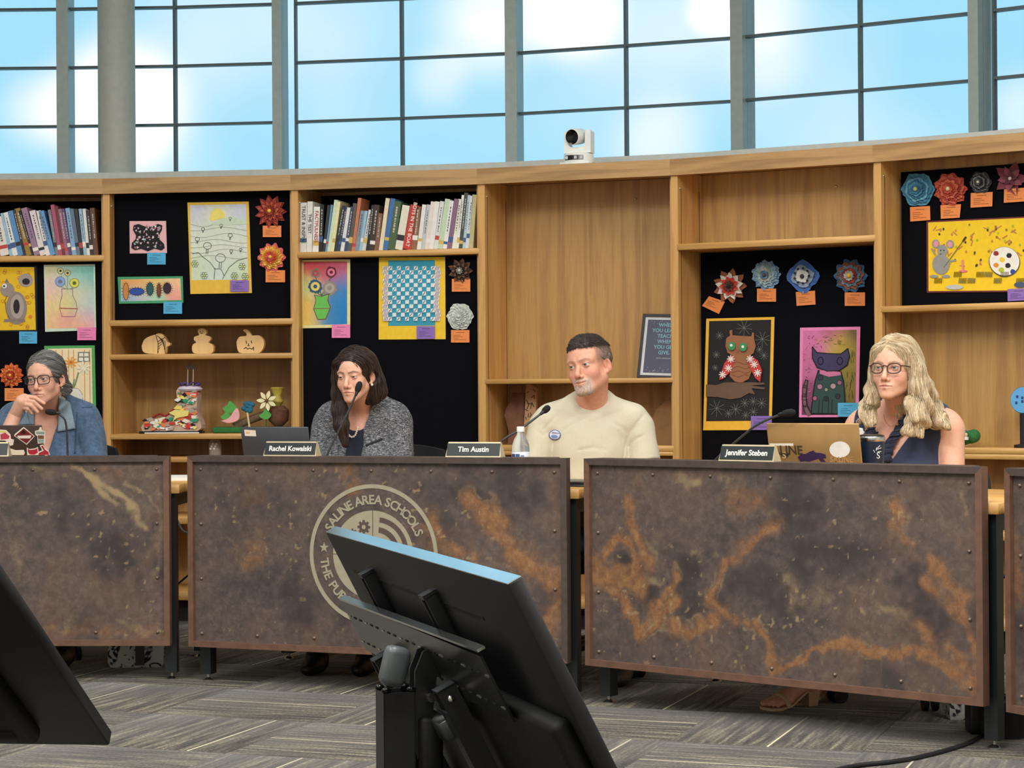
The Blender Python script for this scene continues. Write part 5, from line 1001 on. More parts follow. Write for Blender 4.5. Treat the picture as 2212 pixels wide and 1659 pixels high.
BK0 = [(-50, -2, -100, 190, (226, 150, 160)), (2, 55, -45, 185, (226, 220, 214)), (58, 78, 0, 165, (150, 190, 214)), (78, 108, 14, 160, (222, 228, 226)), (108, 140, 42, 150, (90, 140, 190)), (140, 158, 74, 145, (44, 40, 44)), (158, 190, 84, 135, (150, 120, 50)), (190, 205, 108, 150, (28, 26, 30)), (205, 240, 122, 132, (150, 120, 150)), (240, 275, 172, 148, (224, 214, 214)), (275, 300, 215, 150, (226, 226, 224)), (300, 332, 226, 150, (100, 150, 200)), (332, 350, 284, 145, (120, 120, 124)), (350, 372, 300, 115, (170, 80, 110)), (372, 392, 324, 125, (110, 44, 54)), (392, 412, 345, 140, (150, 100, 124)), (412, 432, 364, 140, (96, 66, 110)), (432, 458, 388, 135, (130, 170, 206)), (458, 480, 416, 140, (96, 116, 136)), (480, 500, 442, 140, (40, 42, 50)), (500, 520, 468, 140, (150, 186, 206)), (520, 538, 492, 140, (222, 222, 220)), (538, 560, 512, 150, (44, 40, 40)), (560, 588, 535, 135, (96, 62, 40))]
for i, (a_, b_, c_, y_, col) in enumerate(BK0): book(0, K1, 420, a_, b_, c_, y_, col, '%s book leaning left, %s from left in the row at the left edge' % (cname(col), nth(i)), 1.7642, 'books at the left edge', None, None, 200 + i)
# ================================================================ small things on the shelves
PINE = wood('pale_pine', (240, 208, 150), (214, 172, 108), 'z', scale=.8, contrast=.8)
def outline(bay, w, k, pts): return [BAY[bay].hit(*p, w) for p in k(pts)]
def cutout(name, label, bay, w, k, pts, th, m, zbase, cat):
    q = outline(bay, w, k, pts); u0 = sum(p[0] for p in q) / len(q); zm = min(p[1] for p in q); r = thing(name, label, cat, BAY[bay].mtx(u0, w, zbase)); 
    r['_u'] = u0; B().prism([(u - u0, z - zm) for u, z in q], 0, th, m).build('body', r); return r, (lambda P: [(u - u0, z - zm) for u, z in outline(bay, w, k, P)])
INK = mat((70, 46, 30), .7, name='burnt_line')
def ink(r, loc, lines, wd, y=-.0004, m=INK, nm='burnt_lines'):
    b = B()
    for ln in lines:
        for q in stroke_quads(ln, wd): b.prism(loc(q), y - .0003, y, m)
    b.build(nm, r)
SM = lambda pts: [tuple(p) for p in smooth_path([(*p, 0) for p in pts] + [(*pts[0], 0)], 5)]
def SM2(pts): return [(p[0], p[1]) for p in SM(pts)][:-1]
r, loc = cutout('wooden_acorn', 'pale wooden acorn cutout lying on the shelf', 1, .08, K1, SM2([(846, 955), (862, 918), (895, 898), (928, 888), (948, 880), (975, 890), (998, 930), (1016, 940), (1010, 955), (995, 962), (985, 1002), (930, 1004), (875, 1000), (852, 985)]), .03, PINE, 1.2852, 'ornament')
ink(r, loc, [[(930, 890), (945, 940), (942, 1000)]] + [[(938 + i * 12, 895 + i * 8), (975 + i * 3, 925 + i * 18)] for i in range(5)] + [[(985 - i * 10, 905 + i * 20), (945, 930 + i * 16)] for i in range(5)], 4)
r, loc = cutout('wooden_snowman', 'pale wooden snowman cutout in the middle of the shelf', 1, .08, K1, SM2([(1205, 852), (1228, 862), (1234, 880), (1226, 895), (1252, 902), (1258, 920), (1245, 938), (1268, 950), (1275, 975), (1258, 1003), (1165, 1003), (1147, 980), (1152, 950), (1172, 938), (1158, 922), (1162, 904), (1188, 894), (1181, 875), (1186, 860)]), .03, PINE, 1.2852, 'ornament'); ink(r, loc, [[(1195, 872), (1196, 876)], [(1212, 870), (1213, 874)], [(1198, 882), (1210, 884)]], 4)
r, loc = cutout('wooden_pumpkin', 'pale wooden pumpkin cutout with a drawn face', 1, .08, K1, SM2([(1412, 935), (1430, 905), (1470, 898), (1468, 880), (1452, 868), (1466, 858), (1490, 872), (1505, 896), (1545, 896), (1572, 920), (1576, 955), (1560, 990), (1535, 1002), (1445, 1002), (1420, 985)]), .03, PINE, 1.2852, 'ornament')
ink(r, loc, [[(1470, 930), (1473, 944)], [(1500, 928), (1504, 942)], [(1485, 945), (1482, 958), (1490, 958)], [(1458, 975), (1470, 968), (1480, 978), (1492, 972), (1505, 978), (1515, 966), (1515, 985)]], 5)
# paper boot craft
def on_shelf(bay, w, px, py, z, name, label, cat): u, _ = BAY[bay].hit(px, py, w); return thing(name, label, cat, BAY[bay].mtx(u, w, z)), u
r, ub_ = on_shelf(1, .10, 372, 930, .9022, 'boot_sculpture', 'collaged boot with paper scraps and straws on the lower shelf', 'craft'); rng = random.Random(14)
B().rbox(-.15, .148, -.055, .055, 0, .012, .003, BLACK, seg=1).build('tray', r); B().box(-.12, .15, -.0565, -.0552, .001, .006, WHITE).build('tray_edge', r)
b = B(); sil = SM2([(-.14, .012), (-.145, .035), (-.12, .06), (-.06, .075), (-.02, .085), (.02, .10), (.04, .15), (.035, .205), (.06, .215), (.125, .21), (.14, .18), (.138, .10), (.142, .012)])
b.prism([(x * .97, z) for x, z in sil], -.04, .04, mat((200, 170, 150), .8, var=.2, scale=40, name='pulp')); b.build('boot', r)
pal = [(232, 226, 210), (206, 60, 50), (240, 220, 120), (30, 30, 34), (60, 150, 110), (226, 130, 80), (240, 236, 230), (170, 160, 150)]
for i in range(90):
    t = rng.random(); x, z = (rng.uniform(-.13, .13), rng.uniform(.02, .07)) if t < .55 else (rng.uniform(.04, .13), rng.uniform(.07, .20)); an = rng.random() * 6; s_ = rng.uniform(.008, .02)
    B().prism([(x + s_ * math.cos(an + j * 1.4) * (1 + .4 * (j % 2)), z + s_ * math.sin(an + j * 1.4) * .7) for j in range(4)], -.046 - .004 * rng.random(), -.042, pmat(rng.choice(pal))).build('paper_scrap', r)
B().prism([(.0, .10), (.03, .115), (.10, .11), (.095, .085), (.04, .075), (.02, .06), (.03, .085)], -.056, -.05, pmat((240, 224, 130))).build('yellow_scrap', r)
B().lathe([(.055, .205), (.062, .214), (.05, .226), (.02, .23)], pmat((222, 214, 226)), 16, Matrix.Translation((.09, 0, 0))).build('cuff', r)
for j in range(7): t = j * .9; B().tube([(.09 + .04 * math.cos(t), -.01 + .035 * math.sin(t), .226), (.09 + .055 * math.cos(t + .5), .045 * math.sin(t + .5), .24), (.09 + .03 * math.cos(t + 1), .03 * math.sin(t + 1), .245)], .004, pmat((84, 66, 120)), 6).build('purple_loop', r)
for dx in (.078, .105):
    sw = B().tube([(dx, 0, .22), (dx + .002, 0, .31)], .0025, pmat((206, 196, 176)), 6).build('straw', r)
    for j in range(7): t = j * .9; B().tube([(dx, 0, .31), (dx + .014 * math.cos(t), .01 * math.sin(t), .325 + .01 * math.sin(t * 2))], .0016, pmat((130, 130, 134)), 5).build('tuft', sw)
B().tube(smooth_path([(-.09, -.03, .075), (-.05, -.035, .095), (-.02, -.04, .085), (.02, -.03, .12)]), .005, pmat((150, 36, 40)), 6).build('red_ribbon', r)
# felt garden craft
r, _ = on_shelf(1, .12, 545, 930, .9022, 'garden_sculpture', 'felt garden craft with teal rose and cream flower on the lower shelf', 'craft')
GRN = mat((46, 110, 56), .95, var=.3, scale=200, bump=.6, name='green_felt')
B().rbox(-.185, .17, -.05, .06, 0, .03, .008, GRN).build('lawn', r); B().tube(smooth_path([(-.09, 0, .03), (-.02, .01, .06), (.08, .02, .09), (.15, .02, .05)]), [.02] * 18 + [.015], mat((120, 96, 70), .9, var=.3, scale=60, name='burlap'), 10).build('log', r)
for (x, z, s_) in ((-.10, .12, .035), (.075, .085, .03), (-.12, .08, .025)): B().prism(SM2([(x - s_, z), (x - s_ * .3, z + s_ * .5), (x, z + s_), (x + s_ * .6, z + s_ * .6), (x + s_, z), (x + s_ * .4, z - s_ * .6), (x - s_ * .5, z - s_ * .5)]), -.045, -.04, pmat((88, 168, 82))).build('leaf', r)
B().prism(SM2([(-.14, .06), (-.10, .075), (-.065, .12), (-.05, .10), (-.055, .065), (-.10, .05)]), -.055, -.05, pmat((240, 176, 176))).build('pink_bow', r)
for i in range(9): t = i * .7; B().ball((-.01 + .022 * math.cos(t) * (.4 + .6 * (i % 2)), -.03, .125 + .018 * math.sin(t)), (.016, .012, .013), mat((40, 110, 136), .8, var=.2, name='teal_crepe'), 10).build('teal_petal', r)
B().tube([(-.005, -.03, .02), (-.015, -.035, .10)], .005, pmat((226, 206, 170)), 6).build('flower_stalk', r)
for i in range(7): t = i * 2 * PI / 7 + .4; e = (math.cos(t), math.sin(t)); B().prism(SM2([(.085 + e[0] * .008, .155 + e[1] * .008), (.085 + e[0] * .028 - e[1] * .01, .155 + e[1] * .028 + e[0] * .01), (.085 + e[0] * .05, .155 + e[1] * .05), (.085 + e[0] * .028 + e[1] * .01, .155 + e[1] * .028 - e[0] * .01)]), -.052, -.048, pmat((250, 240, 190))).build('cream_petal', r)
B().ball((.085, -.053, .155), .008, pmat((110, 80, 40)), 8).build('flower_centre', r); B().tube([(.085, -.046, .15), (.075, -.03, .03)], .003, GRN, 6).build('flower_stalk', r)
B().lathe([(.018, .03), (.05, .06), (.052, .11), (.03, .13)], mat((110, 76, 54), .9, var=.3, scale=50, name='brown_cloth'), 12, Matrix.Translation((.125, .02, 0))).build('brown_pot', r)
B().lathe([(.012, .12), (.03, .15), (.018, .18), (.035, .215), (.03, .22)], mat((196, 178, 76), .5, var=.2, name='yellow_net'), 12, Matrix.Translation((.12, .02, 0))).build('yellow_net', r)
# small glass jar on the shelf below, half hidden by the desk
r, _ = on_shelf(1, .10, 465, 1000, .79, 'glass_jar', 'small glass jar with pale trinkets just above the seal desk', 'jar'); GLJ = mat((150, 140, 130), .1, name='jar_glass'); B().lathe([(.001, .0), (.03, 0), (.032, .06), (.026, .075), (.027, .082), (.022, .084)], GLJ, 20).build('jar', r); B().lathe([(.027, .082), (.027, .095), (.001, .096)], mat((60, 44, 36), .5, name='jar_lid'), 20).build('lid', r)
for i in range(6): B().ball((-.015 + .006 * i, -.03, .05 + .012 * ((i * 7) % 3 - 1)), .006, WHITE, 6).build('trinket', r)
b1 = BAY[1]; B().rbox(.04, b1.L - .02, .015, .38, .765, .79, .002, OAKX, seg=1).build('shelf', [o for o in bpy.data.objects if o.name == 'bookcase.001'][0])
# framed poster leaning in bay 3
f3 = BAY[3]; q = [f3.hit(*p, .20) for p in ((1374, 811), (1455, 811), (1384, 678))]; Wp, Hp = .235, q[2][1] - 1.152
r = thing('framed_poster', 'black framed dark blue poster with pale lettering leaning on the shelf', 'poster', f3.mtx(q[0][0] + .006, .20, 1.1525) @ Matrix.Rotation(math.radians(-13), 4, 'X') @ Matrix.Rotation(math.radians(2.2), 4, 'Y'))
Hp = Hp / math.cos(math.radians(13))
for (x0, x1, z0, z1) in ((0, Wp, 0, .012), (0, Wp, Hp - .012, Hp), (0, .012, .012, Hp - .012), (Wp - .012, Wp, .012, Hp - .012)): B().box(x0, x1, -.012, .006, z0, z1, BLACK).build('frame', r)
B().box(.012, Wp - .012, -.003, .002, .012, Hp - .012, mat((214, 218, 220), .5, name='mat_board')).build('mat_board', r); B().box(.026, Wp - .026, -.005, -.003, .026, Hp - .026, mat((46, 50, 84), .35, var=.2, scale=14, name='navy_print')).build('print', r)
for i, t in enumerate(['WHEN', 'YOU LEARN', 'TEACH', 'WHEN', 'YOU GET', 'GIVE.']): lettering(t, .024, mat((128, 190, 206), .5, name='pale_blue_ink'), r, Matrix.Translation((Wp / 2, -.0056, Hp * .83 - i * .0262)) @ UPR, bold=.0004)
lettering('MAYA ANGELOU', .009, mat((190, 204, 214), .5, name='pale_ink'), r, Matrix.Translation((Wp / 2, -.0056, Hp * .83 - 6 * .0262)) @ UPR)
rng = random.Random(2); b = B()
for i in range(40): x = rng.uniform(.03, Wp - .03); z = rng.choice([rng.uniform(.03, .05), rng.uniform(Hp - .05, Hp - .03)]); b.box(x, x + .002, -.0056, -.005, z, z + .002, WHITE)
b.build('printed_stars', r)
# bark slab and carved plank, second slab at the right
BARK = mat((120, 84, 64), .9, var=.3, scale=25, bump=.5, name='bark_wood'); PLK = mat((190, 150, 112), .8, var=.15, scale=20, name='carved_plank'); KD = crop(1030, 780, 7.541)
def slab(name, label, bay, w, k, pts, m, zb, th, tilt=7):
    q = outline(bay, w, k, pts); u0 = sum(p[0] for p in q) / len(q); r = thing(name, label, 'wood slab', BAY[bay].mtx(u0, w, zb) @ Matrix.Rotation(math.radians(-tilt), 4, 'X')); zm = min(p[1] for p in q)
    B().prism([(u - u0, z - zm) for u, z in q], 0, th, m).build('slab', r); return r, (lambda P: [(u - u0, z - zm) for u, z in outline(bay, w, k, P)])
slab('bark_slab', 'dark bark-edged wood slab standing left of the man', 3, .17, KD, [(440, 1410), (500, 1400), (510, 1200), (470, 1060), (430, 940), (450, 830), (500, 740), (520, 640), (545, 560), (740, 560), (760, 1405)], BARK, .8455, .03)
r, loc = slab('carved_plank', 'pale plank with burnt lettering shapes beside the bark slab', 3, .15, KD, [(755, 1405), (760, 430), (800, 415), (860, 430), (940, 480), (935, 900), (925, 1405)], PLK, .8455, .022)
ink(r, loc, [[(780, 560), (810, 540)], [(880, 500), (920, 540)], [(860, 640), (900, 600), (905, 660)], [(780, 680), (820, 760), (790, 830)], [(800, 740), (880, 740), (905, 790)], [(870, 720), (850, 820)], [(765, 830), (810, 860)], [(820, 900), (820, 960)], [(850, 890), (870, 920), (845, 960)], [(780, 960), (790, 1000)]], 13, -.0005)
slab('bark_slab', 'wavy-edged wood slab at the right of the man', 3, .17, K3, [(955, 1530), (965, 1440), (1000, 1330), (1040, 1290), (1060, 1270), (1100, 1262), (1130, 1270), (1135, 1530)], mat((150, 112, 72), .85, var=.2, scale=18, bump=.3, name='sanded_slab'), .8455, .03)
B().rbox(.033, f3.L, -.003, .3, .80, .8185, .002, OAKX, seg=1).build('shelf', [o for o in bpy.data.objects if o.name == 'bookcase.003'][0])
# green caterpillar craft and blue disc figure in bay 5
r, _ = on_shelf(5, .06, 2083, 966, .8492, 'caterpillar_craft', 'green felt caterpillar craft with blue top behind the blonde woman', 'craft')
for i in range(5): B().ball((-.022 + .012 * i, .01 + .012 * (i % 2), .024 + .003 * i), (.02, .024, .022), GRN, 12).build('body_segment', r)
r.scale = (1.4, 1.3, 1.3)
B().prism([(-.05, .04), (-.015, .06), (.01, .045), (-.02, .03)], -.02, .03, pmat((80, 110, 190))).build('blue_top', r); B().box(-.05, .02, -.025, -.015, .024, .034, WHITE).build('white_band', r); B().ball((.012, -.018, .04), .007, pmat((206, 190, 150)), 8).build('eye', r); B().tube([(-.04, 0, .05), (-.045, 0, .075)], .003, pmat((236, 200, 100)), 6).build('antenna', r)
r, ux = on_shelf(5, .08, 2212, 962, .8492, 'disc_figure', 'blue disc-headed figure with a dark body at the right picture edge', 'craft')
B().lathe([(.04, 0), (.04, .012), (.016, .016), (.016, .14), (.001, .142)], mat((24, 22, 26), .8, name='dark_cloth'), 16).build('body', r); BL_ = mat((96, 170, 226), .5, name='sky_blue_paint'); TX = Matrix.Translation((.0, -.005, .195)) @ Matrix.Rotation(PI / 2, 4, 'X')
B().lathe([(.001, -.01), (.055, -.01), (.055, .0)], mat((26, 40, 80), .6, name='navy_back'), 32, TX).build('disc_back', r); B().lathe([(.054, .001), (.052, .006), (.001, .007)], BL_, 32, TX).build('disc', r)
for (x, z) in ((-.022, .21), (-.026, .185), (.0, .205), (.0, .19)): B().box(x - .005, x + .004, -.0135, -.0115, z - .005, z + .005, mat((30, 60, 120), .6, name='dark_blue_paint')).build('marking', r)
# ================================================================ PTZ camera on the bookcase top
CW = mat((226, 230, 226), .4, name='camera_white'); f_ = BAY[3]; uc, _ = f_.hit(1246, 352, .055); r = thing('ptz_camera', 'white pan-tilt camera standing on the bookcase top', 'camera', f_.mtx(uc, .085, ZT, .02))
B().rbox(-.072, .072, -.075, .07, 0, .012, .004, CW, seg=1).build('foot', r); B().lathe([(.072, .012), (.073, .016), (.068, .052), (.06, .056), (.001, .057)], CW, 36).build('base', r)
b = B(); vs = []
for i in range(9): a_ = -PI / 2 - .75 + 1.35 * i / 8; vs += [(.0735 * math.cos(a_), .0735 * math.sin(a_), .022), (.0715 * math.cos(a_), .0715 * math.sin(a_), .044)]
b.add(vs, [(2 * i, 2 * i + 2, 2 * i + 3, 2 * i + 1) for i in range(8)], mat((20, 24, 26), .2, name='dark_window')); b.build('sensor_window', r)
for a_ in (-.55, .1, .45): B().box(.0735 * math.sin(a_) - .006, .0735 * math.sin(a_) + .006, -.0745 * math.cos(a_) - .001, -.0745 * math.cos(a_) + .002, .026, .040, mat((190, 194, 192), .3, name='sensor_lens')).build('sensor', r)
yk = B(); yk.prism([(-.062, .057), (.066, .057), (.066, .155), (.06, .162), (.045, .162), (.04, .155), (.038, .098), (.03, .085), (-.03, .085), (-.042, .098), (-.046, .155), (-.05, .162), (-.062, .158)], -.03, .03, CW); yk.build('yoke', r)
hd_ = link('head', None, r); hd_.matrix_local = Matrix.Translation((-.004, -.01, .135)) @ Matrix.Rotation(math.radians(-16), 4, 'Z') @ Matrix.Rotation(math.radians(8), 4, 'X')
HX = Matrix.Rotation(PI / 2, 4, 'X'); B().lathe([(.001, -.045), (.03, -.045), (.036, -.03), (.0385, .03), (.0375, .042), (.034, .044)], CW, 36, HX).build('head_shell', hd_); B().lathe([(.034, .0445), (.033, .041), (.02, .036), (.001, .034)], mat((8, 8, 10), .12, name='lens_glass'), 36, HX).build('lens', hd_)
# ================================================================ PEOPLE (signed-distance sculpting)
f32 = np.float32
def V3(*a): return np.array(a, f32)
def el(P, c, r, R=None):
    q = P - V3(*c)
    if R is not None: q = q @ R.astype(f32)
    r = V3(*r); k0 = np.sqrt(((q / r) ** 2).sum(1)); k1 = np.sqrt(((q / (r * r)) ** 2).sum(1)) + 1e-9
    return k0 * (k0 - 1) / k1
def sp(P, c, r): return np.sqrt(((P - V3(*c)) ** 2).sum(1)) - r
def rc(P, a, b, ra, rb=None):
    rb = ra if rb is None else rb; a = V3(*a); d = V3(*b) - a; t = np.clip(((P - a) @ d) / (d @ d + 1e-12), 0, 1)
    return np.sqrt(((P - a - t[:, None] * d) ** 2).sum(1)) - (ra + (rb - ra) * t)
def chain(P, pts, k=.02):
    d = None
    for (a, ra), (b, rb) in zip(pts[:-1], pts[1:]):
        e = rc(P, a, b, ra, rb); d = e if d is None else smin(d, e, k)
    return d
def smin(a, b, k):
    h = np.clip(.5 + .5 * (b - a) / k, 0, 1); return b + (a - b) * h - k * h * (1 - h)
def smax(a, b, k): return -smin(-a, -b, k)
def wob(P, f, s=0.0):
    x, y, z = P[:, 0] * f + s, P[:, 1] * f + 1.7 * s, P[:, 2] * f + .6 * s
    return (np.sin(x + 1.3 * np.sin(y * .8 + z)) + np.sin(y * 1.1 + 1.2 * np.sin(z * .9 + x * .7)) + np.sin(z * 1.2 + 1.4 * np.sin(x * .8))) / 3
def grad(fn, P, e=.0012):
    d0 = fn(P); g = np.stack([fn(P + V3(e, 0, 0)) - d0, fn(P + V3(0, e, 0)) - d0, fn(P + V3(0, 0, e)) - d0], 1) / e
    return d0, g
def surf(fn, lo, hi, h):
    lo = np.array(lo, f32); n = [int(math.ceil((hi[i] - lo[i]) / h / 4)) * 4 + 1 for i in range(3)]
    ax = [lo[i] + h * np.arange(n[i], dtype=f32) for i in range(3)]
    cg = np.stack(np.meshgrid(*[a[::4] for a in ax], indexing='ij'), -1).reshape(-1, 3)
    dc = fn(cg).reshape([len(a[::4]) for a in ax])
    up = dc.repeat(4, 0).repeat(4, 1).repeat(4, 2)[:n[0], :n[1], :n[2]].copy()
    mk = np.abs(up) < 9 * h; ii = np.nonzero(mk)
    up[mk] = fn(np.stack([ax[0][ii[0]], ax[1][ii[1]], ax[2][ii[2]]], 1)); D = up; S = D < 0
    C = [(a, b, c) for a in (0, 1) for b in (0, 1) for c in (0, 1)]
    cs = sum(S[a:n[0] - 1 + a, b:n[1] - 1 + b, c:n[2] - 1 + c].astype(np.int8) for a, b, c in C); act = (cs > 0) & (cs < 8); I = np.stack(np.nonzero(act), 1)
    val = np.stack([D[I[:, 0] + a, I[:, 1] + b, I[:, 2] + c] for a, b, c in C], 1); acc_ = np.zeros((len(I), 3), f32); cnt = np.zeros(len(I), f32)
    for p in range(8):
        for q in range(p + 1, 8):
            d_ = np.array(C[q]) - np.array(C[p])
            if np.abs(d_).sum() != 1: continue
            cr = (val[:, p] < 0) != (val[:, q] < 0); t = np.where(cr, val[:, p] / (val[:, p] - val[:, q] + 1e-20), 0)
            acc_ += np.where(cr[:, None], np.array(C[p], f32) + t[:, None] * d_.astype(f32), 0); cnt += cr
    V = (I + acc_ / cnt[:, None]).astype(f32) * h + lo
    cid = -np.ones([k - 1 for k in n], np.int64); cid[act] = np.arange(len(I)); F = []
    for axn in range(3):
        o = [0, 0, 0]; o[axn] = 1; b_, c_ = [k for k in range(3) if k != axn]
        A = S[:n[0] - o[0], :n[1] - o[1], :n[2] - o[2]]; Bq = S[o[0]:, o[1]:, o[2]:]; J = np.stack(np.nonzero(A != Bq), 1)
        ok = (J[:, b_] > 0) & (J[:, c_] > 0) & (J[:, b_] < n[b_] - 1) & (J[:, c_] < n[c_] - 1); J = J[ok]
        def at(db, dc_): K = J.copy(); K[:, b_] += db; K[:, c_] += dc_; return cid[K[:, 0], K[:, 1], K[:, 2]]
        Q = np.stack([at(-1, -1), at(0, -1), at(0, 0), at(-1, 0)], 1); ins = A[J[:, 0], J[:, 1], J[:, 2]]
        if axn == 1: ins = ~ins
        Q = np.where(ins[:, None], Q, Q[:, ::-1]); F.append(Q[(Q >= 0).all(1)])
    d0, g = grad(fn, V); V = V - np.clip(d0, -h, h)[:, None] * g / ((g * g).sum(1)[:, None] + .05)
    return V.astype(f32), np.concatenate(F)
def xf(M_, V): A = np.array(M_, f32); return V @ A[:3, :3].T + A[:3, 3]
def mesh_obj(name, parts, m, parent, smooth=True):
    """parts = [(verts, faces, colours rgb linear)] joined into one mesh with a colour layer"""
    vs = np.concatenate([p[0] for p in parts]); off = 0; fs = []; cs = []
    for v, f, c in parts: fs += (np.asarray(f) + off).tolist(); off += len(v); cs.append(np.broadcast_to(np.asarray(c, f32), (len(v), 3)))
    me = bpy.data.meshes.new(name); me.from_pydata(vs.tolist(), [], fs); me.materials.append(m); me.polygons.foreach_set('use_smooth', [smooth] * len(fs))
    ca = me.color_attributes.new('col', 'FLOAT_COLOR', 'POINT'); C = np.concatenate(cs); ca.data.foreach_set('color', np.concatenate([C, np.ones((len(C), 1))], 1).ravel().astype(f32)); me.update()
    return link(name, me, parent)
def strands(fn, roots, dirf, n, L, seg, rad, rng, cols, lift=0.0, off=.0015, wave=0.0, lv=.4, avoid=None):
    P = roots[rng.randint(0, len(roots), n)].astype(f32); ln = (L * (1 - lv + 2 * lv * rng.rand(n)))[:, None].astype(f32); offs = (off + .003 * rng.rand(n)).astype(f32); ph = rng.rand(n) * 6.28; path = []
    for s in range(seg + 1):
        d0, g = grad(fn, P); g = g / (np.sqrt((g * g).sum(1))[:, None] + 1e-6); 
        if lift == 0: P = P - (d0 - offs)[:, None] * g
        path.append(P.copy()); D = dirf(P); D = D - g * (D * g).sum(1)[:, None]; D = D / (np.sqrt((D * D).sum(1))[:, None] + 1e-6)
        if wave: sd = np.cross(D, g); D = D + sd * (wave * np.sin(ph + s * 1.1))[:, None]
        if lift: D = D * (1 - lift) + g * lift
        P2 = P + D * ln / seg
        if avoid is not None: P2 = np.where((avoid(P2) < .0)[:, None], P + (P2 - P) * .03, P2)
        P = P2
    path = np.stack(path, 1); k = seg + 1; T = np.gradient(path, axis=1); T /= np.sqrt((T * T).sum(2))[..., None] + 1e-9
    X = np.cross(T, np.array([.3, .2, .9])); X /= np.sqrt((X * X).sum(2))[..., None] + 1e-9; Y = np.cross(T, X)
    R_ = rad * np.minimum(1, 2.2 * (1 - np.linspace(0, 1, k)) + .08)[None, :, None]
    ring_ = np.stack([path + (X * math.cos(a) + Y * math.sin(a)) * R_ for a in (0, 2.094, 4.189)], 2)
    V = ring_.reshape(-1, 3); base = (np.arange(n) * k * 3)[:, None, None]; i = np.arange(seg)[None, :, None] * 3; j = np.arange(3)[None, None, :]; j2 = (j + 1) % 3
    F = np.stack([base + i + j, base + i + j2, base + i + 3 + j2, base + i + 3 + j], -1).reshape(-1, 4)
    cc = np.array([srgb(c) for c in cols], f32)[rng.randint(0, len(cols), n)] * (.86 + .28 * rng.rand(n, 1)); C = cc[:, None, None, :].repeat(k, 1).repeat(3, 2).reshape(-1, 3)
    return V.astype(f32), F, C.astype(f32)
SKIN = attr_mat('skin', .5, spec=.35, var=.05, vscale=90, bump=.06, bscale=700)
HAIR = attr_mat('hair', .42, spec=.4, var=.12, vscale=140)
EYEM = attr_mat('eye', .12, spec=.6)
def head_sdf(o):
    W = o.get('w', 1.0); lid = o.get('lid', .0035); sm = o.get('smile', 0.0); fem = o.get('fem', True); nb = V3(*o['neck']); nr = o.get('nr', .05)
    cz, cy = .035, .018
    def fn(Pin):
        P = Pin.copy(); P[:, 0] = P[:, 0] / W; S = P.copy(); S[:, 0] = np.abs(S[:, 0])
        d = el(P, (0, cy, cz), (.0745, .098, .083)); d = smin(d, el(P, (0, -.032, .03), (.061, .058, .06)), .02); d = smin(d, el(P, (0, -.029, -.03), (.0565 if fem else .0585, .058, .074)), .02)
        d = smin(d, rc(S, (.041 if fem else .046, .0, -.056), (.013 if fem else .016, -.07, -.097), .018 if fem else .023, .016 if fem else .02), .03); d = smin(d, el(P, (0, -.077, -.101), (.019 if fem else .024, .018, .016)), .014)
        d = smin(d, el(S, (.036, -.056, -.034), (.024, .022, .024)), .024); d = smin(d, rc(S, (.012, -.0795 if fem else -.081, .0175), (.045, -.064, .018), .0085 if fem else .0105), .016)
        d = smax(d, -el(S, (.031, -.0985, .0005), (.0185, .0135, .0105)), .013)
        d = smin(d, el(P, (0, -.073, -.069), (.029, .026, .025)), .015)
        n_ = smin(rc(P, (0, -.0825, .006), (0, -.1045, -.034), .0072, .0092), sp(P, (0, -.1055, -.0385), .0104), .006); n_ = smin(n_, sp(S, (.0118, -.0955, -.0445), .0076), .006); d = smin(d, n_, .008)
        zc = -.0685 + sm; c0 = (.0245, -.0865, zc)
        ul = rc(S, (.003, -.0985, -.0645), c0, .0042, .0022); ll = rc(S, (.0, -.0965, -.0762), (.021, -.0865, zc - .0015), .0052, .0022); d = smin(d, smin(ul, ll, .003), .006)
        d = smax(d, -rc(S, (0, -.1035, -.0698), (.0265, -.0885, zc), .0016, .0012), .003); d = smax(d, -sp(S, (.0062, -.1035, -.0497), .0034), .003)
        e0 = sp(S, (.031, -.0755, .0005), .0139); zl = S[:, 2] - .0005 - .05 * (S[:, 0] - .031)
        d = smin(d, smax(e0, lid - zl, .002), .003); d = smin(d, smax(e0, zl + .0042, .002), .003)
        a_ = math.radians(14); Rx = np.array([[1, 0, 0], [0, math.cos(a_), -math.sin(a_)], [0, math.sin(a_), math.cos(a_)]]); b_ = math.radians(-24); Rz = np.array([[math.cos(b_), -math.sin(b_), 0], [math.sin(b_), math.cos(b_), 0], [0, 0, 1]])
        ea = el(S, (.0755, .015, -.011), (.0062, .0172, .029), Rz @ Rx); ea = smax(ea, -el(S, (.0835, .0085, -.008), (.009, .0112, .0195), Rz @ Rx), .0025); ea = smin(ea, sp(S, (.073, .004, -.038), .0072), .008); d = smin(d, ea, .007)
        d = smin(d, rc(Pin, (0, .022, -.055), nb, nr, nr * 1.1), .03)
        return d * .95
    return fn
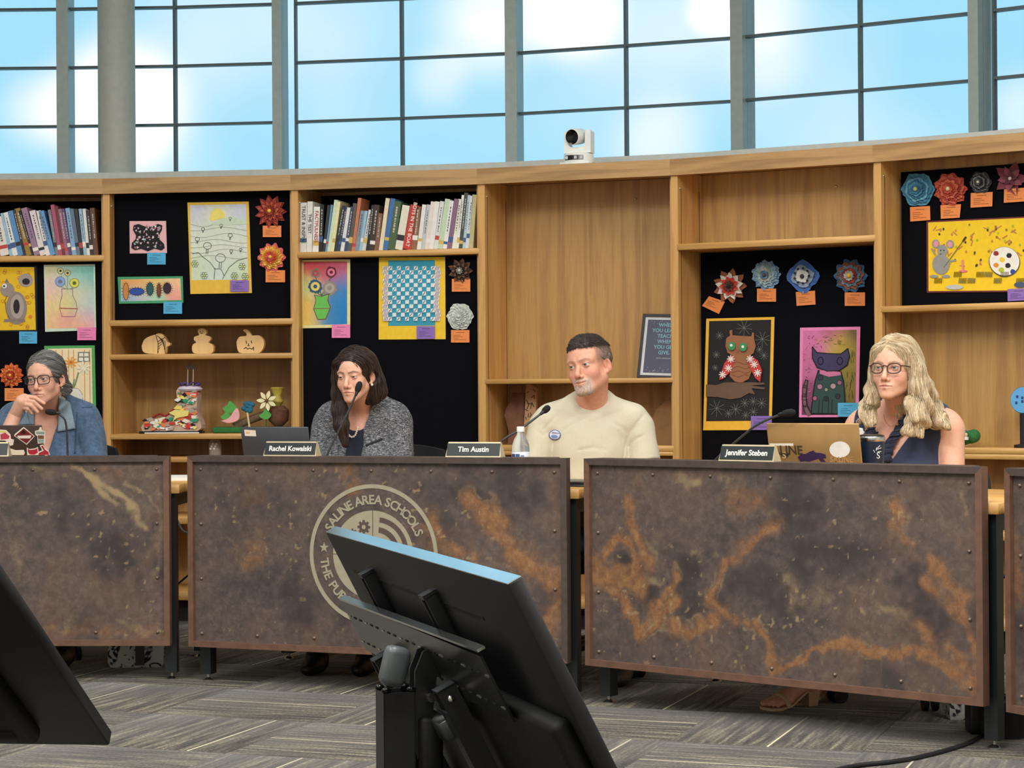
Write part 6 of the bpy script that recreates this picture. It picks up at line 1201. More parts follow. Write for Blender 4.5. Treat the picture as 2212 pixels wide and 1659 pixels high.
def head_colors(V, o):
    W = o.get('w', 1.0); S = V.copy(); S[:, 0] = np.abs(S[:, 0] / W); base = np.array(srgb(o['skin']), f32); C = np.broadcast_to(base, V.shape).copy()
    def blend(m, c, k=1.0): nonlocal C; m = (np.clip(m, 0, 1) * k)[:, None]; C = C * (1 - m) + np.array(srgb(c), f32) * m
    g = lambda c, r: np.exp(-((S - V3(*c)) ** 2).sum(1) / (r * r)); front = (S[:, 1] < -.02)
    pk = o.get('pink', (206, 120, 108)); blend(g((.042, -.06, -.036), .026), pk, .45); blend(g((0, -.108, -.04), .013), pk, .4); blend(g((.076, .01, -.005), .03), pk, .35); blend(g((0, -.085, -.1), .02), pk, .2)
    blend(g((.031, -.085, -.011), .011), tuple(int(v * .78) for v in o['skin']), .5); blend(g((.031, -.085, .01), .011), tuple(int(v * .8) for v in o['skin']), .45)
    zc = -.0685 + o.get('smile', 0); li = np.minimum(rc(S, (.003, -.0985, -.0645), (.0245, -.0865, zc), .0045, .002), rc(S, (0, -.0965, -.0762), (.021, -.0865, zc - .0015), .0055, .002)); blend(1 - np.clip((li + .0005) / .0022, 0, 1), o.get('lip', (176, 96, 92)), .8)
    blend(np.clip(1 - rc(S, (0, -.1005, -.0698), (.0255, -.0885, zc), .0003) / .0022, 0, 1), (110, 52, 50), .75)
    S2 = S * V3(1, 0, 1); br = np.minimum(rc(S2, (.012, 0, .0165), (.032, 0, .0225), .0012), rc(S2, (.032, 0, .0225), (.049, 0, .0175), .0012, .0003)); blend((1 - np.clip(br / .0034, 0, 1)) * (S[:, 1] < -.045), o.get('brow', (80, 62, 52)), o.get('browk', .85))
    lid = o.get('lid', .0035); zl = S[:, 2] - .0005 - .05 * (S[:, 0] - .031); ne = np.abs(np.sqrt(((S - V3(.031, -.0755, .0005)) ** 2).sum(1)) - .0139) < .004
    blend(np.exp(-((zl - lid) / .0016) ** 2) * ne * (S[:, 1] < -.078), (46, 34, 30), .9); blend(np.exp(-((zl + .0042) / .0012) ** 2) * ne * (S[:, 1] < -.08), (120, 84, 76), .6)
    blend(g((.0062, -.1035, -.0505), .0042), (96, 50, 46), .9)
    if 'tint' in o: o['tint'](V, S, C, blend, g)
    return C
def rotm(yaw, pitch, roll): return Matrix.Rotation(math.radians(yaw), 4, 'Z') @ Matrix.Rotation(math.radians(pitch), 4, 'X') @ Matrix.Rotation(math.radians(roll), 4, 'Y')
def build_head(o, root, HM):
    """returns skin part for the body mesh; adds eyes as parts"""
    fn = head_sdf(o); V, Fq = surf(fn, (-.105, -.135, -.19), (.105, .14, .13), .0026); C = head_colors(V, o); W = o.get('w', 1.0); ev = []
    for sx in (-1, 1):
        n = 20; th, ph_ = np.meshgrid(np.linspace(0, PI, n), np.linspace(0, 2 * PI, n, endpoint=False), indexing='ij'); gz = o.get('gaze', (0, 0)); gd = np.array([math.sin(gz[0]), -math.cos(gz[0]), math.sin(gz[1])]); gd /= np.linalg.norm(gd)
        ax_ = np.cross(gd, [0, 0, 1.]); ax_ /= np.linalg.norm(ax_); ay = np.cross(ax_, gd)
        D = np.cos(th)[..., None] * gd + np.sin(th)[..., None] * (np.cos(ph_)[..., None] * ax_ + np.sin(ph_)[..., None] * ay); ang = th.ravel()
        col = np.where(ang[:, None] < .22, np.array(srgb((16, 14, 14))), np.where(ang[:, None] < .50, np.array(srgb(o.get('iris', (86, 96, 100)))), np.array(srgb((214, 206, 200)))))
        idx = np.arange(n * n).reshape(n, n); q = np.stack([idx[:-1], idx[1:], np.roll(idx, -1, 1)[1:], np.roll(idx, -1, 1)[:-1]], -1).reshape(-1, 4)
        e = mesh_obj('eye', [(xf(HM, (D.reshape(-1, 3) * .0123 + np.array([sx * .031 * W, -.0755, .0005])).astype(f32)), q, col)], EYEM, root)
    return xf(HM, V), Fq, C
def hair_obj(o, root, HM, fn, lo, hi, base, cols, dirf, n, L, seg=9, rad=.0011, lift=0.0, wave=0.0, seed=1, h=.0042, only=None, name='hair', shell=True, lv=.4, avoid=None, basef=None):
    V, Fq = surf(fn, lo, hi, h); rng = np.random.RandomState(seed); parts = []
    if shell: cb_ = np.array(srgb(base), f32) * (.85 + .3 * (wob(V * np.array([3, 3, .6], f32), 90)[:, None] * .5 + .5)); cb_ = cb_ if basef is None else basef(V, cb_); parts.append((xf(HM, V), Fq, cb_))
    R_ = V if only is None else V[only(V)]
    sv, sf, sc = strands(fn, R_, dirf, n, L, seg, rad, rng, cols, lift, wave=wave, lv=lv, avoid=avoid); parts.append((xf(HM, sv), sf, sc)); return mesh_obj(name, parts, HAIR, root)
# ---- bodies: joints in person space (x right in the picture, y away, z up), already posed
def body_sdf(j):
    zs, sw, ch = j['zs'], j['sw'], j.get('ch', 1.0); nk = j['nk']
    def torso(P):
        d = el(P, (0, 0, zs - .19), (.152 * ch, .105 * ch, .21)); d = smin(d, rc(P, (-sw + .03, .015, zs - .035), (sw - .03, .015, zs - .035), .055), .05); d = smin(d, el(P, (0, -.005, zs - .38), (.148 * ch, .112 * ch, .18)), .06); d = smin(d, el(P, (0, .01, .53), (.175, .135, .11)), .06)
        for s in (-1, 1):
            d = smin(d, rc(P, (s * .02, .022, zs + .045), (s * (sw - .045), .018, zs - .012), .045, .04), .04)
            if j.get('bust'): d = smin(d, el(P, (s * .072, -.085, zs - .20), (.062, .05, .06)), .035)
        return smin(d, rc(P, (0, .02, zs), nk, .058, .052), .03)
    def arm(P, i): a, b_, c = j['arms'][i]; s = j.get('as', 1.0); return smin(rc(P, a, b_, .05 * s, .041 * s), rc(P, b_, c, .04 * s, .027 * s), .02)
    return torso, arm
def hand_sdf(wr, kn, tips, thumb):
    """wr wrist, kn four knuckles, tips [(mid, tip)] four fingers, thumb (base, mid, tip)"""
    def fn(P):
        c = (np.array(kn[1]) + np.array(kn[2])) / 2; d = rc(P, wr, c, .026, .026)
        for k in kn: d = smin(d, rc(P, np.array(wr) * .35 + np.array(k) * .65, k, .015, .0105), .014)
        for k, (m, t) in zip(kn, tips): d = smin(d, smin(rc(P, k, m, .0098, .0088), rc(P, m, t, .0088, .0072), .004), .005)
        return smin(d, smin(rc(P, thumb[0], thumb[1], .013, .0105), rc(P, thumb[1], thumb[2], .0105, .008), .006), .012)
    return fn
def rest_hand(w, d):
    """relaxed hand lying on the worktop, pointing along d (unit xy), fingers slightly curled"""
    w = np.array(w); d = np.array([d[0], d[1], 0]); s = np.array([-d[1], d[0], 0]); kn = [w + d * .085 + s * (.03 - .02 * i) + np.array([0, 0, .012]) for i in range(4)]
    ln = [.062, .072, .07, .055]; tips = [(k + d * l * .55 + np.array([0, 0, .006]), k + d * l + np.array([0, 0, -.012])) for k, l in zip(kn, ln)]
    return hand_sdf(w, kn, tips, (w + d * .03 + s * .028, w + d * .065 + s * .05, w + d * .095 + s * .05))
class Person:
    def __init__(s, px, py, d, tx, td, label, tyaw=0.0):
        """head origin pixel and depth; torso axis pixel and depth"""
        s.head = at_y(px, py, d); t = at_y(tx, 985, td); s.o = np.array([t[0], t[1], 0]); s.ty = math.radians(tyaw)
        s.M = Matrix.Translation((t[0], t[1], 0)) @ Matrix.Rotation(s.ty, 4, 'Z'); s.root = thing('person', label, 'person', s.M); s.Mi = np.array(s.M.inverted())
    def loc(s, P): return (s.Mi @ np.array([*P, 1]))[:3]
    def px(s, x, y, d): return s.loc(at_y(x, y, d))
    def headM(s, yaw, pitch, roll, sc=1.0):
        R_ = Matrix.Rotation(-s.ty, 4, 'Z') @ rotm(yaw, pitch, roll) @ Matrix.Scale(sc, 4); return Matrix.Translation(tuple(s.loc(s.head))) @ R_
def legs_mesh(p, knees, ankles, cloth, name='trousers', r=.075, skinned=False):
    def fn(P):
        d = el(P, (0, .01, .52), (.182, .14, .105))
        for s, k, a in ((-1, knees[0], ankles[0]), (1, knees[1], ankles[1])): d = smin(d, smin(rc(P, (s * .09, 0, .52), k, .085, .062), rc(P, k, a, .06, .045), .03), .04)
        return d + .002 * wob(P, 40)
    A = np.array([*knees, *ankles]); V, Fq = surf(fn, (min(-.25, A[:, 0].min() - .1), A[:, 1].min() - .1, .02), (max(.25, A[:, 0].max() + .1), .2, .66), .011)
    return mesh_obj(name, [(V, Fq, srgb(cloth))], attr_mat('trouser_cloth', .85, sheen=.1, var=.1, vscale=160), p.root)
def shoes(p, ankles, col, yaw=0.0):
    for a in ankles:
        def fn(P): d = smin(el(P, (a[0], a[1] - .075, .035), (.042, .115, .035)), rc(P, (a[0], a[1], .05), (a[0], a[1], .09), .045, .042), .03); return smax(d, .004 - P[:, 2], .004)
        V, Fq = surf(fn, (a[0] - .07, a[1] - .22, -.01), (a[0] + .07, a[1] + .08, .15), .007); mesh_obj('shoe', [(V, Fq, srgb(col))], attr_mat('shoe_leather', .5), p.root)
FABRIC = {}
def trace(p, fn, pts, dist=.0):
    """points where the camera rays through these pixels first meet the sculpted surface (person space)"""
    A = np.array(p.M.inverted()); O = (A @ np.array([*EYEP, 1]))[:3]; R3 = A[:3, :3]; D = np.stack([R3 @ (ray(x, y) / np.linalg.norm(ray(x, y))) for x, y in pts]); t = np.full(len(pts), np.linalg.norm(p.o) - .9)
    for _ in range(70): d = fn((O + D * t[:, None]).astype(f32)) - dist; t += np.clip(d, -.02, .05) * .85
    return (O + D * t[:, None]).astype(f32)
def patch(p, fn, quad, col, name, off=.006, n=14, th=.004, rnd=None, m=None):
    """cloth or print piece that follows the body; quad = four px corners"""
    a, b_, c, d = [np.array(q, float) for q in quad]; g = np.linspace(0, 1, n); S, T = np.meshgrid(g, g)
    P = a * ((1 - S) * (1 - T))[..., None] + b_ * (S * (1 - T))[..., None] + c * (S * T)[..., None] + d * ((1 - S) * T)[..., None]
    if rnd:   # disc mapping
        uu, vv = 2 * S - 1, 2 * T - 1; x = uu * np.sqrt(1 - vv * vv / 2); y = vv * np.sqrt(1 - uu * uu / 2); S2, T2 = (x + 1) / 2, (y + 1) / 2; P = a * ((1 - S2) * (1 - T2))[..., None] + b_ * (S2 * (1 - T2))[..., None] + c * (S2 * T2)[..., None] + d * ((1 - S2) * T2)[..., None]
    Q = trace(p, fn, [tuple(q) for q in P.reshape(-1, 2)], off); k = n * n; idx = np.arange(k).reshape(n, n); f_ = np.stack([idx[:-1, :-1], idx[1:, :-1], idx[1:, 1:], idx[:-1, 1:]], -1).reshape(-1, 4)
    e = np.concatenate([idx[0], idx[1:, -1], idx[-1, -2::-1], idx[-2:0:-1, 0]]); rim = np.stack([e, np.roll(e, -1), np.roll(e, -1) + k, e + k], -1); _, gr = grad(fn, Q); gr /= np.sqrt((gr * gr).sum(1))[:, None] + 1e-6
    return mesh_obj(name, [(np.concatenate([Q, Q - gr * th]), np.concatenate([f_, rim]), srgb(col))], m or attr_mat('cloth_patch', .85, var=.08, vscale=200), p.root)
def glasses(p, HM, col, hx, hz, sq, cx=.034, y=-.1, rt=.0019, z0=-.003):
    r = link('glasses', None, p.root); r.matrix_local = HM; m = mat(col, .3, var=.25, scale=120, name='glasses_frame'); lens = []
    for s in (-1, 1):
        pts = []
        for i in range(32):
            a = 2 * PI * i / 32; ca, sa = math.cos(a), math.sin(a); x = math.copysign(abs(ca) ** sq, ca) * hx; z = math.copysign(abs(sa) ** sq, sa) * hz; pts.append((s * cx + x, y + .012 * ((abs(s * cx + x) / .06) ** 2), z0 + z + .0015 * ca * s))
        B().tube(pts, rt, m, 8, closed=True).build('rim', r); B().add(pts, [list(range(32))], GLASS).build('lens', r)
        o_ = s * (cx + hx); B().tube(smooth_path([(o_, y + .0115, z0 + hz * .55), (s * .073, y + .03, z0 + hz * .5), (s * .079, -.02, z0 + .006), (s * .079, .012, z0 + .004), (s * .077, .03, z0 - .02)]), rt * 1.05, m, 6).build('temple', r)
    B().tube(smooth_path([(-(cx - hx), y + .001, z0 + hz * .35), (0, y - .001, z0 + hz * .55), (cx - hx, y + .001, z0 + hz * .35)]), rt, m, 6).build('bridge', r)
def beads(p, fn, pts, r, m, name, step=.0085):
    P = trace(p, fn, pts, r * .8); path = smooth_path([tuple(q) for q in P], 8); L = 0; last = None; b = B(); pl_ = np.array(path); seg = np.linalg.norm(np.diff(pl_, axis=0), axis=1); cum = np.concatenate([[0], np.cumsum(seg)]); root = link(name, None, p.root)
    for s in np.arange(0, cum[-1], step):
        i = min(len(seg) - 1, np.searchsorted(cum, s, 'right') - 1); t = (s - cum[i]) / max(seg[i], 1e-6); c = pl_[i] * (1 - t) + pl_[i + 1] * t; B().ball(tuple(c), r, m, 8).build('bead', root)
def tweed_mat():
    m, t, p = _pr('tweed'); p.inputs['Roughness'].default_value = .95; tcn = N(t, 'ShaderNodeTexCoord'); mp = N(t, 'ShaderNodeMapping'); mp.inputs['Scale'].default_value = (90, 90, 330); mp.inputs['Rotation'].default_value = (0, .5, .3); t.links.new(tcn.outputs['Object'], mp.inputs[0])
    n = N(t, 'ShaderNodeTexNoise'); n.inputs['Scale'].default_value = 1; n.inputs['Detail'].default_value = 3; n.inputs['Roughness'].default_value = .7; n.inputs['Distortion'].default_value = 1.2; t.links.new(mp.outputs[0], n.inputs['Vector'])
    r = N(t, 'ShaderNodeValToRGB'); r.color_ramp.elements[0].position = .40; r.color_ramp.elements[0].color = rgba((44, 47, 54)); r.color_ramp.elements[1].position = .66; r.color_ramp.elements[1].color = rgba((186, 188, 190)); k = r.color_ramp.elements.new(.52); k.color = rgba((92, 95, 102)); t.links.new(n.outputs['Fac'], r.inputs['Fac']); t.links.new(r.outputs[0], p.inputs['Base Color'])
    b = N(t, 'ShaderNodeBump'); b.inputs['Strength'].default_value = .5; b.inputs['Distance'].default_value = .002; t.links.new(n.outputs['Fac'], b.inputs['Height']); t.links.new(b.outputs[0], p.inputs['Normal']); return m
def finish_skin(p, o, HM, j, extra=(), lim=(.34, .40)):
    torso, arm = body_sdf(j); parts = [build_head(o, p.root, HM)]; sk = np.array(srgb(o['skin']), f32)
    def body(P):
        d = torso(P)
        for i in (0, 1): d = smin(d, arm(P, i), .025)
        return d
    A = np.array([q for a in j['arms'] for q in a]); lo = (min(-.3, A[:, 0].min() - .08), min(-.22, A[:, 1].min() - .08), .45); hi = (max(.3, A[:, 0].max() + .08), .22, j['zs'] + .075)
    V, Fq = surf(body, lo, hi, .0075); col = np.broadcast_to(sk, V.shape) * (1 + .05 * wob(V, 25)[:, None]); pk = np.exp(-((V - V3(0, -.09, j['zs'] - .02)) ** 2).sum(1) / .006)[:, None] * .35; col = col * (1 - pk) + np.array(srgb(o.get('pink', (206, 120, 108)))) * pk; parts.append((V, Fq, col))
    for i, hf in enumerate(j['hands']):
        if hf is None: continue
        w = np.array(j['arms'][i][2]); V, Fq = surf(hf, w - .19, w + .19, .0034); parts.append((V, Fq, np.broadcast_to(sk, V.shape) * (1 + .06 * wob(V, 70)[:, None])))
    return mesh_obj('body', parts, SKIN, p.root), body, torso, arm
def setup(p, HM, j, o, hb=(0, .022, -.055)):
    j['nk'] = tuple((HM @ Vector(hb))); o['neck'] = tuple(HM.inverted() @ Vector((0, .022, j['zs'] + .0)))
def cloth_obj(p, fn, j, name, m, col=(128, 128, 128), zlo=.5, h=.0068, vary=0.0):
    A = np.array([q for a in j['arms'] for q in a]); V, Fq = surf(fn, (min(-.3, A[:, 0].min() - .1), min(-.24, A[:, 1].min() - .1), zlo), (max(.3, A[:, 0].max() + .1), .24, j['zs'] + .13), h)
    return mesh_obj(name, [(V, Fq, np.array(srgb(col)) * (1 + vary * wob(V, 22)[:, None]))], m, p.root)
CL = lambda nm, sh=.15, var=.06, vs=220: attr_mat(nm, .9, sheen=sh, var=var, vscale=vs, bump=.15, bscale=500)
# ---------------------------------------------------------------- man in the cream T-shirt
p = Person(1272, 789, 7.95, 1277, 8.04, 'person in a cream T-shirt with short dark hair and grey goatee', -6); HM = p.headM(-31, 2, -9, .975)
def tim_tint(V, S, C, blend, g):
    n = wob(V, 900) * .5 + .5; jaw = np.clip((-.043 - V[:, 2]) / .02, 0, 1) * (S[:, 1] < -.045) * np.clip((.047 - S[:, 0]) / .012, 0, 1); lipz = np.abs(V[:, 2] + .070) < .0085
    blend(jaw * (.55 + .45 * n) * ~(lipz & (S[:, 0] < .022) & (S[:, 1] < -.088)) * (V[:, 2] > -.118), (200, 190, 178), .85)
    side = np.clip((.05 - np.abs(V[:, 2] - .045)) / .02, 0, 1) * np.clip((S[:, 0] - .052) / .008, 0, 1) * np.clip((V[:, 1] + .052) / .012, 0, 1) * (S[:, 0] < .0785); blend(side * (.6 + .4 * n), (112, 98, 92), .8); bk = (V[:, 1] > .05) & (V[:, 2] > -.05); blend(bk * 1.0, (84, 72, 66), .85); return C
o = dict(skin=(222, 164, 138), pink=(206, 112, 96), fem=False, w=1.03, lid=.0022, smile=.0035, lip=(186, 110, 98), brow=(120, 92, 76), browk=.6, nr=.058, iris=(90, 100, 104), gaze=(-.06, .05), tint=tim_tint)
j = dict(zs=1.005, sw=.195, ch=1.0, arms=[((-.185, .015, .955), (-.222, -.03, .775), (-.20, -.27, .79)), ((.185, .015, .955), (.218, -.03, .775), (.22, -.27, .79))], **{'as': 1.0}); setup(p, HM, j, o); j['hands'] = [rest_hand((-.20, -.27, .79), (-.2, -.98)), rest_hand((.22, -.27, .79), (.2, -.98))]
body_o, body, torso, arm = finish_skin(p, o, HM, j)
def shirt(P):
    d = torso(P) - .011
    for i in (0, 1):
        a, b_, _ = [np.array(q) for q in j['arms'][i]]; e = (b_ - a) / np.linalg.norm(b_ - a); L_ = np.linalg.norm(b_ - a); s_ = rc(P, a, b_, .063, .064); s_ = smax(s_, (P - a.astype(f32)) @ e.astype(f32) - L_ * .80, .004); d = smin(d, s_, .007)
    cut = (j['zs'] + .080 + 1.05 * P[:, 1]) - P[:, 2]; d = d - .003 * np.exp(-np.square((cut - .010) / .009)); d = d + .006 * wob(P * V3(1, 1, .55), 26, 1.0) * np.clip((j['zs'] - .03 - P[:, 2]) / .08, 0, 1) + .0015 * wob(P, 60)
    for sx in (-1, 1):
        for (a, b_) in (((.15, -.095, .89), (.09, -.122, .93)), ((.145, -.10, .865), (.075, -.127, .875)), ((.14, -.10, .84), (.08, -.127, .80)), ((.135, -.098, .80), (.05, -.124, .735))) : d = smax(d, -rc(P, (sx * a[0], a[1], a[2]), (sx * b_[0], b_[1], b_[2]),   .008, .002), .014)
    return smax(smax(d, -cut * .7, .003), .60 - P[:, 2], .01)
shirt0 = shirt; kg = crop(1060, 702, 3.0214)
GRV = [([tuple(q) for q in trace(p, shirt0, kg(pts), .001)], r_) for pts, r_ in (([(1000, 585), (955, 640), (915, 700), (880, 780), (862, 880)], .004), ([(835, 690), (858, 740), (868, 810)], .004), ([(890, 700), (850, 665), (800, 640)], .0035), ([(900, 790), (950, 740), (1000, 720)], .004), ([(345, 640), (332, 700), (338, 780), (345, 850)], .004), ([(430, 590), (385, 640), (350, 680)], .004), ([(300, 690), (340, 720), (370, 700)], .0035), ([(640, 600), (540, 640), (470, 690)], .003), ([(560, 820), (660, 800), (760, 815)], .003))]
def shirt(P):
    d = shirt0(P)
    for pts, r_ in GRV: d = smax(d, -chain(P, [(q, .75 * r_ * (1 - .5 * abs(2 * i_ / (len(pts) - 1) - 1))) for i_, q in enumerate(pts)], .004), .008)
    return d
cloth_obj(p, shirt, j, 't_shirt', CL('cream_jersey', .1, .03), (202, 197, 174)); legs_mesh(p, [(-.12, -.42, .53), (.12, -.42, .53)], [(-.13, -.36, .1), (.13, -.36, .1)], (66, 88, 116)); shoes(p, [(-.13, -.36, .06), (.13, -.36, .06)], (50, 44, 40))
kk = crop(940, 700, 4.254); q = kk([(1045, 972), (1152, 972), (1152, 1066), (1045, 1066)]); patch(p, shirt, q, (96, 106, 140), 'round_sticker', .003, 12, .002, True); q = kk([(1053, 979), (1144, 979), (1144, 1059), (1053, 1059)]); patch(p, shirt, q, (214, 220, 234), 'sticker_print', .0036, 12, .001, True)
patch(p, shirt, kk([(1062, 1015), (1130, 1022), (1128, 1050), (1066, 1050)]), (120, 150, 206), 'sticker_print', .0042, 10, .001, True); patch(p, shirt, kk([(1075, 992), (1140, 1000), (1138, 1008), (1072, 1002)]), (130, 136, 170), 'sticker_print', .0042, 8, .001)
hf = head_sdf(o)
def hair_t(P):
    d = smin(el(P, (0, .004, .070), (.068, .088, .053)), el(P, (0, .026, .030), (.0815, .097, .082)), .012); win = el(P, (0, -.125, .004), (.074, .082, .080)); d = smax(d, -win, .006); d = smax(d, -el(P, (0, -.045, -.055), (.2, .075, .082)), .012); d = smax(d, -.045 - P[:, 2], .01); return d + .002 * wob(P, 130)
def d_up(P): D = np.zeros_like(P); t = np.clip((P[:, 2] - .075) / .02, 0, 1); D[:, 1] = .5; D[:, 2] = .3 * t - .8 * (1 - t); D[:, 0] = -.3 * t; return D
hair_obj(o, p.root, HM, hair_t, (-.09, -.1, .0), (.09, .13, .145), (58, 48, 44), [(62, 52, 48), (44, 38, 36), (84, 72, 64), (70, 58, 52)], d_up, 4200, .020, 4, .0008, lift=.30, seed=3, h=.0036, only=lambda V: V[:, 2] > .072, basef=lambda V, c: c * np.clip((V[:, 2:3] - .05) / .03, 0, 1) + np.array(srgb((132, 118, 108)), f32) * (1 - np.clip((V[:, 2:3] - .05) / .03, 0, 1)))
hair_obj(o, p.root, HM, hair_t, (-.09, -.1, -.06), (.09, .14, .145), (104, 92, 84), [(120, 108, 100), (92, 80, 74), (142, 130, 122), (82, 70, 64)], d_up, 2600, .010, 3, .0005, lift=.06, seed=4, h=.0046, only=lambda V: V[:, 2] < .078, shell=False, name='side_hair')
def d_dn(P): D = np.zeros_like(P); D[:, 2] = -1; D[:, 1] = -.2; return D
Vb, _ = surf(hf, (-.06, -.13, -.13), (.06, -.03, -.03), .0045)
mk = (Vb[:, 2] < -.055) & (Vb[:, 1] < -.05) & (np.abs(Vb[:, 0]) < .036) & ~((np.abs(Vb[:, 2] + .0705) < .0085) & (np.abs(Vb[:, 0]) < .023)) & (Vb[:, 2] > -.122)
sv, sf, sc_ = strands(hf, Vb[mk], d_dn, 2600, .007, 3, .00042, np.random.RandomState(5), [(216, 208, 198), (190, 178, 166), (232, 228, 220), (160, 136, 116)], lift=.35); mesh_obj('beard', [(xf(HM, sv), sf, sc_)], HAIR, p.root)
TIM = p
# ---------------------------------------------------------------- woman in the tweed jacket
p = Person(767, 810, 8.25, 783, 8.40, 'person in a grey tweed jacket with long dark hair, looking down', -8); HM = p.headM(-20, 6, -2, .905)
o = dict(skin=(228, 178, 152), pink=(216, 134, 118), lid=.0002, smile=-.002, lip=(178, 92, 90), brow=(74, 56, 48), iris=(60, 48, 40), gaze=(-.08, -.3), nr=.048)
j = dict(zs=1.012, sw=.161, ch=.88, bust=True, arms=[((-.150, .015, .965), (-.185, -.06, .78), (-.06, -.27, .785)), ((.147, .015, .965), (.172, -.06, .78), (.08, -.28, .785))]); setup(p, HM, j, o); j['hands'] = [rest_hand((-.06, -.27, .785), (.3, -.95)), rest_hand((.08, -.28, .785), (-.4, -.92))]
body_o, body, torso, arm = finish_skin(p, o, HM, j)
def inner(P): d = torso(P) - .005; d = smax(d, -el(P, (-.01, -.09, j['zs'] + .012), (.072, .11, .085)), .004); return smax(smax(d, P[:, 2] - (j['zs'] + .01), .01), .56 - P[:, 2], .01)
cloth_obj(p, inner, j, 'navy_top', CL('navy_knit'), (26, 32, 48), h=.009)
def jacket(P):
    d = torso(P) - .016
    for i in (0, 1): d = smin(d, arm(P, i) - .012, .008)
    xo = P[:, 0] + .008; w_ = .028 + .40 * np.clip(P[:, 2] - (j['zs'] - .07), 0, .2) + .05 * np.clip((j['zs'] - .22) - P[:, 2], 0, .3); d = smax(d, -smax(np.abs(xo) - w_, P[:, 1] + .02, .004), .004)
    d = smax(d, (P[:, 2] - (j['zs'] + .085 + .6 * P[:, 1])) * .8, .004); d = d + .007 * wob(P * V3(1, 1, .6), 28, 2.0) * np.clip((j['zs'] - .03 - P[:, 2]) / .06, 0, 1); return smax(d, .58 - P[:, 2], .01)
cloth_obj(p, jacket, j, 'tweed_jacket', tweed_mat()); kk = crop(500, 720, 4.809)
patch(p, jacket, kk([(1390, 1155), (1570, 1085), (1572, 1105), (1395, 1172)]), (26, 28, 34), 'pocket_slit', .003, 8, .003)
beads(p, lambda P: np.minimum(inner(P), torso(P)), kk([(1198, 880), (1192, 930), (1198, 990), (1215, 1050), (1245, 1078), (1280, 1065), (1300, 1020), (1318, 960)]), .0046, mat((236, 228, 212), .25, name='pearl'), 'pearl_necklace')
B().ball(tuple(HM @ Vector((.0785, .0, -.047))), .0055, mat((236, 228, 212), .25, name='pearl'), 10).build('earring', p.root)
WINR = lambda P: el(P, (.006, -.118, -.016), (.0655, .088, .094))
def hair_r(P):
    d = el(P, (0, .018, .040), (.082, .105, .088)); d = smin(d, el(P, (.012, .06, -.03), (.074, .052, .11)), .03); d = smin(d, chain(P, [((-.06, -.045, .05), .022), ((-.074, -.03, -.01), .020), ((-.080, -.025, -.08), .024), ((-.075, -.03, -.15), .030), ((-.062, -.05, -.22), .028), ((-.045, -.065, -.30), .012)]), .03)
    d = smin(d, chain(P, [((.06, .03, .05), .034), ((.078, .05, -.04), .032), ((.082, .055, -.085), .032), ((.07, .05, -.115), .02)]), .03); d = smax(d, -WINR(P), .006); ear = el(P, (.088, .008, -.012), (.03, .026, .034)); d = smax(d, -ear, .008)
    return d + .0022 * wob(P * V3(1, 1, .25), 150)
def dir_r(P): D = np.zeros_like(P); D[:, 2] = -1; t = np.clip((P[:, 2] - .02) / .06, 0, 1); D[:, 2] = -1 + .6 * t; D[:, 0] = np.where(P[:, 0] > .022, 1.0, -1.0) * t; D[:, 1] = .35 * t; return D
hair_obj(o, p.root, HM, hair_r, (-.13, -.13, -.32), (.13, .14, .15), (52, 42, 38), [(60, 48, 42), (42, 34, 32), (84, 66, 56), (54, 44, 40), (72, 58, 50)], dir_r, 5200, .12, 12, .0009, seed=7, wave=.05, avoid=WINR)
legs_mesh(p, [(-.1, -.42, .53), (.1, -.42, .53)], [(-.1, -.4, .1), (.1, -.4, .1)], (30, 34, 44)); shoes(p, [(-.1, -.4, .06), (.1, -.4, .06)], (24, 22, 24))
# ---------------------------------------------------------------- blonde woman in the sleeveless navy top
p = Person(1934, 796, 7.1, 1949, 7.22, 'person with long blonde hair, glasses and a sleeveless navy top', -33); HM = p.headM(-33, -2, 1, .925)
o = dict(skin=(226, 176, 150), pink=(214, 136, 120), lid=.0018, smile=-.001, lip=(178, 96, 92), brow=(120, 96, 76), browk=.6, iris=(92, 110, 118), gaze=(-.05, .06), nr=.051, w=1.02)
j = dict(zs=.995, sw=.188, ch=1.0, bust=True, arms=[((-.172, .015, .945), (-.215, -.04, .76), (-.07, -.27, .785)), ((.172, .015, .945), (.198, -.03, .74), (.09, -.26, .785))], **{'as': .98}); setup(p, HM, j, o); j['hands'] = [rest_hand((-.07, -.27, .785), (.4, -.9)), rest_hand((.09, -.26, .785), (-.4, -.9))]
body_o, body, torso, arm = finish_skin(p, o, HM, j)
def top(P):
    d = torso(P) - .010; za = j['zs'] - .165; d = smax(d, -smax(np.abs(P[:, 0]) - .62 * (P[:, 2] - za), P[:, 1] + .005, .004), .004); d = smax(d, -el(P, (0, .02, j['zs'] + .075), (.078, .07, .07)), .004); d = smax(d, np.abs(P[:, 0]) - (j['sw'] - .030 + .10 * np.clip(j['zs'] - .09 - P[:, 2], 0, .12)), .006)
    return smax(d + .003 * wob(P * V3(1, 1, .6), 22, 3.0), .56 - P[:, 2], .01)
NAVYC = CL('navy_crepe', .2, .05); cloth_obj(p, top, j, 'navy_top', NAVYC, (40, 50, 76)); kk = crop(1520, 700, 3.511)
rl = attr_mat('navy_ruffle', .9, sheen=.2, var=.1, vscale=200)
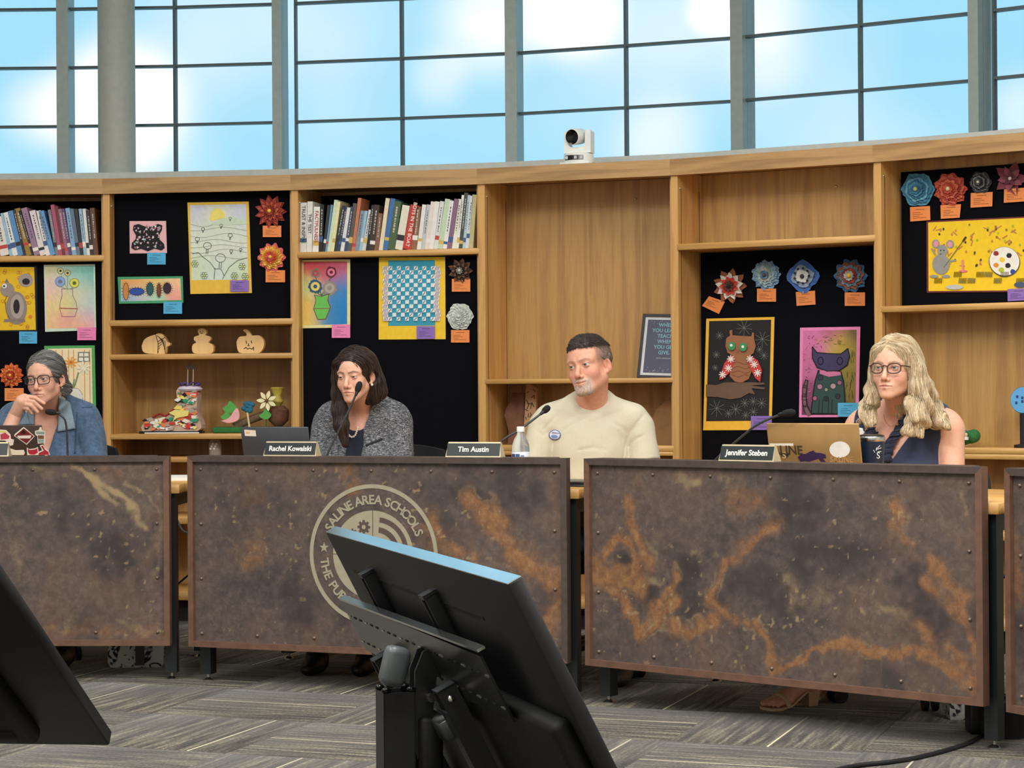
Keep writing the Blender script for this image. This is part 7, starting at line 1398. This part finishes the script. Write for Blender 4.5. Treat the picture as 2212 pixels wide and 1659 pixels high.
for side, pts in (('l', [(1208, 700), (1245, 760), (1275, 820), (1300, 880), (1330, 960), (1360, 1040)]), ('r', [(1560, 690), (1520, 760), (1470, 830), (1425, 890), (1395, 950), (1385, 1040)])):
    Q = trace(p, lambda P: np.minimum(top(P), torso(P) - .004), kk(pts), .002); path = np.array(smooth_path([tuple(q) for q in Q], 12)); vs = []; n = len(path)
    for i, c in enumerate(path):
        for jn, r_ in enumerate((-.020, -.011, .0, .011, .020)): ww = math.sin(i * 1.0 + jn * .9 + .8 * math.sin(i * .37)); vs.append((c[0] + r_ * (1 + .25 * math.sin(i * .8)), c[1] - .006 - .005 * ww - .005 * (1 - abs(r_) / .02), c[2] + .007 * math.cos(i * .9 + r_ * 90)))
    fs = [(i * 5 + a, i * 5 + a + 1, i * 5 + a + 6, i * 5 + a + 5) for i in range(n - 1) for a in range(4)]; mesh_obj('ruffle', [(np.array(vs, f32), np.array(fs), srgb((34, 42, 66)))], rl, p.root)
q = kk([(1115, 790), (1222, 782), (1222, 846), (1118, 852)]); patch(p, top, q, (236, 238, 240), 'oval_badge', .006, 12, .003, True); patch(p, top, kk([(1163, 806), (1182, 806), (1182, 812), (1163, 812)]), (90, 70, 70), 'badge_mark', .0075, 5, .001)
glasses(p, HM, (74, 44, 38), .0245, .0185, .8, rt=.0024)
beads(p, torso, kk([(1365, 690), (1380, 740), (1415, 775), (1460, 760), (1490, 715)]), .0011, mat((206, 160, 90), .3, .9, var=0, name='gold'), 'fine_necklace', .0035); B().ball(tuple(HM @ Vector((.0805, .0, -.043))), .0045, mat((236, 222, 206), .25, name='pearl'), 10).build('earring', p.root)
WINJ = lambda P: el(P, (.0, -.118, -.02), (.0675, .088, .092))
def hair_j(P):
    d = el(P, (0, .02, .040), (.085, .106, .089)); d = smin(d, el(P, (.01, .075, -.05), (.084, .05, .13)), .03); d = smin(d, chain(P, [((-.058, -.045, .055), .020), ((-.070, -.03, -.01), .015), ((-.074, -.025, -.08), .018), ((-.085, -.035, -.14), .028), ((-.080, -.05, -.175), .024), ((-.064, -.06, -.205), .010)]), .025)
    d = smin(d, chain(P, [((.052, -.035, .06), .026), ((.082, -.004, .0), .028), ((.094, .004, -.07), .036), ((.098, -.005, -.14), .044), ((.10, -.02, -.19), .036), ((.085, -.05, -.235), .018)]), .03); d = smin(d, chain(P, [((.08, .05, -.08), .05), ((.11, .055, -.15), .046), ((.15, .055, -.19), .028), ((.18, .05, -.205), .012)]), .03)
    for L_ in ([(.07, -.02, .03), (.098, -.02, -.06), (.085, -.045, -.13), (.10, -.05, -.19), (.075, -.075, -.235)], [(.09, .02, .0), (.118, .01, -.08), (.108, -.01, -.15), (.13, -.015, -.2), (.118, -.035, -.245)], [(.085, .05, -.02), (.125, .045, -.10), (.12, .03, -.16), (.16, .03, -.20), (.195, .03, -.215)], [(.08, .06, -.05), (.12, .06, -.13), (.15, .055, -.165), (.18, .05, -.165)], [(-.07, -.03, -.02), (-.088, -.035, -.09), (-.076, -.055, -.14), (-.098, -.05, -.19), (-.085, -.06, -.22)], [(-.066, -.02, -.05), (-.10, -.02, -.12), (-.104, -.035, -.17), (-.12, -.03, -.195)]):
        d = smin(d, chain(P, [(q, .017 - .0022 * i_) for i_, q in enumerate(L_)]), .008)
    t_ = np.clip((-.02 - P[:, 2]) / .08, 0, 1); d = d + .006 * t_ * np.sin(P[:, 2] * 75 + P[:, 0] * 60 + 2.5 * np.sin(P[:, 1] * 40))
    d = smax(d, -WINJ(P), .006); d = smax(d, -el(P, (.082, -.01, -.03), (.02, .02, .026)), .008); return d + .003 * wob(P * V3(1, 1, .35), 100)
def dir_j(P): D = np.zeros_like(P); D[:, 2] = -1; t = np.clip((P[:, 2] - .02) / .08, 0, 1); D[:, 2] = -1 + .6 * t; D[:, 0] = np.where(P[:, 0] > -.008, .9, -.9) * t + .35 * np.sin(P[:, 2] * 42 + P[:, 0] * 30) * np.clip((.02 - P[:, 2]) / .1, 0, 1); D[:, 1] = .3 * t; return D
hair_obj(o, p.root, HM, hair_j, (-.16, -.13, -.28), (.23, .15, .155), (208, 186, 150), [(214, 194, 158), (230, 214, 182), (192, 166, 126), (236, 224, 196), (172, 146, 110), (222, 204, 168)], dir_j, 9000, .10, 10, .00075, seed=11, wave=.06, avoid=WINJ)
# skirt, bare legs and heeled sandals: the foot shows below the desk front
Ft = p.px(1722, 1522, 7.08); fx, fy = Ft[0], Ft[1]; Lf = Matrix.Rotation(math.radians(33 - 58), 4, 'Z'); FM = Matrix.Translation((fx, fy, 0)) @ Lf
for sgn, FMx in ((0, FM), (1, Matrix.Translation((fx + .02, fy + .16, 0)) @ Lf)):
    def foot(P):
        d = smin(rc(P, (0, .055, .085), (0, -.06, .035), .032, .026), el(P, (0, -.075, .026), (.04, .045, .018)), .02); d = smin(d, rc(P, (0, .055, .075), (0, .06, .14), .03, .033), .03)
        for i in range(5): x = -.03 + .0145 * i; d = smin(d, rc(P, (x, -.095, .024), (x * 1.1, -.128 + .006 * abs(i - 1.0), .018), .0095 if i else .0125, .008 if i else .0105), .005)
        return d
    V, Fq = surf(foot, (-.06, -.16, -.0), (.06, .11, .2), .004); ftc = mesh_obj('foot', [(xf(FMx, V), Fq, srgb((206, 150, 124)))], SKIN, p.root)
    sd_ = link('sandal', None, p.root); sd_.matrix_local = FMx; SNM = mat((186, 154, 124), .5, name='tan_leather')
    b = B(); 
    for (y0, y1, z0, z1, w0, w1) in ((-.142, -.10, .0, .0, .03, .043), (-.10, -.05, .0, .008, .043, .038), (-.05, .03, .008, .052, .038, .028), (.03, .085, .052, .056, .028, .026)): b.add([(-w0, y0, z0), (w0, y0, z0), (w1, y1, z1), (-w1, y1, z1), (-w0, y0, z0 + .009), (w0, y0, z0 + .009), (w1, y1, z1 + .009), (-w1, y1, z1 + .009)], [(3, 2, 1, 0), (4, 5, 6, 7), (0, 1, 5, 4), (1, 2, 6, 5), (2, 3, 7, 6), (3, 0, 4, 7)], SNM)
    b.build('sole', sd_); B().add([(-.022, .035, 0), (.022, .035, 0), (.02, .075, 0), (-.02, .075, 0), (-.026, .03, .053), (.026, .03, .053), (.026, .085, .055), (-.026, .085, .055)], [(3, 2, 1, 0), (4, 5, 6, 7), (0, 1, 5, 4), (1, 2, 6, 5), (2, 3, 7, 6), (3, 0, 4, 7)], SNM).build('heel', sd_)
    B().tube([(-.043, -.075, .008), (-.036, -.078, .034), (-.012, -.082, .047), (.014, -.082, .047), (.036, -.076, .034), (.043, -.07, .008)], .0085, SNM, 8).build('toe_strap', sd_); B().tube([(-.03, .06, .07), (-.024, .02, .105), (.0, .0, .112), (.024, .02, .105), (.03, .06, .07), (0, .095, .075), (-.03, .06, .07)], .004, SNM, 6).build('ankle_strap', sd_)
ank = FM @ Vector((0, .058, .12)); ank2 = FM @ Vector((.03, .20, .12))
def shin(P):
    d = rc(P, (-.08, -.02, .52), (-.1, -.38, .53), .085, .06); d = smin(d, rc(P, (.08, -.02, .52), (.06, -.38, .53), .085, .06), .02); d = smin(d, rc(P, (-.1, -.38, .52), tuple(ank), .055, .032), .03); return smin(d, rc(P, (.06, -.38, .52), tuple(ank2), .055, .032), .03)
V, Fq = surf(shin, (min(-.25, fx - .1), min(-.6, fy - .15), .09), (max(.25, fx + .15), .2, .66), .009); mesh_obj('legs', [(V, Fq, srgb((206, 150, 124)))], SKIN, p.root)
def skirt(P): d = smin(el(P, (0, .0, .52), (.19, .15, .11)), rc(P, (0, -.02, .52), (-.02, -.36, .53), .15, .10), .03); return smax(smax(d, P[:, 2] - .66, .01), .43 - P[:, 2], .01)
V, Fq = surf(skirt, (-.25, -.55, .4), (.25, .2, .68), .012); mesh_obj('skirt', [(V, Fq, srgb((34, 42, 64)))], NAVYC, p.root)
# ---------------------------------------------------------------- woman in the denim jacket, chin on her hand
p = Person(98, 817, 8.5, 106, 8.66, 'person in a denim jacket and glasses, chin resting on one hand', 6); HM = p.headM(-12, 4, -3, .90)
def g_tint(V, S, C, blend, g): blend(np.clip((V[:, 1] - .0) / .03, 0, 1) * (V[:, 2] > .01), (120, 118, 116), .6); return C
o = dict(skin=(220, 170, 146), pink=(204, 126, 110), lid=.0022, smile=-.0015, lip=(180, 108, 100), brow=(110, 96, 88), browk=.6, iris=(84, 92, 96), gaze=(-.1, -.02), nr=.051, tint=g_tint)
wr = p.px(32, 897, 8.385); P_ = p.px; el_ = p.px(-14, 1012, 8.33)
j = dict(zs=1.02, sw=.176, ch=.92, bust=True, arms=[((-.160, .0, .965), tuple(el_), tuple(wr)), ((.162, .01, .965), (.20, -.08, .79), (.08, -.30, .79))]); setup(p, HM, j, o)
kn = [P_(53, 856, 8.372), P_(48, 863, 8.36), P_(45, 871, 8.362), P_(44, 879, 8.372)]; tips = [(P_(75, 859, 8.365), P_(95, 871, 8.372)), (P_(72, 868, 8.346), P_(90, 883, 8.356)), (P_(67, 876, 8.342), P_(81, 890, 8.352)), (P_(61, 883, 8.35), P_(69, 893, 8.362))]
j['hands'] = [hand_sdf(wr, kn, tips, (P_(40, 884, 8.40), P_(55, 872, 8.42), P_(72, 866, 8.425))), rest_hand((.08, -.30, .79), (-.7, -.7))]
body_o, body, torso, arm = finish_skin(p, o, HM, j)
def djacket(P):
    d = torso(P) - .015; d = smin(d, arm(P, 1) - .014, .008); a, b_, c = [np.array(q) for q in j['arms'][0]]; d = smin(d, rc(P, a, b_, .066, .058), .008); cf = b_ + (c - b_) * .34; d = smin(d, rc(P, b_, cf, .06, .054), .02)
    za = j['zs'] - .20; w_ = .016 + .30 * np.clip(P[:, 2] - za, 0, .3); d = smax(d, -smax(np.abs(P[:, 0] + .015) - w_, P[:, 1] + .01, .004), .004); d = smax(d, (P[:, 2] - (j['zs'] + .085 + .6 * P[:, 1])) * .8, .004)
    return smax(d + .008 * wob(P * V3(1, 1, .6), 28, 4.0) * np.clip((j['zs'] - .02 - P[:, 2]) / .06, 0, 1) + .0015 * wob(P, 70), .56 - P[:, 2], .01)
DEN = attr_mat('denim', .9, sheen=.15, var=.28, vscale=60, bump=.3, bscale=420); cloth_obj(p, djacket, j, 'denim_jacket', DEN, (74, 98, 126), vary=.18); kk = crop(0, 720, 5.267); DCL = attr_mat('denim_collar', .9, var=.12, vscale=120, bump=.2, bscale=420)
fz = lambda P: np.minimum(djacket(P), torso(P) - .004)
patch(p, fz, kk([(690, 720), (800, 790), (860, 1085), (655, 1120)]), (128, 148, 160), 'collar_flap', .010, 16, .008, None, DCL); patch(p, fz, kk([(372, 870), (300, 900), (210, 1040), (385, 1035)]), (116, 136, 150), 'collar_flap', .010, 14, .008, None, DCL)
patch(p, fz, kk([(868, 900), (884, 900), (862, 1370), (842, 1370)]), (56, 74, 98), 'seam', .002, 16, .002, None, DCL); patch(p, fz, kk([(930, 840), (1050, 830), (1052, 838), (932, 848)]), (56, 74, 98), 'seam', .002, 8, .002, None, DCL)
glasses(p, HM, (42, 34, 34), .0265, .0195, .55, rt=.0021)
WING = lambda P: el(P, (.0, -.118, -.016), (.072, .084, .094))
def hair_g(P):
    d = el(P, (0, .02, .038), (.0815, .105, .089)); d = smin(d, sp(P, (.045, .095, -.055), .034), .02); d = smin(d, el(P, (0, .06, -.01), (.072, .06, .07)), .02); d = smax(d, -WING(P), .006); d = smax(d, -el(P, (.085, .008, -.03), (.03, .03, .042)), .008); d = smax(d, -el(P, (-.085, .008, -.03), (.03, .03, .042)), .008); return d + .002 * wob(P * V3(.4, .3, 1), 150)
def dir_g(P): D = np.zeros_like(P); D[:, 1] = 1.0; D[:, 2] = -.35 - np.clip(P[:, 2], 0, .1) * 2 * (P[:, 1] < .02); D[:, 0] = .1 + np.where(P[:, 0] > -.01, .5, -.5) * (P[:, 2] > .06); return D
hair_obj(o, p.root, HM, hair_g, (-.11, -.12, -.1), (.11, .15, .145), (104, 104, 104), [(150, 150, 148), (120, 120, 120), (176, 174, 170), (84, 84, 86), (136, 132, 128)], dir_g, 4200, .08, 9, .0008, seed=13, avoid=WING)
B().ball(tuple(HM @ Vector((.079, .0, -.05))), .004, CHROME, 8).build('earring', p.root)
legs_mesh(p, [(-.1, -.42, .53), (.1, -.42, .53)], [(-.1, -.4, .1), (.1, -.4, .1)], (50, 56, 70)); shoes(p, [(-.1, -.4, .06), (.1, -.4, .06)], (30, 28, 30))
# ---------------------------------------------------------------- their chairs
def chair_for(px, d, yaw, label, **kw): q = at_y(px, 985, d); return office_chair(q[0], q[1], math.radians(yaw), label, **kw)
chair_for(118, 8.70, -8, 'black swivel chair under the woman in denim', back=.885, bw=.21); chair_for(815, 8.44, -14, 'black swivel chair behind the woman in tweed', back=.875, bw=.245); chair_for(1290, 8.08, -8, 'black swivel chair under the man', back=.84); chair_for(1962, 7.26, -33, 'black swivel chair under the blonde woman', back=.82, arms=False)
